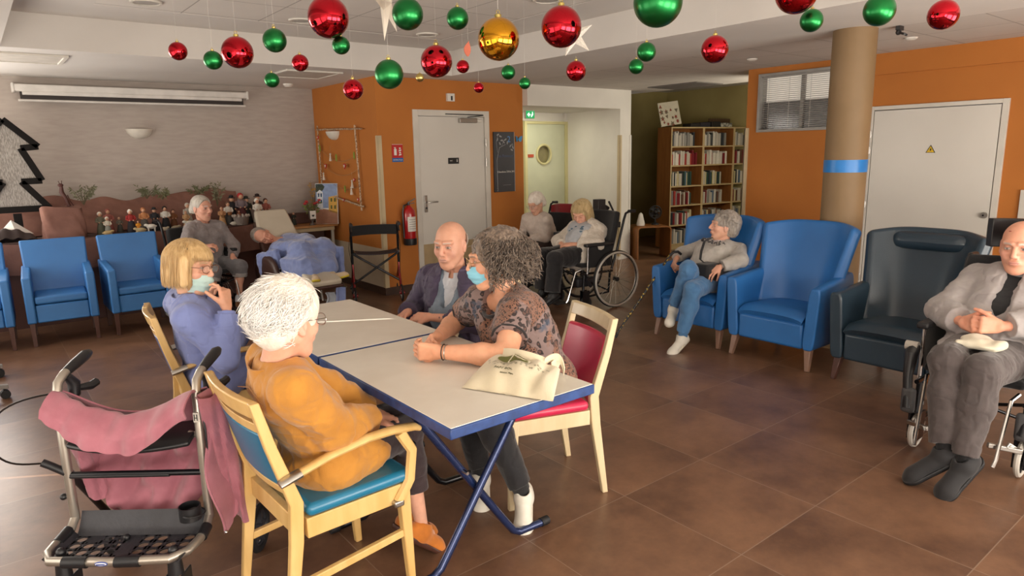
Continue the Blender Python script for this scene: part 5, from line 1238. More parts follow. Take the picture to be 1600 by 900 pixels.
for e in (-1, 1): g.u(P.arm(e, .030, .93), .008)
g.sub(Cap(P.H.w((0, -.02, -.05)), P.J['nb']+A3((.02, 0, -.005)), .058, .06), .01)
P.garment('shirt', g, M_must, .0072, 13, seed=1); collar(P, M_must, .066, .045, .5, z0=-.005)
m = MB(); m.tube([Vector(P.J['nb']+A3((-.085, y, -.06-.03*abs(y)*8)) - P.base) for y in (-.12, -.06, 0, .06, .12)], .0016, 4); m.obj('yoke_seam', cloth('mustard seam', '#a86a14'), P.t)
M_choc = cloth('dark chocolate cotton', '#37272a', '#2c1e21')
g = G(.03); g.u(Ell(P.J['pel']-A3((0, 0, .03)), (.12, .12, .07)), .04)
for e in (-1, 1): g.u(P.leg(e, .010, .62), .015)
P.garment('trousers', g, M_choc, .005, 13, seed=2)
M_slip = mat('orange suede', '#c87420', .8, c2='#b96a1b', scale=30, sheen=.3); 
for e in (-1, 1): P.shoe(e, M_slip, M_wleg, part='shoe')
#
def hair_obj(P, g, m, amp, sc, stretch=(1, 1, 1), name='hair', h=None, seed=0):
    off = A3((seed*2.3, seed*5.1, 0)); st = A3(stretch); H = P.H
    def disp(Q):
        L = H.l(Q)*st+off; a = noise3(L, sc); b = noise3(L, sc*2.3); r = 1-2*np.abs(a-.5); return -amp*(r-.4) - amp*.5*(b-.5)
    return field_obj(name, g, h or .004, m, P.t, disp=disp, off=P.base, dmax=amp*1.5)
M_hwhite = hair_mat('white hair', '#efe8dd', '#ddd2c4')
def big_hair(P, r=(.104, .118, .108), c=(0, -.035, .045), nape=(.085, .06, .075), low=-.075, k=.02, side=.0):
    H = P.H; g = G(k); g.u(Ell(H.w(c), A3(r)*H.k, H.R)); g.u(Ell(H.w((0, -.07, -.02)), A3(nape)*H.k, H.R), .03)
    g.sub(Ell(H.w((0, .105, -.045)), A3((.078, .075, .085))*H.k, H.R), .015)
    for s in (-1, 1):
        if side == 0: g.sub(Ell(H.w((s*.095, .01, -.035)), A3((.042, .036, .05))*H.k, H.R), .012)
    g.cut(Plane(H.w((0, 0, low)), -H.R[:, 2])); return g
hair = hair_obj(P, big_hair(P, r=(.096, .106, .104), c=(0, -.018, .046), nape=(.074, .045, .062), low=-.095), M_hwhite, .010, 17, (1, 1, .5), seed=1)
def flow(length, curl, e=.02, dir_=(0, -.6, -.6), wild=.12, out=.15, zc=.055):
    dv = A3(dir_)
    def path(R, v):
        p = scalp(v, e*R.uniform(.5, 1.15)); C0 = A3((0, -.018, .035)); RR = A3((.076, .094, .082)); L = length*R.uniform(.6, 1.25); n = 10; pts = [p]; ph = R.random()*6; st = L/(n-1); side = R.gauss(0, wild); side2 = R.gauss(0, wild); cf = R.uniform(2, 5); g_ = out*R.random(); q = p
        for i in range(1, n):
            nn = (q-C0)/RR**2; nn = nn/np.linalg.norm(nn); d = dv+A3((side, side2, 0))+A3((v[0]*.8, 0, 0)); d = d-(d@nn)*nn; d = d/(np.linalg.norm(d)+1e-6); w = np.cross(d, nn); t = i/(n-1)
            q = q+d*st+nn*g_*st+w*curl*math.sin(ph+cf*t*2)*st*20; rr = math.sqrt((((q-C0)/(RR+e*.7))**2).sum())
            if rr < 1: q = C0+(q-C0)/rr
            if q[1] > .07 and q[2] < zc: return None
            if abs(q[0]) > .06 and q[2] < .012 and q[2] > -.06 and -.035 < q[1] < .06: break
            pts.append(q)
        return pts if len(pts) > 2 else None
    return path
def fluffy(length, curl, lift=.03, e=.018, gravity=.6, back=.35):
    def path(R, v):
        p = scalp(v, e); d = A3(v)*lift*1.6+A3((R.gauss(0, .3), -back, R.gauss(0, .3)-.1))*.5; d /= np.linalg.norm(d); L = length*R.uniform(.6, 1.2); n = 8; pts = [p]; ph = R.random()*6; ax = A3((R.gauss(0, 1), R.gauss(0, 1), R.gauss(0, 1)))
        u = np.cross(d, ax); u /= np.linalg.norm(u)+1e-9; w = np.cross(d, u)
        for i in range(1, n):
            t = i/(n-1); q = p+d*L*t+A3((0, 0, -1))*gravity*L*t*t*.6+(u*math.cos(ph+t*7)+w*math.sin(ph+t*7))*curl*t
            vv = q-A3((0, -.018, .035)); rr = math.sqrt(((vv/(A3((.076, .094, .082))+e*.9))**2).sum())
            if rr < 1: q = A3((0, -.018, .035))+vv/rr
            if q[1] > .075 and q[2] < .06: return None
            pts.append(q)
        return pts
    return path
strands('hair_strand_set', hair, P.H, hair_mat('bright white hair', '#ffffff', '#fbf6ee'), cap_roots(-.95, .25), flow(.066, .022, e=.023, dir_=(0, -.75, -.4), wild=.34, out=.36), 4000, .0010, seed=2, off=P.base)
glasses(P, M_metal)

# --- 2 fair-haired woman in the lilac blue sweater
P = Person('person', 'fair-haired woman in a lilac blue sweater, hand on her lowered surgical mask', dict(pel=(0.883, 3.573, 0.525), nb=(0.775, 3.536, 0.93), hd=(0.795, 3.518, 1.085), sl=(0.763, 3.690, 0.895), sr=(0.730, 3.390, 0.868), el=(0.935, 3.744, 0.724), er=(0.850, 3.285, 0.657), wl=(1.091, 3.695, 0.60), wr=(0.870, 3.338, 0.880), hl=(0.889, 3.654, 0.525), hr=(0.877, 3.493, 0.525), kl=(1.237, 3.766, 0.50), kr=(1.235, 3.568, 0.50), al=(1.263, 3.777, 0.11), ar=(1.263, 3.554, 0.11), tl=(1.404, 3.743, 0.06), tr=(1.405, 3.537, 0.06)), .93, (.60, -.76, -.10), up=(.12, .0, 1), hk=1.04, h=.004)
P.J['wr'] = A3((0.895, 3.345, 0.900)); P.hand(1, D=(-.04, .03, 1), N=(-.6, .72, .1), side=1, curl=(50, 55, 30), each=((18, 50, 30), (45, 55, 30), (60, 60, 35), (68, 60, 35)), thumb=(38, 15, 10)); P.hand(-1, N=(0, 0, -1), side=1)
P.body((.84, .56, .44), SKIN, feet=False, brow=(.45, .30, .18))
M_lil = cloth('lilac blue knit', '#8390c6', '#7884bb', scale=10, bs=300)
g = G(.03); g.u(P.torso(.018, bust=1, belly=1, k=.07)); g.u(Ell(P.J['pel'], (.165, .175, .11)), .06)
for e in (-1, 1): g.u(P.arm(e, .022, .93), .025)
g.sub(Cap(P.H.w((0, -.02, -.05)), P.J['nb']+P.fwd*.02, .056, .062), .01)
P.garment('sweater', g, M_lil, .0075, 13, seed=3); collar(P, M_lil, .066, .045, 1.0, z0=0)
g = G(.01); a, b = P.J['er'], P.J['wr']; g.u(Cap(a+(b-a)*.78, a+(b-a)*.93, .042, .041)); g.cut(PlaneNear(a+(b-a)*.93, b-a, .1)); g.cut(PlaneNear(a+(b-a)*.77, a-b, .1)); P.garment('cuff', g, M_lil, .002, 40)
M_navyc = cloth('navy cotton', '#232a4a', '#1d2340')
g = G(.03); g.u(Ell(P.J['pel']-A3((0, 0, .02)), (.14, .15, .09)), .05)
for e in (-1, 1): g.u(P.leg(e, .018, .95), .015)
P.garment('trousers', g, M_navyc, .005, 13, seed=4)
for e in (-1, 1): P.shoe(e, M_blk, M_solek, sock=M_cloth_black)
M_hfair = hair_mat('fair hair', '#e6c690', '#c39a62')
def bob(P, w=.094, front=.02, low=-.085, back=.105):
    H = P.H; g = G(.02); g.u(Ell(H.w((0, -.022, .045)), A3((.087, .104, .088))*H.k, H.R)); 
    g.u(Ell(H.w((0, -.045, -.025)), A3((w, .078, .075))*H.k, H.R), .04)
    for s in (-1, 1): g.u(Cap(H.w((s*.076, .02, .04)), H.w((s*.078, front+.008, low+.02)), .020*H.k, .017*H.k), .025)
    g.sub(Ell(H.w((0, .108, -.03)), A3((.062, .075, .088))*H.k, H.R), .012); g.cut(Plane(H.w((0, 0, low)), -H.R[:, 2])); return g
hair = hair_obj(P, bob(P), M_hfair, .006, 38, (1, 1, .12), seed=2)
def straight(low=-.09, e=.016, n=12, wid=1.0, messy=.004, fringe=False, turn=0.0):
    def path(R, v):
        th = math.atan2(v[0], v[1]); el = math.asin(max(-1, min(1, v[2]))); pts = []; end = low+R.uniform(-.012, .012); jx, jy = R.gauss(0, messy), R.gauss(0, messy); el2 = -.15
        f = abs(th) < .75
        for i in range(n):
            t = i/(n-1); z0 = .035+.098*math.sin(el)
            if t < .5: a = el+(el2-el)*(t/.5); d = A3((math.sin(th)*math.cos(a), math.cos(th)*math.cos(a), math.sin(a))); p = A3((0, -.02, .035))+d*(A3((.078, .097, .084))+e)
            else: s = (t-.5)/.5; a = el2; d = A3((math.sin(th)*math.cos(a), math.cos(th)*math.cos(a), math.sin(a))); p = A3((0, -.02, .035))+d*(A3((.078, .097, .084))+e); p = p+A3((0, 0, (end-p[2])*s)); p[:2] *= 1-.10*s*s
            p = p+A3((jx, jy, 0))*t
            if p[1] > .058 and p[2] < .052:
                if fringe and p[2] > .028: pts.append(p); break
                break
            pts.append(p)
        return pts if len(pts) > 2 else None
    return path
strands('hair_strand_set', hair, P.H, M_hfair, cap_roots(.0, .95), straight(-.088, .019, fringe=True), 2600, .0010, seed=4, off=P.base)
strands('hair_strand_set', hair, P.H, M_hfair, lambda R: (lambda a: A3((math.sin(a)*.7, math.cos(a)*.7, .72)))(R.uniform(-1.0, 1.0)), lambda R, v: [scalp(nrm(v*(1-t)+A3((v[0]*1.25, .93, .20))*t), .020)+A3((R.gauss(0, .002), 0, 0)) for t in [i/7 for i in range(8)]], 500, .0010, seed=5, off=P.base)
glasses(P, mat('brown frames', '#6b3f28', .3), w=.026, hgt=.018); M_mask = cloth('pale aqua mask', '#bfd9d4', '#b3d0cb', rough=.7, sheen=.05); mask(P, M_mask, low=.018)

# --- 3 bald man in the purple jacket
P = Person('person', 'bald man in a dark purple jacket over a grey cardigan, sitting across the table', dict(pel=(2.221, 3.332, 0.52), nb=(2.212, 3.314, 0.906), hd=(2.170, 3.317, 1.080), sl=(2.322, 3.151, 0.840), sr=(2.145, 3.500, 0.852), el=(2.163, 3.034, 0.668), er=(2.080, 3.620, 0.640), wl=(1.961, 3.245, 0.690), wr=(1.930, 3.440, 0.690), hl=(2.220, 3.248, 0.52), hr=(2.224, 3.416, 0.52), kl=(1.843, 3.205, 0.52), kr=(1.846, 3.451, 0.52), al=(1.806, 3.244, 0.114), ar=(1.806, 3.450, 0.113), tl=(1.661, 3.271, 0.057), tr=(1.661, 3.473, 0.055)), .98, (-.84, -.47, -.16), hk=1.12, sex='m', wide=1.1, h=.004)
P.hand(1, D=(-.8, -.55, -.1), N=(.1, -.3, -1), side=-1, curl=(25, 40, 25)); P.hand(-1, D=(-.55, .8, -.05), N=(.3, .3, -1), side=1, curl=(25, 40, 25))
P.body((.86, .55, .45), SKIN, feet=False, male=True, brow=(.62, .50, .42), thin=-.010, lip=(.62, .36, .31))
F, Rr, U = P.fwd, P.sr, P.spine
M_shirt = cloth('white shirt', '#dcdfe6', '#cfd3dc'); M_card = cloth('grey blue knit', '#7c8a99', '#6f7d8c', bs=240); M_purp = cloth('dark purple jacket fabric', '#4a3f58', '#41374e', rough=.7, sheen=.1)
g = G(.03); g.u(P.torso(.006, k=.06)); g.sub(Cap(P.H.w((0, -.02, -.05)), P.J['nb']+F*.02, .055, .055), .01); P.garment('shirt', g, M_shirt, .004, 20, seed=5); collar(P, M_shirt, .068, .045, .45, z0=.005)
g = G(.03); g.u(P.torso(.018, belly=1, k=.06)); n0 = P.J['nb']; g.sub(Cap(n0+U*.05, n0+F*.03, .075, .07), .01); g.sub(Cap(n0+F*.12-U*.02, n0+F*.155-U*.22, .064, .018), .008); P.garment('cardigan', g, M_card, .004, 18, seed=6)
m = MB()
for i in range(4): c = n0+F*(.158+.012*i)-U*(.20+.055*i)-P.base; m.ball(tuple(c), .007, 10, 6)
m.obj('button_row', mat('grey button', '#5b6570', .4), P.t)
g = G(.03); g.u(P.torso(.036, k=.07)); g.u(Ell(P.J['pel'], (.17, .20, .13)), .06)
for e in (-1, 1): g.u(P.arm(e, .028, .93), .03)
g.sub(Cap(n0+U*.06, n0+F*.04, .072, .08), .01); g.sub(Cap(n0+F*.16-U*.03, n0+F*.25-U*.36, .085, .118), .012); g.sub(Cap(n0+F*.10, n0+F*.16-U*.2, .05, .06), .02)
P.garment('jacket', g, M_purp, .010, 13, seed=7)
def lapel(P, m, r, z0, op, h2, name='jacket_collar'): return collar(P, m, r, h2, op, z0=z0, name=name, th=.008)
lapel(P, M_purp, .088, .012, 1.3, .06)
g = G(.03); g.u(Ell(P.J['pel']-A3((0, 0, .02)), (.14, .15, .08)), .05)
for e in (-1, 1): g.u(P.leg(e, .018, .95), .015)
P.garment('trousers', g, cloth('charcoal trousers', '#2c2c33'), .005, 13, seed=8)
for e in (-1, 1): P.shoe(e, M_blk, M_solek, sock=M_cloth_black)
M_hgrey = hair_mat('short grey hair', '#b9aca0', '#8f8378')
g = G(.01); H = P.H; g.u(Ell(H.w((0, -.022, .020)), A3((.087, .097, .070))*H.k, H.R)); g.sub(Ell(H.w((0, .035, .05)), A3((.12, .11, .12))*H.k, H.R), .005); g.cut(Plane(H.w((0, 0, .045)), H.R[:, 2])); g.cut(Plane(H.w((0, 0, -.045)), -H.R[:, 2]))
hair_obj(P, g, M_hgrey, .002, 60)

# --- 4 curly-haired woman
P = Person('person', 'curly-haired woman in a leopard print top and blue mask, hands clasped on the table', dict(pel=(1.976, 2.349, 0.56), nb=(1.840, 2.360, 0.975), hd=(1.782, 2.385, 1.135), sl=(1.768, 2.215, 0.920), sr=(1.800, 2.515, 0.925), el=(1.603, 2.075, 0.800), er=(1.790, 2.700, 0.800), wl=(1.430, 2.300, 0.800), wr=(1.590, 2.560, 0.795), hl=(1.952, 2.271, 0.56), hr=(2.001, 2.427, 0.56), kl=(1.596, 2.246, 0.53), kr=(1.643, 2.482, 0.53), al=(1.727, 2.127, 0.136), ar=(1.711, 2.424, 0.116), tl=(1.651, 2.043, 0.045), tr=(1.631, 2.314, 0.04)), .97, (-.90, .42, -.12), hk=1.04, wide=1.12, h=.004)
P.hand(-1, D=(-.72, .66, .03), N=(.35, .5, .1), side=1, curl=(50, 50, 25), thumb=(40, 10, 10)); P.J['wr'] = A3((1.55, 2.50, .800)); P.hand(1, D=(-.85, -.42, .02), N=(-.1, -.6, -.35), side=-1, curl=(55, 50, 30), thumb=(42, 15, 10))
P.body((.86, .54, .40), SKIN, feet=False, old=False, brow=(.25, .17, .12), armfat=1.12)
def leopard():
    m = bpy.data.materials.new('leopard print chiffon'); m.use_nodes = True; nt = m.node_tree; b = nt.nodes['Principled BSDF']; L = nt.links; b.inputs['Roughness'].default_value = .7; b.inputs['Sheen Weight'].default_value = .2
    tc = nt.nodes.new('ShaderNodeTexCoord'); nz = nt.nodes.new('ShaderNodeTexNoise'); nz.inputs['Scale'].default_value = 14; L.new(tc.outputs['Object'], nz.inputs['Vector'])
    mx = nt.nodes.new('ShaderNodeMix'); mx.data_type = 'RGBA'; mx.inputs[0].default_value = .07; L.new(tc.outputs['Object'], mx.inputs[6]); L.new(nz.outputs['Color'], mx.inputs[7])
    big = nt.nodes.new('ShaderNodeTexVoronoi'); big.inputs['Scale'].default_value = 34; big.feature = 'F1'; L.new(mx.outputs[2], big.inputs['Vector'])
    sm = nt.nodes.new('ShaderNodeTexVoronoi'); sm.inputs['Scale'].default_value = 85; sm.feature = 'F1'; L.new(mx.outputs[2], sm.inputs['Vector'])
    def ramp(els, src):
        r = nt.nodes.new('ShaderNodeValToRGB'); r.color_ramp.interpolation = 'CONSTANT'; e = r.color_ramp.elements
        for i, (p, c) in enumerate(els):
            if i < 2: e[i].position = p; e[i].color = S(c)
            else: x = e.new(p); x.color = S(c)
        L.new(src, r.inputs[0]); return r.outputs[0]
    A = ramp([(0, '#5a3d35'), (.26, '#241817'), (.46, '#806b67')], big.outputs['Distance']); B = ramp([(0, '#2a1b18'), (.42, '#94664e'), (.55, '#7d5848')], sm.outputs['Distance'])
    n2 = nt.nodes.new('ShaderNodeTexNoise'); n2.inputs['Scale'].default_value = 5.5; L.new(tc.outputs['Object'], n2.inputs['Vector'])
    r2 = nt.nodes.new('ShaderNodeValToRGB'); r2.color_ramp.elements[0].position = .49; r2.color_ramp.elements[1].position = .52; L.new(n2.outputs['Fac'], r2.inputs[0])
    m2 = nt.nodes.new('ShaderNodeMix'); m2.data_type = 'RGBA'; L.new(r2.outputs[0], m2.inputs[0]); L.new(A, m2.inputs[6]); L.new(B, m2.inputs[7])
    n3 = nt.nodes.new('ShaderNodeTexNoise'); n3.inputs['Scale'].default_value = 7; n3.inputs['Detail'].default_value = 3; mp = nt.nodes.new('ShaderNodeMapping'); mp.inputs['Location'].default_value = (3, 7, 1); L.new(tc.outputs['Object'], mp.inputs[0]); L.new(mp.outputs[0], n3.inputs['Vector'])
    r3 = nt.nodes.new('ShaderNodeValToRGB'); r3.color_ramp.elements[0].position = .63; r3.color_ramp.elements[1].position = .69; L.new(n3.outputs['Fac'], r3.inputs[0])
    m3 = nt.nodes.new('ShaderNodeMix'); m3.data_type = 'RGBA'; L.new(r3.outputs[0], m3.inputs[0]); L.new(m2.outputs[2], m3.inputs[6]); m3.inputs[7].default_value = S('#33465c'); L.new(m3.outputs[2], b.inputs['Base Color']); return m
M_leo = leopard(); F, Rr, U = P.fwd, P.sr, P.spine; n0 = P.J['nb']
g = G(.03); g.u(P.torso(.020, bust=1, belly=1, k=.08)); g.u(Ell(P.J['pel']+A3((.02, 0, -.01)), (.17, .19, .115)), .07)
for e in (-1, 1): g.u(P.arm(e, .022, .30, fat=1.1), .03)
g.sub(Cap(n0+U*.06+F*.02, n0+F*.045-U*.0, .075, .078), .012); g.sub(Cap(n0+F*.12-U*.01, n0+F*.14-U*.07, .05, .03), .012)
P.garment('blouse', g, M_leo, .008, 13, seed=9)
M_trimk = cloth('black trim', '#1e1718')
for e in (-1, 1):
    a, b = (P.J['sr'], P.J['er']) if e > 0 else (P.J['sl'], P.J['el']); d = b-a; gg = G(.005); gg.u(Cap(a+d*.555, a+d*.60, .078, .077)); gg.cut(PlaneNear(a+d*.605, d, .12)); gg.cut(PlaneNear(a+d*.565, -d, .12)); gg.sub(Cap(a+d*.4, a+d*.8, .0665, .0655), .002); P.garment('sleeve_band', gg, M_trimk, .001, 20)
m = MB()
pts = [n0 + Rr*math.cos(a)*.088 + F*(math.sin(a)*.095+.035) + U*(-.005-.045*max(0, math.sin(a))) - P.base for a in [2*PI*i/40 for i in range(40)]]
m.tube(pts, .0095, 8, closed=True); m.obj('neck_band', M_trimk, P.t)
m = MB(); m.tube([Vector(n0+Rr*s_*.055*(1-t)+F*(.05+.115*t)-U*(.01+.20*t)-P.base) for s_, t in ((1, 0), (1, .5), (.3, .95), (-.3, .95), (-1, .5), (-1, 0))], .0022, 5); m.obj('lanyard', mat('brown cord', '#4a3428', .6), P.t)
m = MB(); c = n0+F*.155-U*.20-P.base; m.ball(tuple(c), .026, 20, 10, (1, 1, 1)); m.obj('round_pendant', mat('dark pendant', '#3a3234', .3), P.t)
g = G(.03); g.u(Ell(P.J['pel']-A3((0, 0, .03)), (.15, .17, .09)), .05)
for e in (-1, 1): g.u(P.leg(e, .016, .9), .015)
P.garment('trousers', g, cloth('black cotton', '#18171b', '#121115'), .005, 13, seed=10)
for e in (-1, 1):
    o, (c0, d2, up, x, L) = P.shoe(e, M_shoew, M_solew, sock=M_cloth_black); m = MB()
    for i in range(5):
        c = c0+d2*(.05+.018*i)+up*(.052-.004*i)*P.k; m.tube([Vector(c-x*.016-P.base), Vector(c+up*.004-P.base), Vector(c+x*.016-P.base)], .0022, 5)
    m.obj('lace_set', M_frame, o); m = MB(); m.ball(tuple(c0-d2*.045+up*.045-P.base), .016, 10, 6); m.obj('heel_tab', mat('green heel tab', '#2f6b4a', .5), o)
M_hcurl = hair_mat('greying brown curls', '#8c7a6a', '#40332b', 90)
hair = hair_obj(P, big_hair(P, r=(.108, .118, .104), c=(0, -.040, .035), low=-.088, side=1), M_hcurl, .014, 30, (1, 1, 1), seed=3)
def curly(R, v):
    p = scalp(v, .02); d = nrm(A3(v)*A3((1, 1, .5))+A3((0, -.25, -.75))); L = R.uniform(.06, .11); n = 24; ax = nrm(np.cross(d, A3((R.gauss(0, 1), R.gauss(0, 1), R.gauss(0, 1))))); w = np.cross(d, ax); tn = R.uniform(1.6, 3.0)*2*PI; rr = R.uniform(.007, .0115); ph = R.random()*6; pts = []
    for i in range(n):
        t = i/(n-1); q = p+d*L*t+A3((0, 0, -1))*L*.25*t*t+(ax*math.cos(ph+tn*t)+w*math.sin(ph+tn*t))*rr*min(1, t*3)
        if q[1] > .07 and q[2] < .055: return None
        if q[2] < -.12: break
        pts.append(q)
    return pts if len(pts) > 5 else None
strands('hair_curl_set', hair, P.H, M_hcurl, cap_roots(-.6, .45), curly, 1300, .0017, seed=7, off=P.base)
glasses(P, mat('gold rims', '#a98a5c', .3, .8)); M_maskb = cloth('blue surgical mask', '#8fd0e6', '#82c6de', rough=.7, sheen=.05); mask(P, M_maskb, low=.004)
a, b = P.J['el'], P.J['wl']; d = nrm(b-a); c = a+(b-a)*.93
for i, (rr, mm) in enumerate(((.0325, M_blk), (.031, M_metal))): MB().ring(tuple(c-P.base-d*.012*i), rr, .0022, Matrix.Rotation(0, 4, 'X') @ Vector(d).to_track_quat('Z', 'Y').to_matrix().to_4x4()).obj('bracelet', mm, P.t)

# --- 5 woman in beige, farthest back
P = Person('person', 'white-haired woman in a beige sweater looking down, seated farthest back by the corridor', dict(pel=(5.348, 6.084, 0.545), nb=(5.203, 6.045, 0.880), hd=(5.149, 6.020, 1.020), sl=(5.198, 5.903, 0.825), sr=(5.145, 6.180, 0.830), el=(5.217, 5.920, 0.620), er=(5.190, 6.300, 0.650), wl=(5.036, 6.045, 0.620), wr=(5.020, 6.190, 0.640), hl=(5.361, 6.010, 0.545), hr=(5.335, 6.159, 0.545), kl=(5.020, 5.958, 0.52), kr=(4.991, 6.150, 0.52), al=(4.943, 5.946, 0.144), ar=(4.910, 6.142, 0.145), tl=(4.825, 5.926, 0.10), tr=(4.792, 6.123, 0.10)), .90, (-.88, -.1, -.42), hk=1.0, h=.0055)
P.hand(1, N=(0, 0, -1), side=-1, curl=(20, 30, 20)); P.hand(-1, N=(0, 0, -1), side=1, curl=(20, 30, 20))
P.body((.82, .56, .46), SKIN, feet=False, open_eyes=False)
g = G(.03); g.u(P.torso(.016, bust=1, k=.07)); g.u(Ell(P.J['pel'], (.15, .16, .11)), .06)
for e in (-1, 1): g.u(P.arm(e, .018, .93), .03)
g.sub(Cap(P.H.w((0, -.02, -.06)), P.J['nb'], .05, .055), .01); P.garment('sweater', g, cloth('pale beige knit', '#c9bbb0', '#beb0a5'), .007, 15, seed=11)
g = G(.03); g.u(Ell(P.J['pel']-A3((0, 0, .02)), (.14, .15, .08)), .05)
for e in (-1, 1): g.u(P.leg(e, .018, .95), .015)
P.garment('trousers', g, cloth('dark brown trousers', '#3b2c2a'), .004, 13)
for e in (-1, 1): P.shoe(e, M_blk, M_solek, sock=M_cloth_black)
hair = hair_obj(P, big_hair(P, r=(.088, .104, .094), c=(0, -.025, .04), low=-.06), M_hwhite, .006, 40, (1, 1, .5), seed=5)
strands('hair_strand_set', hair, P.H, M_hwhite, cap_roots(-.4, .35), flow(.04, .01, e=.012, dir_=(0, -.7, -.5), out=.15), 700, .0012, seed=3, off=P.base); glasses(P, M_metal)

# --- 6 blonde woman in the cream hoodie
P = Person('person', 'blonde woman dozing in a cream hoodie, seated in the wheelchair by the corridor', dict(pel=(4.900, 5.090, 0.545), nb=(5.117, 5.141, 0.850), hd=(5.035, 5.148, 0.965), sl=(5.143, 4.995, 0.778), sr=(5.096, 5.295, 0.785), el=(4.984, 4.860, 0.660), er=(4.934, 5.413, 0.650), wl=(4.802, 5.050, 0.665), wr=(4.813, 5.215, 0.650), hl=(4.89, 5.016, 0.545), hr=(4.91, 5.175, 0.545), kl=(4.513, 4.992, 0.552), kr=(4.520, 5.201, 0.552), al=(4.439, 4.954, 0.207), ar=(4.514, 5.188, 0.207), tl=(4.309, 4.994, 0.13), tr=(4.374, 5.207, 0.13)), .94, (-.85, -.30, -.50), hk=1.06, wide=1.08, h=.005)
P.hand(1, D=(-.5, -.85, -.1), N=(.3, -.1, -1), side=-1, curl=(20, 30, 20)); P.hand(-1, D=(-.6, .8, -.1), N=(.3, .1, -1), side=1, curl=(20, 30, 20))
P.body((.86, .56, .45), SKIN, feet=False, open_eyes=False); F, U, n0 = P.fwd, P.spine, P.J['nb']
g = G(.03); g.u(P.torso(.014, bust=1, belly=1, k=.07)); g.sub(Cap(P.H.w((0, -.02, -.06)), n0+F*.03, .05, .06), .01); P.garment('t_shirt', g, cloth('grey tee', '#b4b6ba', '#a5a8ad'), .004, 18, seed=12)
m = MB(); rr = random.Random(4)
for i in range(11): c = n0+F*(.150)-U*(.11+.08*rr.random())+P.sr*rr.uniform(-.09, .09)-P.base; m.ball(tuple(c), .020*rr.uniform(.6, 1.2), 8, 6, (1, 1, .5))
m.obj('shirt_print', cloth('blue grey print', '#4c6a7d'), P.t)
M_creamk = cloth('cream fleece', '#d9d0c3', '#cdc3b5', bs=160)
g = G(.03); g.u(P.torso(.034, k=.07)); g.u(Ell(P.J['pel'], (.15, .19, .12)), .06)
for e in (-1, 1): g.u(P.arm(e, .028, .92), .03)
g.sub(Cap(n0+U*.05, n0+F*.06, .065, .085), .01); g.sub(Cap(n0+F*.16-U*.03, n0+F*.24-U*.42, .09, .12), .012); g.sub(Cap(n0+F*.08, n0+F*.14-U*.2, .06, .08), .02)
P.garment('hoodie', g, M_creamk, .008, 14, seed=13); lapel(P, M_creamk, .10, .0, 1.5, .06, 'hood')
m = MB(); a = P.J['pel']+P.right*.10; m.grid(lambda u, v: tuple(A3((a[0]-.10-.20*v, a[1]+.02+.05*u+.03*v, .60-.02*u+.03*math.sin(v*5)-.14*v*v))-P.base), 6, 12, .006); m.obj('hoodie_hem', M_creamk, P.t)
g = G(.04); g.u(Ell(P.J['pel']-A3((0, 0, .03)), (.15, .17, .09)), .05)
for e in (-1, 1): g.u(P.leg(e, .03, .95, flare=.02), .03)
P.garment('trousers', g, cloth('black wide trousers', '#17161a', '#111013'), .006, 12)
for e in (-1, 1): P.shoe(e, M_blk, M_solek, sock=M_cloth_black)
M_hblon = hair_mat('blonde hair', '#e6cf9f', '#c2a470'); hair = hair_obj(P, bob(P, w=.098, low=-.10), M_hblon, .007, 34, (1, 1, .12), seed=6)
strands('hair_strand_set', hair, P.H, M_hblon, cap_roots(.0, .8), straight(-.11, .020, messy=.007), 1100, .0014, seed=8, off=P.base)

# --- 7 woman in the grey cardigan and jeans
P = Person('person', 'grey-haired woman in a grey cardigan and jeans, legs crossed, in the blue wing armchair', dict(pel=(4.790, 3.422, 0.515), nb=(5.035, 3.420, 0.790), hd=(5.030, 3.405, 0.948), sl=(5.043, 3.250, 0.745), sr=(5.020, 3.575, 0.755), el=(4.873, 3.12, 0.700), er=(4.97, 3.790, 0.680), wl=(4.705, 3.21, 0.655), wr=(4.801, 3.714, 0.660), hl=(4.79, 3.339, 0.515), hr=(4.79, 3.504, 0.515), kl=(4.414, 3.249, 0.500), kr=(4.474, 3.335, 0.650), al=(4.369, 3.304, 0.115), ar=(4.476, 3.483, 0.315), tl=(4.212, 3.292, 0.045), tr=(4.342, 3.416, 0.250)), .94, (-.72, .68, .10), hk=1.02, h=.0045)
P.hand(-1, D=(-.85, .15, -.35), N=(.1, .3, -1), side=1, curl=(20, 30, 20), spread=.12); P.hand(1, D=(-.7, -.2, -.5), N=(.3, -.6, -.6), side=-1, curl=(55, 60, 30), thumb=(30, 25, 15))
P.body((.84, .56, .46), SKIN, feet=False, brow=(.6, .52, .46)); F, U, n0 = P.fwd, P.spine, P.J['nb']
g = G(.03); g.u(P.torso(.008, bust=1, k=.06)); g.sub(Cap(P.H.w((0, -.02, -.06)), n0+F*.0, .05, .045), .01); P.garment('blouse', g, M_shirt, .003, 20); collar(P, M_shirt, .06, .035, .4, z0=0)
M_gk = cloth('light grey knit', '#b3ada6', '#a8a29b', bs=300)
g = G(.03); g.u(P.torso(.018, bust=1, belly=1, k=.07)); g.u(Ell(P.J['pel'], (.145, .16, .10)), .06)
for e in (-1, 1): g.u(P.arm(e, .018, .92), .03)
g.sub(Cap(n0+U*.05, n0+F*.05, .06, .065), .01); g.sub(Cap(n0+F*.13, n0+F*.15-U*.06, .045, .02), .01)
P.garment('cardigan', g, M_gk, .006, 15, seed=14)
m = MB(); rr = random.Random(9)
for i in range(26):
    a = rr.uniform(-1.15, 1.15); c = n0+P.sr*math.sin(a)*.125+F*(.060+.128*math.cos(a))-U*(.045+.055*math.cos(a)+rr.uniform(-.018, .018))-P.base
    for j in range(3): m.ball(tuple(c+A3((rr.uniform(-.008, .008), rr.uniform(-.01, .01), rr.uniform(-.01, .01)))), .0062, 6, 4)
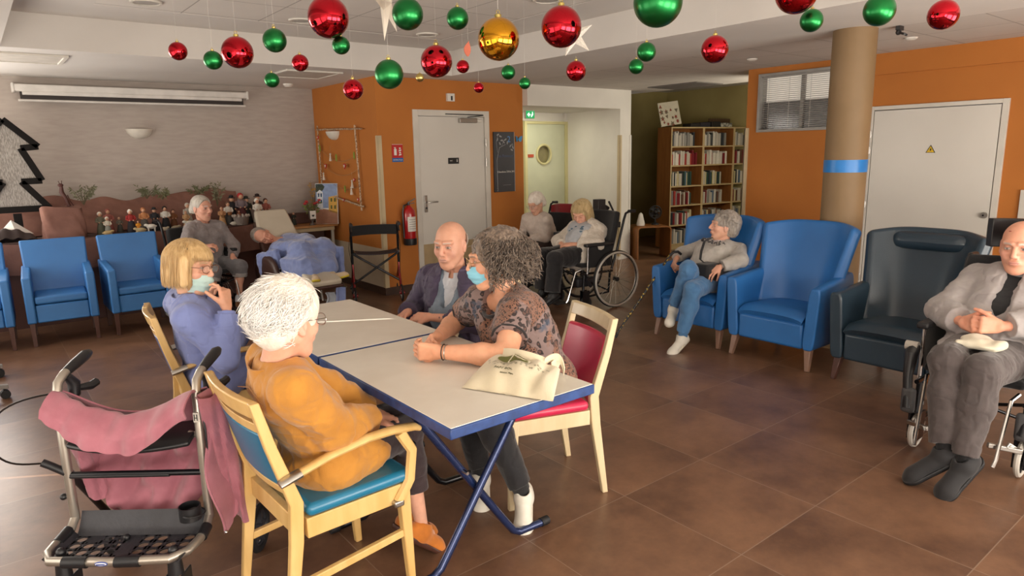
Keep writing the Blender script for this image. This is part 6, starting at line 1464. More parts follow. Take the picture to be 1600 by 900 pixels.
m.obj('embroidery', cloth('dark grey embroidery', '#3c3a3d'), P.t)
M_jean = cloth('mid blue denim', '#4f7daa', '#426e9b', scale=14, bs=300)
g = G(.03); g.u(Ell(P.J['pel']-A3((0, 0, .02)), (.135, .15, .085)), .05)
for e in (-1, 1): g.u(P.leg(e, .016, .9), .012)
P.garment('jeans', g, M_jean, .006, 14, seed=15)
for e in (-1, 1):
    o, (c0, d2, up, x, L) = P.shoe(e, M_shoew, M_solew, sock=M_jean); m = MB()
    for i in range(4): c = c0+d2*(.04+.018*i)+up*(.052-.005*i)*P.k; m.tube([Vector(c-x*.016-P.base), Vector(c+up*.005-P.base), Vector(c+x*.016-P.base)], .0025, 5)
    c = c0+d2*.035+up*.06; m.tube([Vector(c-P.base), Vector(c+x*.02+up*.03-P.base), Vector(c+x*.03+up*.01-P.base)], .0018, 4); m.obj('lace_set', M_frame, o)
M_hsilver = hair_mat('wavy silver hair', '#b5aca2', '#857b72', 80); hair = hair_obj(P, big_hair(P, r=(.094, .112, .098), c=(0, -.032, .042), low=-.08), M_hsilver, .010, 34, seed=7)
strands('hair_strand_set', hair, P.H, M_hsilver, cap_roots(-.7, .3), flow(.045, .035, e=.020, dir_=(.0, -.6, -.5), wild=.5, out=.3), 1500, .0013, seed=9, off=P.base)
m = MB(); c = P.J['wl']; d = nrm(P.J['wl']-P.J['el']); MB().ring(tuple(c-d*.02-P.base), .030, .004, Vector(d).to_track_quat('Z', 'Y').to_matrix().to_4x4()).obj('watch', M_metal, P.t)
bag = thing('shoulder_bag', 'small black shoulder bag with strap across the woman in the grey cardigan', 'bag', (4.68, 3.30, .56))
m = MB(); m.bb(-.11, .07, -.075, .065, -.03, .125); m.obj('pouch', M_cloth_black, bag, bevel=.02, bseg=3)
g = A3((4.68, 3.30, .56)); q = [n0+P.sr*.05+U*.02-F*.05, n0+P.sr*.045+F*.10-U*.01, n0+P.sr*.03+F*.185-U*.11, n0+P.sr*.0+F*.20-U*.22, n0-P.sr*.04+F*.215-U*.31, A3((4.66, 3.32, .68))]
m = MB(); m.grid(lambda u, v: (lambda t, i: tuple(q[i]*(1-t)+q[i+1]*t+P.sr*(u-.5)*.022+F*.012-g))((v*4.999) % 1, int(v*4.999)), 1, 20, .004); m.obj('strap', M_cloth_black, bag)
cn = thing('walking_cane', 'black walking cane with yellow flecks leaning from the seated woman to the floor', 'cane', (4.22, 3.94, 0))
m = MB(); P0, P1 = Vector((.03, -.02, .018)), Vector((.50, -.22, .70)); m.cyl(P0, P1, .0095, .0095, 12); m.obj('shaft', mat('black with yellow flecks', '#17161a', .35, c2='#c9a94a', scale=45, detail=1, contrast=(.38, .42)), cn); m = MB(); m.cyl((.026, -.019, 0), (.045, -.027, .035), .015, .012); m.obj('rubber_tip', M_black, cn)
m = MB(); m.tube([tuple(P1), (.53, -.235, .725), (.57, -.25, .725), (.60, -.26, .70)], .012, 10); m.obj('handle', M_blk, cn)

# --- 8 man in the grey jacket at the right edge
P = Person('person', 'old man in a light grey jacket, hands clasped, at the right edge', dict(pel=(3.954, 1.066, 0.555), nb=(4.198, 1.047, 0.924), hd=(4.124, 1.050, 1.085), sl=(4.189, 0.863, 0.868), sr=(4.199, 1.235, 0.875), el=(3.950, 0.880, 0.745), er=(3.991, 1.330, 0.725), wl=(3.775, 1.020, 0.742), wr=(3.820, 1.175, 0.722), hl=(3.954, 0.978, 0.555), hr=(3.953, 1.153, 0.555), kl=(3.536, 0.988, 0.565), kr=(3.538, 1.131, 0.585), al=(3.412, 0.985, 0.17), ar=(3.423, 1.072, 0.19), tl=(3.303, 1.034, 0.06), tr=(3.335, 1.192, 0.08)), 1.0, (-1, -.03, -.14), hk=1.08, sex='m', h=.0045)
P.hand(1, D=(-.55, -.8, .05), N=(.75, -.55, -.1), side=1, curl=(60, 60, 30), thumb=(35, 15, 15)); P.J['wl'] = A3((3.80, 1.005, .735)); P.hand(-1, D=(-.55, .8, .05), N=(.75, .55, -.1), side=-1, curl=(55, 60, 30), thumb=(35, 15, 15))
P.body((.84, .50, .40), SKIN, feet=False, male=True, brow=(.55, .45, .40), thin=-.008, lip=(.60, .28, .24)); F, U, n0 = P.fwd, P.spine, P.J['nb']
m = MB(); m.ball(tuple(P.H.w((.03, .066, .088))-P.base), .006, 10, 6, (1, 1, .5)); m.obj('forehead_spot', mat('red brown spot', '#8a3a2c', .5), P.t)
g = G(.03); g.u(P.torso(.004, k=.06)); g.sub(Cap(P.H.w((0, -.02, -.06)), n0+F*.01, .05, .045), .01); P.garment('vest', g, M_shirt, .003, 20)
g = G(.03); g.u(P.torso(.014, belly=.0, k=.06)); g.sub(Cap(n0+U*.05, n0+F*.05, .065, .06), .01); P.garment('sweater', g, cloth('black knit', '#1b1c20', '#151619'), .004, 16); collar(P, M_shirt, .056, .03, .2, z0=-.002, name='vest_collar')
M_gj = cloth('light grey jacket cloth', '#a39c9a', '#979090', bs=280)
g = G(.03); g.u(P.torso(.036, k=.07)); g.u(Ell(P.J['pel'], (.17, .20, .13)), .06); g.u(Ell(P.J['pel']+A3((-.14, .14, .03)), (.09, .07, .045)), .05)
for e in (-1, 1): g.u(P.arm(e, .032, .92), .03)
g.sub(Cap(n0+U*.06, n0+F*.05, .07, .075), .01); g.sub(Cap(n0+F*.17-U*.03, n0+F*.26-U*.42, .05, .075), .012); g.sub(Cap(n0+F*.10, n0+F*.18-U*.3, .03, .05), .02)
P.garment('jacket', g, M_gj, .0075, 12, seed=16); lapel(P, M_gj, .088, .008, 1.1, .06)
g = G(.03); g.u(Ell(P.J['pel']-A3((0, 0, .03)), (.14, .16, .09)), .05)
for e in (-1, 1): g.u(P.leg(e, .022, .93), .012)
P.garment('trousers', g, cloth('taupe grey trousers', '#4b4241', '#403837'), .008, 13, seed=17)
for e in (-1, 1): P.shoe(e, mat('black felt shoe', '#1c1b1e', .8, sheen=.2), M_solek, w=1.12, sock=M_cloth_black)
cp = thing('cap', 'crumpled cream cap lying in the lap of the old man at the right edge', 'cap', (3.70, 1.045, .665))
gg = G(.03); gg.u(Ell((3.70, 1.075, .672), (.075, .055, .024))); gg.u(Ell((3.68, 1.015, .665), (.075, .07, .02)), .03); gg.u(Cap((3.66, .97, .668), (3.72, .97, .664), .02, .015), .02); gg.u(Cap((3.62, 1.12, .665), (3.64, .98, .658), .012, .012), .02)
dd = lambda Q: -.010*(noise3(Q, 22)-.4); o = field_obj('crown', gg, .004, cloth('cream cotton', '#d8d0bb', '#cdc4ad'), cp, disp=dd, off=(3.70, 1.045, .665), dmax=.01)

# --- 9 old woman in grey, left wheelchair
P = Person('person', 'short-haired old woman in a taupe grey sweater and rolled capris, left of the recliner', dict(pel=(1.851, 7.487, 0.535), nb=(1.859, 7.501, 0.948), hd=(1.857, 7.467, 1.106), sl=(2.002, 7.488, 0.897), sr=(1.723, 7.438, 0.904), el=(2.125, 7.426, 0.692), er=(1.610, 7.280, 0.754), wl=(2.055, 7.280, 0.600), wr=(1.775, 7.200, 0.743), hl=(1.928, 7.505, 0.535), hr=(1.774, 7.469, 0.535), kl=(2.093, 7.187, 0.50), kr=(1.814, 7.113, 0.50), al=(2.061, 7.211, 0.133), ar=(1.733, 7.101, 0.144), tl=(2.005, 7.079, 0.07), tr=(1.804, 6.960, 0.08)), .93, (.42, -.88, -.10), hk=1.05, h=.0055)
P.hand(1, D=(.8, -.5, .1), N=(0, .3, -1), side=-1, curl=(30, 50, 30)); P.hand(-1, D=(.2, -.7, -.6), N=(0, -.2, -1), side=1, curl=(15, 20, 15))
P.body((.84, .54, .46), SKIN, feet=False, brow=(.7, .64, .6)); F, U, n0 = P.fwd, P.spine, P.J['nb']
g = G(.03); g.u(P.torso(.018, bust=1, belly=1, k=.07)); g.u(Ell(P.J['pel'], (.15, .16, .10)), .06)
for e in (-1, 1): g.u(P.arm(e, .020, .92), .03)
g.sub(Cap(P.H.w((0, -.02, -.06)), n0+F*.02, .055, .065), .01); P.garment('sweater', g, cloth('taupe grey knit', '#8d8585', '#827a7a'), .008, 14, seed=18)
M_cap = cloth('grey jersey', '#6f6d70', '#646265'); g = G(.03); g.u(Ell(P.J['pel']-A3((0, 0, .02)), (.14, .15, .08)), .05)
for e in (-1, 1): g.u(P.leg(e, .018, .22), .02)
P.garment('capri_trousers', g, M_cap, .005, 13)
for e in (-1, 1):
    a, b = (P.J['kr'], P.J['ar']) if e > 0 else (P.J['kl'], P.J['al']); d = b-a; gg = G(.005); gg.u(Cap(a+d*.17, a+d*.25, .074, .072)); gg.cut(PlaneNear(a+d*.27, d, .12)); gg.cut(PlaneNear(a+d*.16, -d, .12)); P.garment('rolled_cuff', gg, cloth('pale cuff', '#a19d9b'), .002, 30)
    gg = G(.005); gg.u(Cap(a+d*.88, a+d*.96, .042, .045)); P.garment('white_sock', gg, M_shirt, .001, 30)
    P.shoe(e, mat('tan slipper', '#8f5f38', .8, sheen=.3), M_wleg, high=.01)
M_hpale = hair_mat('short pale hair', '#c9c3b8', '#aaa399'); hg_ = big_hair(P, r=(.084, .101, .088), c=(0, -.022, .042), low=-.05); hg_.cut(Plane(P.H.w((0, .045, .05)), P.H.R[:, 1]-P.H.R[:, 2]*.35)); hair = hair_obj(P, hg_, M_hpale, .003, 50, seed=9)
# patterned strap hanging at her arm
sc = thing('patterned_scarf', 'yellow and black patterned scarf at the arm of the old woman in grey', 'scarf', (1.66, 7.22, .66))
m = MB(); m.tube([(-.03, .08, .14), (.0, .0, .10), (.03, -.06, .06), (.07, -.09, .03), (.03, -.10, .0), (-.05, -.08, .0), (-.10, -.02, .0), (-.15, .0, -.02)], [.016, .02, .022, .024, .028, .026, .026, .02], 10, flat=.5); m.obj('band', mat('yellow black pattern', '#c8b94e', .7, c2='#2f2d22', scale=42, detail=1, contrast=(.42, .47)), sc)

# --- 10 sleeping woman in the recliner
P = Person('person', 'sleeping old woman with open mouth, lying in the recliner under a lavender blanket', dict(pel=(2.66, 7.03, 0.57), nb=(2.58, 7.36, 0.70), hd=(2.43, 7.40, 0.765), sl=(2.70, 7.36, 0.70), sr=(2.52, 7.24, 0.64), el=(2.80, 7.12, 0.69), er=(2.48, 7.02, 0.64), wl=(2.76, 6.95, 0.68), wr=(2.56, 6.90, 0.68), hl=(2.73, 7.05, 0.57), hr=(2.59, 7.01, 0.57), kl=(2.84, 6.78, 0.64), kr=(2.58, 6.74, 0.64), al=(2.75, 6.45, 0.43), ar=(2.58, 6.43, 0.43), tl=(2.85, 6.33, 0.47), tr=(2.54, 6.30, 0.47)), .90, (.10, -.94, -.12), up=(-.85, -.05, .45), hk=1.0, h=.0055)
P.body((.82, .50, .42), SKIN, feet=False, mouth_open=True, open_eyes=False, arms=True)
hg_ = big_hair(P, r=(.082, .10, .086), c=(0, -.025, .04), low=-.05); hg_.cut(Plane(P.H.w((0, .030, .02)), P.H.R[:, 1]+P.H.R[:, 2]*.2)); hair = hair_obj(P, hg_, hair_mat('grey thin hair', '#9a9088', '#7d736b'), .004, 45, seed=10)
M_slb = mat('beige slipper fabric', '#c9b18f', .85, sheen=.3); M_yso = mat('yellow sole', '#c9b52f', .6)
for e in (-1, 1): P.shoe(e, M_slb, M_yso)
bl = thing('blanket', 'lavender blue fleece blanket with pale piping over the woman in the recliner', 'blanket', (2.6, 6.95, .5))
M_bla = cloth('lavender blue fleece', '#7f8fc0', '#7382b4', bs=150, sheen=.5); J = P.J
def blf(t):
    g = G(.06); mid = (J['sl']+J['sr'])/2; g.u(Cap(J['sl']+A3((0, -.02, -.01)), J['sr']+A3((0, -.04, -.01)), .05+t, .05+t)); g.u(Cap(mid-A3((0, .03, .03)), J['pel'], .10+t, .13+t)); 
    for e in ('l', 'r'): g.u(Cap(J['pel'], J['k'+e], .12+t, .085+t)); g.u(Cap(J['k'+e], J['a'+e]*.72+J['k'+e]*.28, .085+t, .075+t)); g.u(Cap(J['s'+e], J['e'+e], .06+t, .06+t)); g.u(Cap(J['e'+e], J['w'+e], .06+t, .05+t))
    g.u(Cap(J['kl'], J['kr'], .07+t, .07+t)); g.u(Cap(J['al']+A3((0, .12, .05)), J['ar']+A3((0, .12, .05)), .05+t, .055+t)); return g
g = blf(.022); 
# side falls over the arms of the recliner
g.u(Box3((2.33, 6.96, .55), (.012, .13, .09), .02, np.array(Matrix.Rotation(math.radians(25), 3, 'Z') @ Matrix.Rotation(-.25, 3, 'X'))), .05)
g.u(Box3((2.93, 6.86, .50), (.012, .17, .15), .02, np.array(Matrix.Rotation(math.radians(26), 3, 'Z'))), .05); g.u(Box3((2.45, 6.62, .44), (.02, .13, .14), .02, np.array(Matrix.Rotation(math.radians(24), 3, 'Z'))), .06)
off = A3((1, 2, 3)); dsp = lambda Q: -.014*((1-2*np.abs(noise3(Q*A3((1, 1, .6))+off, 8)-.5))**2-.3)-.007*((1-2*np.abs(noise3(Q, 19)-.5))**2-.3)
g.sub(Cap(P.H.w((0, 0, -.03)), P.H.w((0, .1, -.06)), .115, .13), .02)
field_obj('throw', g, .006, M_bla, bl, disp=dsp, off=(2.6, 6.95, .5), dmax=.03)
m = MB(); o_ = A3((2.6, 6.95, .5)); m.tube([tuple(A3(p)-o_) for p in ((2.29, 6.86, .46), (2.33, 6.83, .48), (2.40, 6.76, .50), (2.40, 6.62, .42), (2.40, 6.50, .30), (2.48, 6.46, .32), (2.58, 6.45, .39), (2.68, 6.46, .40), (2.78, 6.50, .40), (2.88, 6.58, .40))], .006, 6); m.obj('piping', cloth('pale piping', '#d5d6e4'), bl)
cl = thing('hanging_cloth', 'grey blue cloth and pad hanging beneath the recliner foot rest', 'cloth', (2.70, 6.34, .05)); m = MB()
m.grid(lambda u, v: (-.06+.09*u+.02*math.sin(v*6), .02*math.sin(u*4), .22-.20*v), 8, 10, .012); m.obj('cloth_strip', cloth('light grey cloth', '#9fa6b0'), cl); m = MB(); m.grid(lambda u, v: (.05+.10*u-.02*v, -.02+.02*math.sin(u*4), .26-.24*v), 8, 10, .014); m.obj('blue_pad', M_bla, cl)
# ------------------------------------------------ hanging baubles and stars
def bmat(n, c, rough, metal=1.0): return mat(n, c, rough, metal, c2=c, coat=.3)
BM = {'r': bmat('glossy red bauble', '#c01024', .06), 'g': bmat('satin green bauble', '#1c7a3c', .36), 'y': bmat('glossy gold bauble', '#d99a1c', .06), 'p': bmat('pale gold bauble', '#c9b26a', .3)}
M_cap = mat('gold bauble cap', '#c8b56a', .3, .9); M_nylon = mat('clear nylon thread', '#d8d4cc', .4)
BL = [(0.827, 3.446, 2.084, .04, 'r', 'leftmost small glossy red bauble below the coffer fascia'), (0.921, 3.254, 2.029, .04, 'g', 'small satin green bauble between the leftmost red one and a larger red one'), (1.045, 3.303, 2.077, .07, 'r', 'medium glossy red bauble left of centre above the projector screen'), (1.124, 3.039, 2.1, .05, 'g', 'satin green bauble just right of the medium red bauble at the left'), (1.349, 3.332, 2.054, .04, 'r', 'small glossy red bauble left of the orange corner'), (1.388, 3.844, 2.022, .04, 'g', 'small satin green bauble hanging lowest over the smoke detector'), (1.357, 2.991, 2.211, .09, 'r', 'large glossy red bauble at the top edge left of the paper star'), (1.416, 3.006, 2.098, .04, 'g', 'small satin green bauble right below the large red bauble at the top'), (1.455, 2.644, 1.938, .06, 'g', 'medium satin green bauble before the orange corner'), (1.562, 3.211, 1.927, .05, 'r', 'glossy red bauble low over the orange side wall'), (2.201, 3.625, 2.056, .025, 'p', 'tiny pale gold bauble between the green and the red medium baubles'), (1.827, 2.851, 2.037, .075, 'r', 'medium glossy red bauble in the middle, by the fascia corner'), (2.201, 3.172, 2.07, .035, 'r', 'small glossy red bauble under the pinkish feather'), (1.663, 2.82, 2.228, .07, 'g', 'satin green bauble in front of the white paper star'), (1.86, 2.71, 2.212, .05, 'g', 'satin green bauble between the paper star and the gold bauble'), (1.985, 2.568, 2.113, .095, 'y', 'large glossy gold bauble on a white thread'), (2.416, 3.325, 1.981, .03, 'r', 'tiny glossy red bauble above the door'), (2.487, 3.134, 2.052, .04, 'g', 'small satin green bauble right below the gold bauble'), (2.339, 2.811, 1.957, .03, 'g', 'tiny satin green bauble above the exit sign'), (2.164, 2.34, 2.149, .09, 'r', 'large glossy red bauble right of the gold one'), (2.468, 2.562, 2.0, .05, 'r', 'small glossy red bauble below the glitter star'), (2.324, 1.928, 2.2, .1, 'g', 'largest satin green bauble cut by the top edge'), (2.633, 2.248, 2.065, .045, 'g', 'upper of two close small green baubles left of the bookshelf corner'), (2.902, 2.547, 2.046, .04, 'g', 'lower of two close small green baubles left of the bookshelf corner'), (2.693, 1.905, 2.039, .06, 'r', 'glossy red bauble over the bookshelf corner'), (2.927, 1.663, 2.262, .09, 'r', 'large red bauble mostly cut off by the top edge, left of the column'), (3.076, 1.668, 2.161, .05, 'g', 'small satin green bauble left of the column'), (2.92, 1.304, 2.128, .06, 'g', 'satin green bauble right above the column top'), (3.259, 1.196, 2.129, .06, 'r', 'glossy red bauble farthest right')]
for x, y, z, r, c, lb in BL:
    g = thing('bauble', lb, 'bauble', (x, y, z), 0, 'christmas baubles hanging from the ceiling')
    MB().ball((0, 0, 0), r, 40, 24).obj('ball', BM[c], g); top = (CO if x < 4.4 else CZ) - z - .001
    m = MB(); m.lathe([(r*.16, r*.96), (r*.17, r*1.10), (r*.13, r*1.13), (.0001, r*1.14)], (0, 0, 0), 14); m.ring((0, 0, r*1.22), r*.09, r*.02, rotm('X', PI/2), 14, 5); m.obj('cap', M_cap, g)
    m = MB(); m.cyl((0, 0, r*1.28), (0, 0, top), .0009 if c == 'y' else .00028, seg=5); m.obj('thread', M_nylon, g)
def star(name, label, loc, R0, r0, t, mm, rz, tilt, seed=0):
    g = thing(name, label, 'star', loc, rz, None); vs = [(0, -t, 0), (0, t, 0)]
    for i in range(10): a = PI/2+i*PI/5+tilt; q = R0 if i % 2 == 0 else r0; vs.append((q*math.cos(a), 0, q*math.sin(a)))
    fs = []
    for i in range(10): fs += [(0, 2+i, 2+(i+1) % 10), (1, 2+(i+1) % 10, 2+i)]
    MB().add(vs, fs).obj('star_body', mm, g, smooth=False); m = MB(); m.cyl((0, 0, R0*.9), (0, 0, CO-loc[2]-.001), .0006, seg=5); m.obj('thread', M_nylon, g); return g
star('paper_star', 'long white folded paper star hanging behind the green bauble at the top', (1.72, 3.12, 2.33), .19, .06, .03, mat('white paper', '#efe6d6', .7), .75, .35)
star('glitter_star', 'white glittery star hanging behind the large red bauble right of the gold one', (2.318, 2.42, 2.135), .10, .035, .015, mat('glitter white', '#d5cec3', .5, c2='#c2bbb0', scale=120), -.6, .2)
g = thing('feather', 'pinkish feather ornament above a small red bauble', 'ornament', (2.25, 3.19, 2.11)); m = MB(); m.grid(lambda u, v: ((u-.5)*.045*math.sin(PI*min(1, v+.08))+.012*v, .01*math.sin(v*3), .02+.085*v), 6, 10, .003); m.obj('vane', mat('salmon feather', '#d3755c', .8), g); m = MB(); m.cyl((.01, .01, .1), (.01, .01, CO-2.11-.001), .0005, seg=5); m.obj('thread', M_nylon, g)

# ------------------------------------------------ bookshelves, books, cube table
M_shelfw = mat('reddish beech veneer', '#96602f', .5, c2='#885528', scale=3, stretch=(6, 6, 1)); M_edge = mat('pale shelf edge', '#c9b184', .5)
SA = math.radians(-9); sx, sy = math.cos(SA), math.sin(SA); SO = (8.80, 6.97); UW = .70
ZS = [.09, .40, .72, 1.03, 1.36, 1.66]; colors = ['#d8d2c6', '#c9c1b2', '#7c1f2a', '#31363c', '#e3ddd0', '#5a6f86', '#8c8a86', '#a33a35', '#d0c49a', '#2f4a44', '#b9b4ac', '#6a4a3a']
names_c = ['white', 'cream', 'dark red', 'charcoal', 'ivory', 'steel blue', 'grey', 'red', 'straw yellow', 'dark green', 'light grey', 'brown']
BOOK = []
for i, c in enumerate(colors):
    g = bpy.data.objects.new('book', None)
    cm = mat('book cover '+names_c[i], c, .5); m = MB().bb(-.5, .5, 0, .16, 0, 1).obj('cover', cm, None, smooth=False); p = MB().bb(-.38, .38, .004, .158, .01, 1.004).obj('page_block', M_signw, None, smooth=False)
    for q in (m, p): COL.objects.unlink(q)
    BOOK.append((m, p))
ordw = ['first', 'second', 'third', 'fourth', 'fifth', 'sixth', 'seventh', 'eighth', 'ninth', 'tenth', 'eleventh', 'twelfth', 'thirteenth', 'fourteenth', 'fifteenth', 'sixteenth', 'seventeenth', 'eighteenth']
shn = ['bottom', 'second lowest', 'third lowest', 'third highest', 'second highest', 'top']; bayn = ['left', 'middle', 'right']
for b in range(3):
    ox, oy = SO[0]+sx*UW*b, SO[1]+sy*UW*b
    g = thing('bookshelf', '%s one of three tall beech bookshelves full of books' % bayn[b], 'bookshelf', (ox, oy, 0), SA, 'beech bookshelves')
    for x in (.0, UW-.02): m = MB().bb(x, x+.02, .004, .32, .03, 1.96); m.obj('side_panel', M_shelfw, g); m = MB().bb(x-.001, x+.021, 0, .005, .03, 1.96); m.obj('edge_strip', M_edge, g)
    for z in ZS+[1.96]: m = MB().bb(.02, UW-.02, .0, .31, z-.02, z); m.obj('shelf_board', M_edge, g)
    MB().bb(.02, UW-.02, .30, .315, .08, 1.95).obj('back_panel', M_shelfw, g); MB().bb(0.0, UW, .01, .03, 0.0, .075).obj('plinth', M_edge, g)
    for s_, z in enumerate(ZS):
        x = .035; full = {5: .52, 4: .66, 3: .47, 2: .50, 1: .48, 0: .50}[s_]*(1 if b < 2 else .9); k = 0; pal = [2, 7, 0, 4, 11, 1] if s_ == 4 else ([0, 10, 6, 3, 1] if s_ == 5 else ([1, 8, 3, 9, 0, 5] if s_ == 3 else ([5, 0, 10, 3, 6] if s_ == 0 else list(range(12)))))
        while x < full and k < 16:
            w_ = rnd.uniform(.022, .045); hh = rnd.uniform(.17, .235) if s_ != 3 else rnd.uniform(.19, .23); ci = rnd.choice(pal); lean = rnd.uniform(.08, .2) if rnd.random() < .12 else 0
            bk = bpy.data.objects.new('book', None); COL.objects.link(bk); lx, ly = x+w_/2, .03+rnd.uniform(0, .03); bk.location = (ox+sx*lx-sy*ly, oy+sy*lx+sx*ly, z+.0005); bk.rotation_euler = (0, 0, SA); bk.scale = (w_, 1, hh)
            tag(bk, '%s %s book from the left on the %s shelf of the %s bookshelf' % (ordw[k], names_c[ci], shn[s_], bayn[b]), 'book', 'books in the bookshelves')
            for q in BOOK[ci]: c = q.copy(); COL.objects.link(c); c.parent = bk
            x += w_+.0015; k += 1
g = thing('picture_board', 'white board with brown leaf and star shapes leaning on top of the bookshelf', 'board', (SO[0]+.12*sx, SO[1]+.10, 1.961), SA)
PBM = T(0, 0, 0) @ rotm('X', -.16) @ rotm('Y', -.12)
m = MB(); m.M = PBM; m.bb(-.20, .23, 0, .012, 0.03, .40); m.obj('board', mat('cream board', '#d3ccb8', .6), g, smooth=False)
m = MB(); m.M = PBM; rr = random.Random(2)
for i in range(13):
    cx, cz = -.15+.10*(i % 4)+rr.uniform(-.02, .02), .07+.09*(i//4)+rr.uniform(-.02, .02); n = rr.choice((5, 5, 6, 3)); R0 = rr.uniform(.025, .05); poly = []
    for j in range(2*n): a = PI*j/n+i; q = R0 if j % 2 == 0 else R0*.5; poly.append((q*math.cos(a), q*math.sin(a)))
    m.prism(poly, .002, T(cx, -.001, cz) @ XZ)
m.obj('leaf_shape_set', mat('brown grey shapes', '#6d6250', .7, c2='#8a3a2a', scale=9, contrast=(.4, .5)), g, smooth=False)
for i, (x, w_, h_, d_, c, lb) in enumerate(((.56, .20, .06, .2, '#24211f', 'low dark box on top of the middle bookshelf, leftmost'), (.78, .22, .075, .2, '#2a2a33', 'dark blue box lying on top of the middle bookshelf'), (1.02, .20, .09, .22, '#1f1d1c', 'black box on top of the middle bookshelf'), (1.26, .26, .07, .22, '#c9c9bd', 'pale patterned box on top of the middle bookshelf'), (1.34, .5, .15, .02, '#5a4430', 'brown cardboard sheet box behind the pale box on the bookshelf'))):
    t = MB().bb(-w_/2, w_/2, 0, d_, 0, h_).obj('storage_box', mat('box %d' % i, c, .6, scale=25, c2='#3a3835' if i == 3 else None), None, bevel=.006); t.location = (SO[0]+sx*x-sy*(.05 if i < 4 else .285), SO[1]+sy*x+sx*(.05 if i < 4 else .285), 1.961); t.rotation_euler = (0, 0, SA); tag(t, lb, 'box')
t = thing('cube_table', 'bent beech open cube table beside the bookshelf', 'side table', (8.02, 6.72, 0), math.radians(-28))
pts = [(-.27, 0), (-.27, .44), (-.25, .475), (-.21, .49), (.21, .49), (.25, .475), (.27, .44), (.27, 0), (.25, 0), (.25, .435), (.235, .46), (.205, .47), (-.205, .47), (-.235, .46), (-.25, .435), (-.25, 0)]
n = len(pts); m = MB(); vs = [(x, y, z) for y in (-.2, .2) for x, z in pts]; fs = [(i, (i+1) % n, n+(i+1) % n, n+i) for i in range(n)]
for i in range(n//2-1): fs += [(i, i+1, n-2-i, n-1-i), (n+i, n+n-1-i, n+n-2-i, n+i+1)]
m.add(vs, fs); m.obj('bent_shell', M_shelfw, t); 
g = thing('humidifier', 'white cone shaped humidifier on the cube table', 'humidifier', (7.88, 6.78, .491)); MB().lathe([(.001, 0), (.06, 0), (.062, .03), (.03, .17), (.012, .19), (.001, .195)], (0, 0, 0), 20).obj('cone', M_white, g)
g = thing('table_fan', 'small black round fan on the cube table', 'fan', (8.12, 6.70, .491), math.radians(-30)); m = MB(); m.lathe([(.001, 0), (.06, 0), (.055, .02), (.015, .035), (.012, .09), (.001, .09)], (0, 0, 0), 18); m.obj('stand', M_black, g)
m = MB(); m.ring((0, 0, .19), .095, .01, rotm('X', PI/2), 28, 6); m.ring((0, -.03, .19), .06, .004, rotm('X', PI/2), 24, 5); m.ball((0, -.02, .19), .03, 12, 8)
for k in range(12): a = k*PI/6; m.cyl((0, -.035, .19), (.09*math.cos(a), 0, .19+.09*math.sin(a)), .003, seg=4)
m.obj('guard', M_black, g); m = MB()
for k in range(4): m.grid(lambda u, v, k=k: ((.02+.06*u)*math.cos(k*PI/2+v*1.1), .012*math.sin(v*3), .19+(.02+.06*u)*math.sin(k*PI/2+v*1.1)), 3, 5, .002)
m.obj('blade_set', M_dark, g)

# ------------------------------------------------ nativity stage, desk and what stands on them
M_kraft = mat('brown crumpled paper', '#8a6255', .85, c2='#755045', scale=5, detail=5, bump=.5, bscale=12); M_stage = mat('dark brown stage cloth', '#4a3029', .85, c2='#3d2721', scale=4); M_stagew = mat('dark brown stage panel', '#56352c', .6, scale=3)
st = thing('nativity_stage', 'long brown cloth covered stage under the nativity scene along the grey wall', 'stage', (.85, 8.32, 0))
MB().bb(-2.2, 1.86, -.30, .34, .80, .85).obj('platform', M_stage, st, bevel=.01); m = MB(); m.grid(lambda u, v: (-2.2+4.06*u, -.31-.012*math.sin(u*60)*v-.01, .845-.30*v-.02*math.sin(u*17)), 120, 6, .006); m.obj('front_cloth', M_kraft, st); MB().bb(-2.15, 1.84, -.27, .30, .0, .80).obj('base_panel', M_stagew, st)
m = MB()
def ridge(u, v):
    x = -.85+2.55*u; hgt = .37+.03*math.sin(u*9)+.015*math.sin(u*31)
    if u < .06: hgt *= u/.06
    return (x, .33-.20*(1-v)-.06*math.sin(v*7+u*20)*.4, .85+hgt*v+.012*math.sin(v*15+u*40))
m.grid(ridge, 80, 14, .01); m.obj('paper_backdrop', M_kraft, st)
mt = thing('paper_mountain', 'large block of crumpled brown paper forming the left hill of the nativity', 'paper mountain', (.70, 8.16, .851)); m = MB()
def hill(u, v):
    a = u*2*PI; r = 1-.10*v; k = 1+.05*math.sin(a*3+v*4)+.03*math.sin(a*8+v*9); ex = .5
    return (.19*r*k*math.copysign(abs(math.cos(a))**ex, math.cos(a)), .12*r*k*math.copysign(abs(math.sin(a))**ex, math.sin(a)), .31*v+.02*math.sin(a*2)*v)
m.grid(hill, 48, 14, 0); m.add([hill(i/48, 1) for i in range(48)], [list(range(48))]); m.obj('paper_block', M_kraft, mt)
rk = thing('dark_rock_paper', 'dark brown paper rock with snowy peak below the tree frame', 'paper rock', (.28, 8.12, .851)); m = MB(); m.grid(lambda u, v: (-.30+.50*u, -.05+.16*v, .13*math.sin(PI*u)**.7*math.sin(PI*min(1, v*.9+.1))+.01*math.sin(u*30)), 24, 8, .02); m.obj('rock', mat('dark paper', '#352825', .85, bump=.4, bscale=20), rk)
m = MB(); m.add([(-.14, .1, .05), (.0, .06, .21), (.17, .1, .06), (.02, .02, .10), (.02, .16, .08)], [(0, 3, 1), (3, 2, 1), (2, 4, 1), (4, 0, 1), (0, 4, 2, 3)]); m.obj('snow_peak', M_signw, rk, smooth=False)
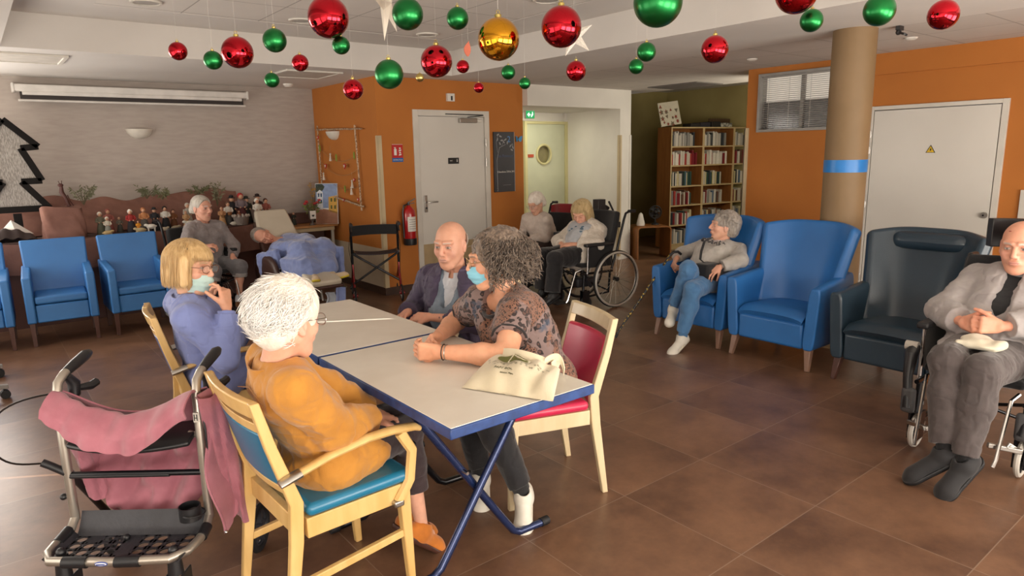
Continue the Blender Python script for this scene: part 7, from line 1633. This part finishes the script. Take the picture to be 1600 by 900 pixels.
def santon(x, y, h, robe, top, head, lb, hat=None, z=.851, extra=None, arms=True, name='nativity_figurine'):
    g = thing(name, lb, 'figurine', (x, y, z), 0, 'nativity figures on the stage'); k = h/.25
    MB().lathe([(.001, 0), (.045*k, 0), (.047*k, .01*k), (.036*k, .08*k), (.026*k, .125*k), (.001, .13*k)], (0, 0, 0), 16).obj('robe', mat('santon '+robe, robe, .8), g)
    b = MB(); b.lathe([(.026*k, .115*k), (.034*k, .145*k), (.033*k, .175*k), (.016*k, .19*k), (.001, .192*k)], (0, 0, 0), 16, flat=.8)
    if arms:
        for s in (-1, 1): b.tube([(s*.032*k, 0, .175*k), (s*.042*k, -.012*k, .14*k), (s*.018*k, -.038*k, .128*k)], [.011*k, .010*k, .008*k], 8)
    b.obj('upper_garment', mat('santon '+top, top, .8), g)
    hd = MB(); hd.ball((0, -.003*k, .212*k), .021*k, 12, 8, (.9, 1, 1.1)); hd.cyl((0, 0, .18*k), (0, 0, .2*k), .009*k); hd.ball((.018*k, -.038*k, .128*k), .008*k, 8, 6); hd.ball((-.018*k, -.038*k, .128*k), .008*k, 8, 6); hd.obj('head', mat('terracotta skin', head, .6), g)
    if hat:
        m = MB(); m.lathe([(.034*k, .222*k), (.035*k, .226*k), (.020*k, .228*k), (.018*k, .245*k), (.001, .25*k)], (0, 0, 0), 16) if hat[0] == 'b' else m.ball((0, .004*k, .218*k), .024*k, 12, 8, (1, 1, 1.05)); m.obj('hat' if hat[0] == 'b' else 'headscarf', mat('hat '+hat[1], hat[1], .8), g)
    if extra:
        m = MB(); m.lathe([(.001, .10*k), (.02*k, .10*k), (.026*k, .13*k), (.024*k, .133*k), (.001, .133*k)], (0, -.045*k, 0), 12); m.obj('basket', mat('hat '+extra, extra, .8), g)
    return g
SK = '#c99a7d'; F_ = [(1.03, 8.20, .24, '#5b5c4c', '#6f6a58', 'greenish robed figurine beside the brown paper hill', ('s', '#d7cfc0')), (1.08, 8.12, .19, '#8a8a80', '#c9c1b0', 'pale small figurine in front of the greenish one', ('s', '#e2dccf')), (1.12, 8.30, .26, '#8c4a42', '#9a5a50', 'reddish hooded figurine at the paper cave', ('s', '#8c4a42')),
 (1.22, 8.32, .17, '#4a4a44', '#6d675c', 'small grey figurine at the back of the paper cave', None), (1.305, 8.16, .25, '#26242a', '#a8312f', 'black skirted figurine with red shawl and white bonnet', ('s', '#ece8de')), (1.36, 8.10, .13, '#d98a1e', '#e09a2a', 'small orange cone shaped figurine', None), (1.44, 8.20, .26, '#5c5650', '#c98a5a', 'peasant woman figurine with tan shawl and white apron', ('s', '#b5744a')),
 (1.545, 8.20, .25, '#1f2126', '#22252b', 'black cloaked shepherd figurine', ('b', '#1b1c20')), (1.655, 8.22, .26, '#1c1c20', '#e2ded5', 'figurine with black waistcoat and white sleeves', ('s', '#241a18')), (1.74, 8.24, .22, '#6a3f22', '#7d4d2c', 'brown crouching figurine near the tall grey hooded one', ('s', '#5a3420')), (1.86, 8.20, .20, '#b98c62', '#c09a70', 'tan figurine with open arms', None), (1.90, 8.26, .28, '#b9b3a6', '#a8a296', 'tall grey hooded figurine', ('s', '#bcb6a9')), (2.03, 8.24, .24, '#8d4f25', '#a8602c', 'orange brown figurine behind the old woman', ('s', '#d8d2c4')),
 (2.245, 8.20, .22, '#c79a6a', '#b98a62', 'tan figurine right of the old woman', None, '#8a6038'), (2.33, 8.24, .27, '#5d5a58', '#e4dfd5', 'figurine in white shirt carrying a brown basket', ('s', '#6a4a38'), '#8b5a34'), (2.40, 8.32, .33, '#1d1c20', '#232126', 'tall black dressed figurine with tricorn hat', ('b', '#17161a')), (2.455, 8.26, .16, '#a8674c', '#b5765a', 'small terracotta figurine before the musicians', None), (2.50, 8.30, .36, '#5a2a2c', '#7a6d72', 'figurine in grey shawl with red scarf', ('s', '#a8282c')), (2.57, 8.32, .31, '#1f2420', '#2a2f28', 'dark green cloaked figurine with a staff', ('b', '#22261f')), (2.66, 8.22, .29, '#d9d3c6', '#e2ddd2', 'white robed figurine with white cap', ('s', '#e6e2d8')), (2.71, 8.34, .33, '#2b1d1b', '#3a2220', 'dark brown figurine behind the white robed one', ('b', '#2a1a18')), (2.79, 8.30, .28, '#8a4a40', '#9c584c', 'red brown bending figurine above the cream back pad', ('s', '#4a2a22'))]
for f in F_:
    x, y, h, rb, tp, lb, hat = f[:7]; santon(x, y, h*1.02, rb, tp, SK, lb, hat, extra=(f[7] if len(f) > 7 else None))
def quadr(x, y, L, c, lb, rot=0, lying=False, name='sheep_figurine'):
    g = thing(name, lb, 'figurine', (x, y, .851), rot, 'nativity animals on the stage'); m = MB(); k = L/.12; z = .028*k if lying else .058*k
    m.ball((0, 0, z), .03*k, 16, 10, (1.6, .85, .9)); m.ball((.05*k, 0, z+.018*k), .016*k, 10, 8, (1.25, .8, .9)); m.tube([(.03*k, 0, z+.008*k), (.05*k, 0, z+.02*k)], [.018*k, .013*k], 8); m.ball((-.048*k, 0, z+.002*k), .008*k, 8, 6)
    for s in (-1, 1): m.ball((.045*k, s*.015*k, z+.026*k), .006*k, 8, 6, (.7, 1.4, .6))
    m.obj('fleece', mat('figurine wool '+c, c, .85, bump=.4, bscale=90), g); 
    m = MB()
    for a in (-1, 1):
        for s in (-1, 1): m.tube([(a*.03*k, s*.014*k, z-.01*k), (a*.03*k+(.02*k if lying else 0), s*.016*k, .006*k if lying else .0)], [.008*k, .005*k], 7)
    m.obj('leg_set', mat('figurine wool '+c, c, .85), g)
quadr(1.475, 8.06, .12, '#e6e1d6', 'white standing sheep figurine at the front of the stage', PI); quadr(1.37, 8.05, .12, '#c9b58c', 'cream lying sheep figurine at the stage edge', PI, True); quadr(1.60, 8.07, .09, '#cfc4ad', 'small cream lamb figurine right of the white sheep', 0, True); quadr(1.72, 8.10, .10, '#a89a82', 'brownish lamb figurine before the grey hooded figurine', 0, True); quadr(1.86, 8.06, .13, '#dcd6c9', 'white sheep figurine beside the old woman', PI); quadr(1.06, 8.04, .11, '#c2a878', 'tan lying lamb figurine below the greenish robed figurine', 0, True); quadr(2.33, 8.06, .10, '#d4cdbf', 'pale lamb figurine right of the old woman', 0, True)
g = thing('giraffe_figurine', 'brown carved wooden figure standing on top of the paper hill', 'figurine', (.775, 8.22, 1.155)); m = MB(); m.tube([(0, 0, .01), (-.02, 0, .10), (-.045, 0, .15), (-.04, 0, .21)], [.02, .018, .022, .014], 10); m.ball((-.045, 0, .22), .018, 10, 8, (1.4, .8, 1)); m.tube([(-.05, 0, .235), (-.06, 0, .262)], .004, 6); m.tube([(-.035, 0, .235), (-.03, 0, .265)], .004, 6); m.tube([(0, 0, .12), (.02, 0, .05), (.045, 0, .005)], .006, 6); m.obj('carved_body', mat('carved brown wood', '#4a221c', .5), g)
def plant(x, y, z, h, w_, c, lb, n=54, seed=1, droop=.6):
    g = thing('artificial_plant', lb, 'plant', (x, y, z)); rr = random.Random(seed); m = MB(); s_ = MB()
    for i in range(7):
        a = rr.uniform(-1, 1); tip = Vector((a*w_*.5, rr.uniform(-.04, .02), h*rr.uniform(.6, 1))); s_.tube([(0, 0, 0), tip*.5+Vector((0, 0, .02)), tip], [.004, .003, .001], 5)
        for j in range(n//3):
            t = rr.uniform(.35, 1.0); p = tip*t; d = Vector((a*.8+rr.uniform(-.8, .8), rr.uniform(-.5, .5), rr.uniform(-droop, .9))).normalized(); L = rr.uniform(.025, .055); sd = d.cross(Vector((0, 1, .2))).normalized()*.006; m.add([p, p+d*L*.5+sd, p+d*L, p+d*L*.5-sd], [(0, 1, 2, 3)])
    s_.obj('stem_set', mat('plant stem', '#5a5238', .7), g); o = m.obj('foliage', mat('leaf '+c, c, .7), g, smooth=False); return g
for a in ((.92, 8.34, 1.16, .22, .26, '#6f6f55', 'grey green feathery plant right of the carved figure on the paper hill'), (1.52, 8.36, 1.19, .14, .24, '#6a6c50', 'low arching plant on the middle of the paper backdrop'), (1.68, 8.36, 1.17, .13, .22, '#70704f', 'low bushy plant on the backdrop above the grey hooded figurine'), (2.05, 8.38, 1.19, .12, .3, '#666848', 'plant above the old woman on the paper backdrop'), (2.25, 8.36, 1.06, .30, .16, '#7c7a60', 'tall grass like plant right of the old woman')): plant(*a, seed=int(a[0]*100))
# desk
d = thing('desk', 'wooden top desk with pale steel legs in the orange corner', 'desk', (3.19, 8.40, 0)); MB().bb(-.47, .44, -.27, .27, .735, .765).obj('desk_top', mat('honey veneer', '#b58450', .4, stretch=(1, 6, 6)), d, bevel=.008)
m = MB().bb(-.42, .40, -.24, -.21, .69, .735); m.obj('apron', M_guard, d)
for x in (-.40, .385):
    for y in (-.2, .22): m = MB().cyl((x, y, 0), (x, y, .735), .022); m.obj('leg', mat('pale steel leg', '#b9b2a6', .45), d)
MB().bb(-.42, .38, .05, .07, .15, .7).obj('modesty_panel', M_stagew, d); bx = tag(MB().bb(2.80, 3.55, 8.50, 8.62, .766, .90).obj('long_dark_box', M_stagew, None, bevel=.005, loc=(3.17, 8.56, .766)), 'long dark brown box at the back of the desk', 'box')
santon(3.02, 8.42, .16, '#26221f', '#1d1b1a', SK, 'small black figurine on the desk, left one', ('b', '#1a1818'), z=.766); santon(3.16, 8.40, .17, '#2c3028', '#23261f', '#4a4a40', 'dark green figurine pair on the desk before the vase', None, z=.766)
g = thing('painting', 'small village painting with white and yellow houses leaning on the desk', 'painting', (3.51, 8.20, .766), math.radians(-52)); PM = rotm('X', -.10)
m = MB(); m.M = PM; m.bb(-.155, .155, 0, .02, 0, .51); m.obj('canvas', M_signw, g, smooth=False)
def pq(n, pts, c): m = MB(); m.M = PM; m.prism(pts, .0015, T(0, -.0005, 0) @ XZ); m.obj(n, mat('paint '+c, c, .7, scale=20), g, smooth=False)
pq('painted_sky', [(-.15, .2), (.15, .2), (.15, .505), (-.15, .505)], '#8fa3c9'); pq('painted_tree', [(-.149, .40), (-.05, .42), (-.02, .47), (-.06, .504), (-.149, .504)], '#3f4a33')
def pq2(n, pts, c, o=.002): m = MB(); m.M = PM; m.prism(pts, .0015, T(0, -o, 0) @ XZ); m.obj(n, mat('paint '+c, c, .7, scale=20), g, smooth=False)
pq2('painted_white_house', [(-.13, .18), (-.05, .18), (-.05, .40), (-.09, .43), (-.13, .40)], '#dfe3e8'); pq2('painted_yellow_house', [(.03, .16), (.149, .13), (.149, .36), (.03, .34)], '#d9a94e'); pq2('painted_ground', [(-.15, .002), (.15, .002), (.15, .15), (.03, .18), (-.15, .20)], '#a5755c')
for i, (x, z) in enumerate(((-.115, .34), (-.08, .34), (-.115, .26), (-.08, .26), (.06, .28), (.11, .28), (.06, .19), (.11, .19))): pq2('painted_window', [(x, z), (x+.02, z), (x+.02, z+.045), (x, z+.045)], '#3e5a78' if x < 0 else '#4a5a2c', .0045)
g = thing('flower_vase', 'grey goblet vase with red flowers and a white card on the desk', 'vase', (3.33, 8.22, .766)); MB().lathe([(.001, 0), (.04, 0), (.035, .012), (.012, .03), (.012, .05), (.042, .08), (.05, .17), (.046, .17), (.04, .09), (.001, .07)], (0, 0, 0), 20).obj('goblet', mat('smoky glass', '#6a6460', .15), g); m = MB(); m.box(-.01, -.053, .13, .075, .004, .10); m.obj('card', M_signw, g); m = MB(); m.prism(heart(.035), .002, T(-.01, -.056, .12) @ XZ); m.obj('card_heart', M_dark, g)
m = MB(); s_ = MB(); l_ = MB(); rr = random.Random(6)
for i in range(9):
    p = Vector((rr.uniform(-.10, .10), rr.uniform(-.05, .05), rr.uniform(.22, .31))); s_.tube([(0, 0, .1), p*.6+Vector((0, 0, .06)), p], .0025, 5)
    if i < 6: m.ball(tuple(p), .022, 10, 6, (1, 1, .7))
    for j in range(4): q = p*rr.uniform(.6, .9); dd_ = Vector((rr.uniform(-1, 1), rr.uniform(-1, 1), rr.uniform(-.2, .6))).normalized(); sd = dd_.cross(Vector((0, 1, .3))).normalized()*.01; l_.add([q, q+dd_*.03+sd, q+dd_*.06, q+dd_*.03-sd], [(0, 1, 2, 3)])
m.obj('flower_set', mat('red petals', '#b83a3c', .7), g); s_.obj('stem_set', mat('plant stem', '#5a5238', .7), g); l_.obj('foliage', mat('leaf green', '#6d7a3a', .7), g, smooth=False)
plant(3.42, 8.34, .766, .60, .14, '#b58a34', 'tall yellow flowering branch behind the painting on the desk', seed=4, n=36, droop=.2)
# basket and pale straps on the stage edge beside the recliner
g = thing('woven_basket', 'small grey woven basket at the stage edge behind the sleeping woman', 'basket', (2.42, 8.08, .851)); MB().lathe([(.001, 0), (.07, 0), (.09, .10), (.085, .10), (.066, .01), (.001, .01)], (0, 0, 0), 20).obj('bowl', mat('grey wicker', '#8a7f78', .8, bump=.5, bscale=80), g); m = MB()
for k in range(12): m.ball((.088*math.cos(k*PI/6), .088*math.sin(k*PI/6), .105), .016, 8, 6)
m.obj('rim_trim', mat('dusty white trim', '#b5aaa0', .85), g)

# ------------------------------------------------ tote bag on the table
tb = thing('tote_bag', 'cream cotton tote bag with olive oval print lying on the near table', 'tote bag', (1.52, 1.93, .752)); O = A3((1.52, 1.93, .752)); M_tote = cloth('unbleached cotton', '#ded3b8', '#d3c7aa', scale=8, bs=260)
c00, c10, c01, c11 = A3((1.325, 1.985, .754)), A3((1.478, 1.650, .756)), A3((1.575, 2.125, .79)), A3((1.645, 1.795, .80))
def tote(u, v, under=False):
    p = c00*(1-u)*(1-v)+c10*u*(1-v)+c01*(1-u)*v+c11*u*v; e = math.sin(PI*min(1, max(0, u)))**.5*(1-abs(2*v-1.1)**3*.8); b = .052*max(0, e)*(0 if under else 1)
    w = .006*math.sin(u*21+v*6)*math.sin(PI*u)+.008*math.sin(v*9-u*5)*u*(1-u)*2 - .016*math.exp(-((u-.72-.15*v)/.06)**2)*math.sin(PI*v)
    return tuple(p+A3((0, 0, b+(0 if under else w*1.1)*(1 if 0 < v else 0)))-O)
m = MB(); m.grid(tote, 60, 36, 0); m.grid(lambda u, v: tuple(A3(tote(u, v, True))-A3((0, 0, .0))), 20, 12, 0); m.obj('bag_body', M_tote, tb)
def on_t(u, v, h=.0016): return A3(tote(u, v))+A3((-.3, -.15, .9))*h
def ribbon(P, wv, th=.003): return lambda u, v: (lambda i, t: tuple(A3(P[i])*(1-t)+A3(P[i+1])*t+A3(wv)*(u-.5)))(min(len(P)-2, int(v*(len(P)-1))), v*(len(P)-1)-min(len(P)-2, int(v*(len(P)-1))))
def arcp(p0, p1, h, n=14, out=(0, 0, 0)): return [A3(p0)*(1-t)+A3(p1)*t+A3((0, 0, h))*math.sin(PI*t)**.8+A3(out)*math.sin(PI*t) for t in [i/n for i in range(n+1)]]
m = MB(); m.grid(ribbon(arcp(on_t(.18, .93), on_t(.80, .95), .020, out=(-.02, -.01, 0)), (.020, .010, .034)), 3, 14, .003); m.grid(ribbon(arcp(on_t(.78, .96), A3((1.70, 1.83, .010))-O+A3((0, 0, .760)), .035, out=(.02, .0, 0)), (-.006, -.012, .032)), 3, 14, .003); m.grid(ribbon(arcp(A3(on_t(.85, 1.0))+A3((.01, 0, -.01)), A3((1.69, 1.87, .012))-O+A3((0, 0, .760)), .02, out=(.04, .01, 0)), (0, 0, .034)), 3, 14, .003); m.obj('handle', M_tote, tb)
M_olive = mat('olive print', '#6f7038', .8); M_flo = mat('dark olive print', '#4f5034', .8)
def patch(fn, n, h, mm, nm):
    m = MB(); c = fn(0, 0); vs = [tuple(on_t(*c, h))]+[tuple(on_t(*fn(1, 2*PI*i/n), h)) for i in range(n)]; mid = [tuple(on_t(*fn(.55, 2*PI*i/n), h)) for i in range(n)]; vs = vs+mid
    fs = [(0, 1+n+i, 1+n+(i+1) % n) for i in range(n)]+[(1+n+i, 1+i, 1+(i+1) % n, 1+n+(i+1) % n) for i in range(n)]; m.add(vs, fs); return m.obj(nm, mm, tb)
patch(lambda r, a: (.43+.23*r*math.cos(a), .70+.17*r*math.sin(a)*(.8 if math.sin(a) > 0 else 1)), 32, .0030, M_tote, 'oval_border'); patch(lambda r, a: (.43+.215*r*math.cos(a), .70+.155*r*math.sin(a)*(.8 if math.sin(a) > 0 else 1)), 32, .0042, M_olive, 'oval_print')
m = MB(); m.tube([tuple(on_t(.40, .54+.30*t, .005)) for t in [i/8 for i in range(9)]], .0028, 5); m.tube([tuple(on_t(.43+.2*t, .76-.06*math.sin(t*PI)-.05*t, .005)) for t in [i/10 for i in range(11)]], .0024, 5); m.tube([tuple(on_t(.43+.2*t, .80+.03*math.sin(t*PI)-.07*t, .005)) for t in [i/10 for i in range(11)]], .0018, 5); m.obj('oval_lines', M_tote, tb)
m = MB(); rr = random.Random(8)
for i in range(30):
    t = i/29; u0 = .10+.78*t+rr.uniform(-.015, .015); v0 = .62-.14*math.sin(PI*t)+.06*t+rr.uniform(-.06, .06)
    if ((u0-.43)/.24)**2+((v0-.70)/.18)**2 < 1: v0 = .47+rr.uniform(-.03, .02)
    for j in range(5): a = j*2*PI/5+i; c = on_t(u0, v0, .002); q = on_t(u0+.016*math.cos(a), v0+.026*math.sin(a), .002); q1 = on_t(u0+.012*math.cos(a+.45), v0+.02*math.sin(a+.45), .002); m.add([tuple(c), tuple(q), tuple(q1)], [(0, 1, 2)])
m.obj('flower_print', M_flo, tb, smooth=False)
X_ = nrm(c10-c00); Y_ = nrm(on_t(.45, .6)-on_t(.40, .35)); Y_ = nrm(Y_-X_*(Y_@X_)); Z_ = np.cross(X_, Y_)
for s_, sz, v0 in (('PAPY BOOMER', .017, .36), ('Maison Papy', .013, .28)): text_obj(s_, sz, M_flo, tb, frame(on_t(.44, v0, .005), X_, Y_, Z_), .0004)
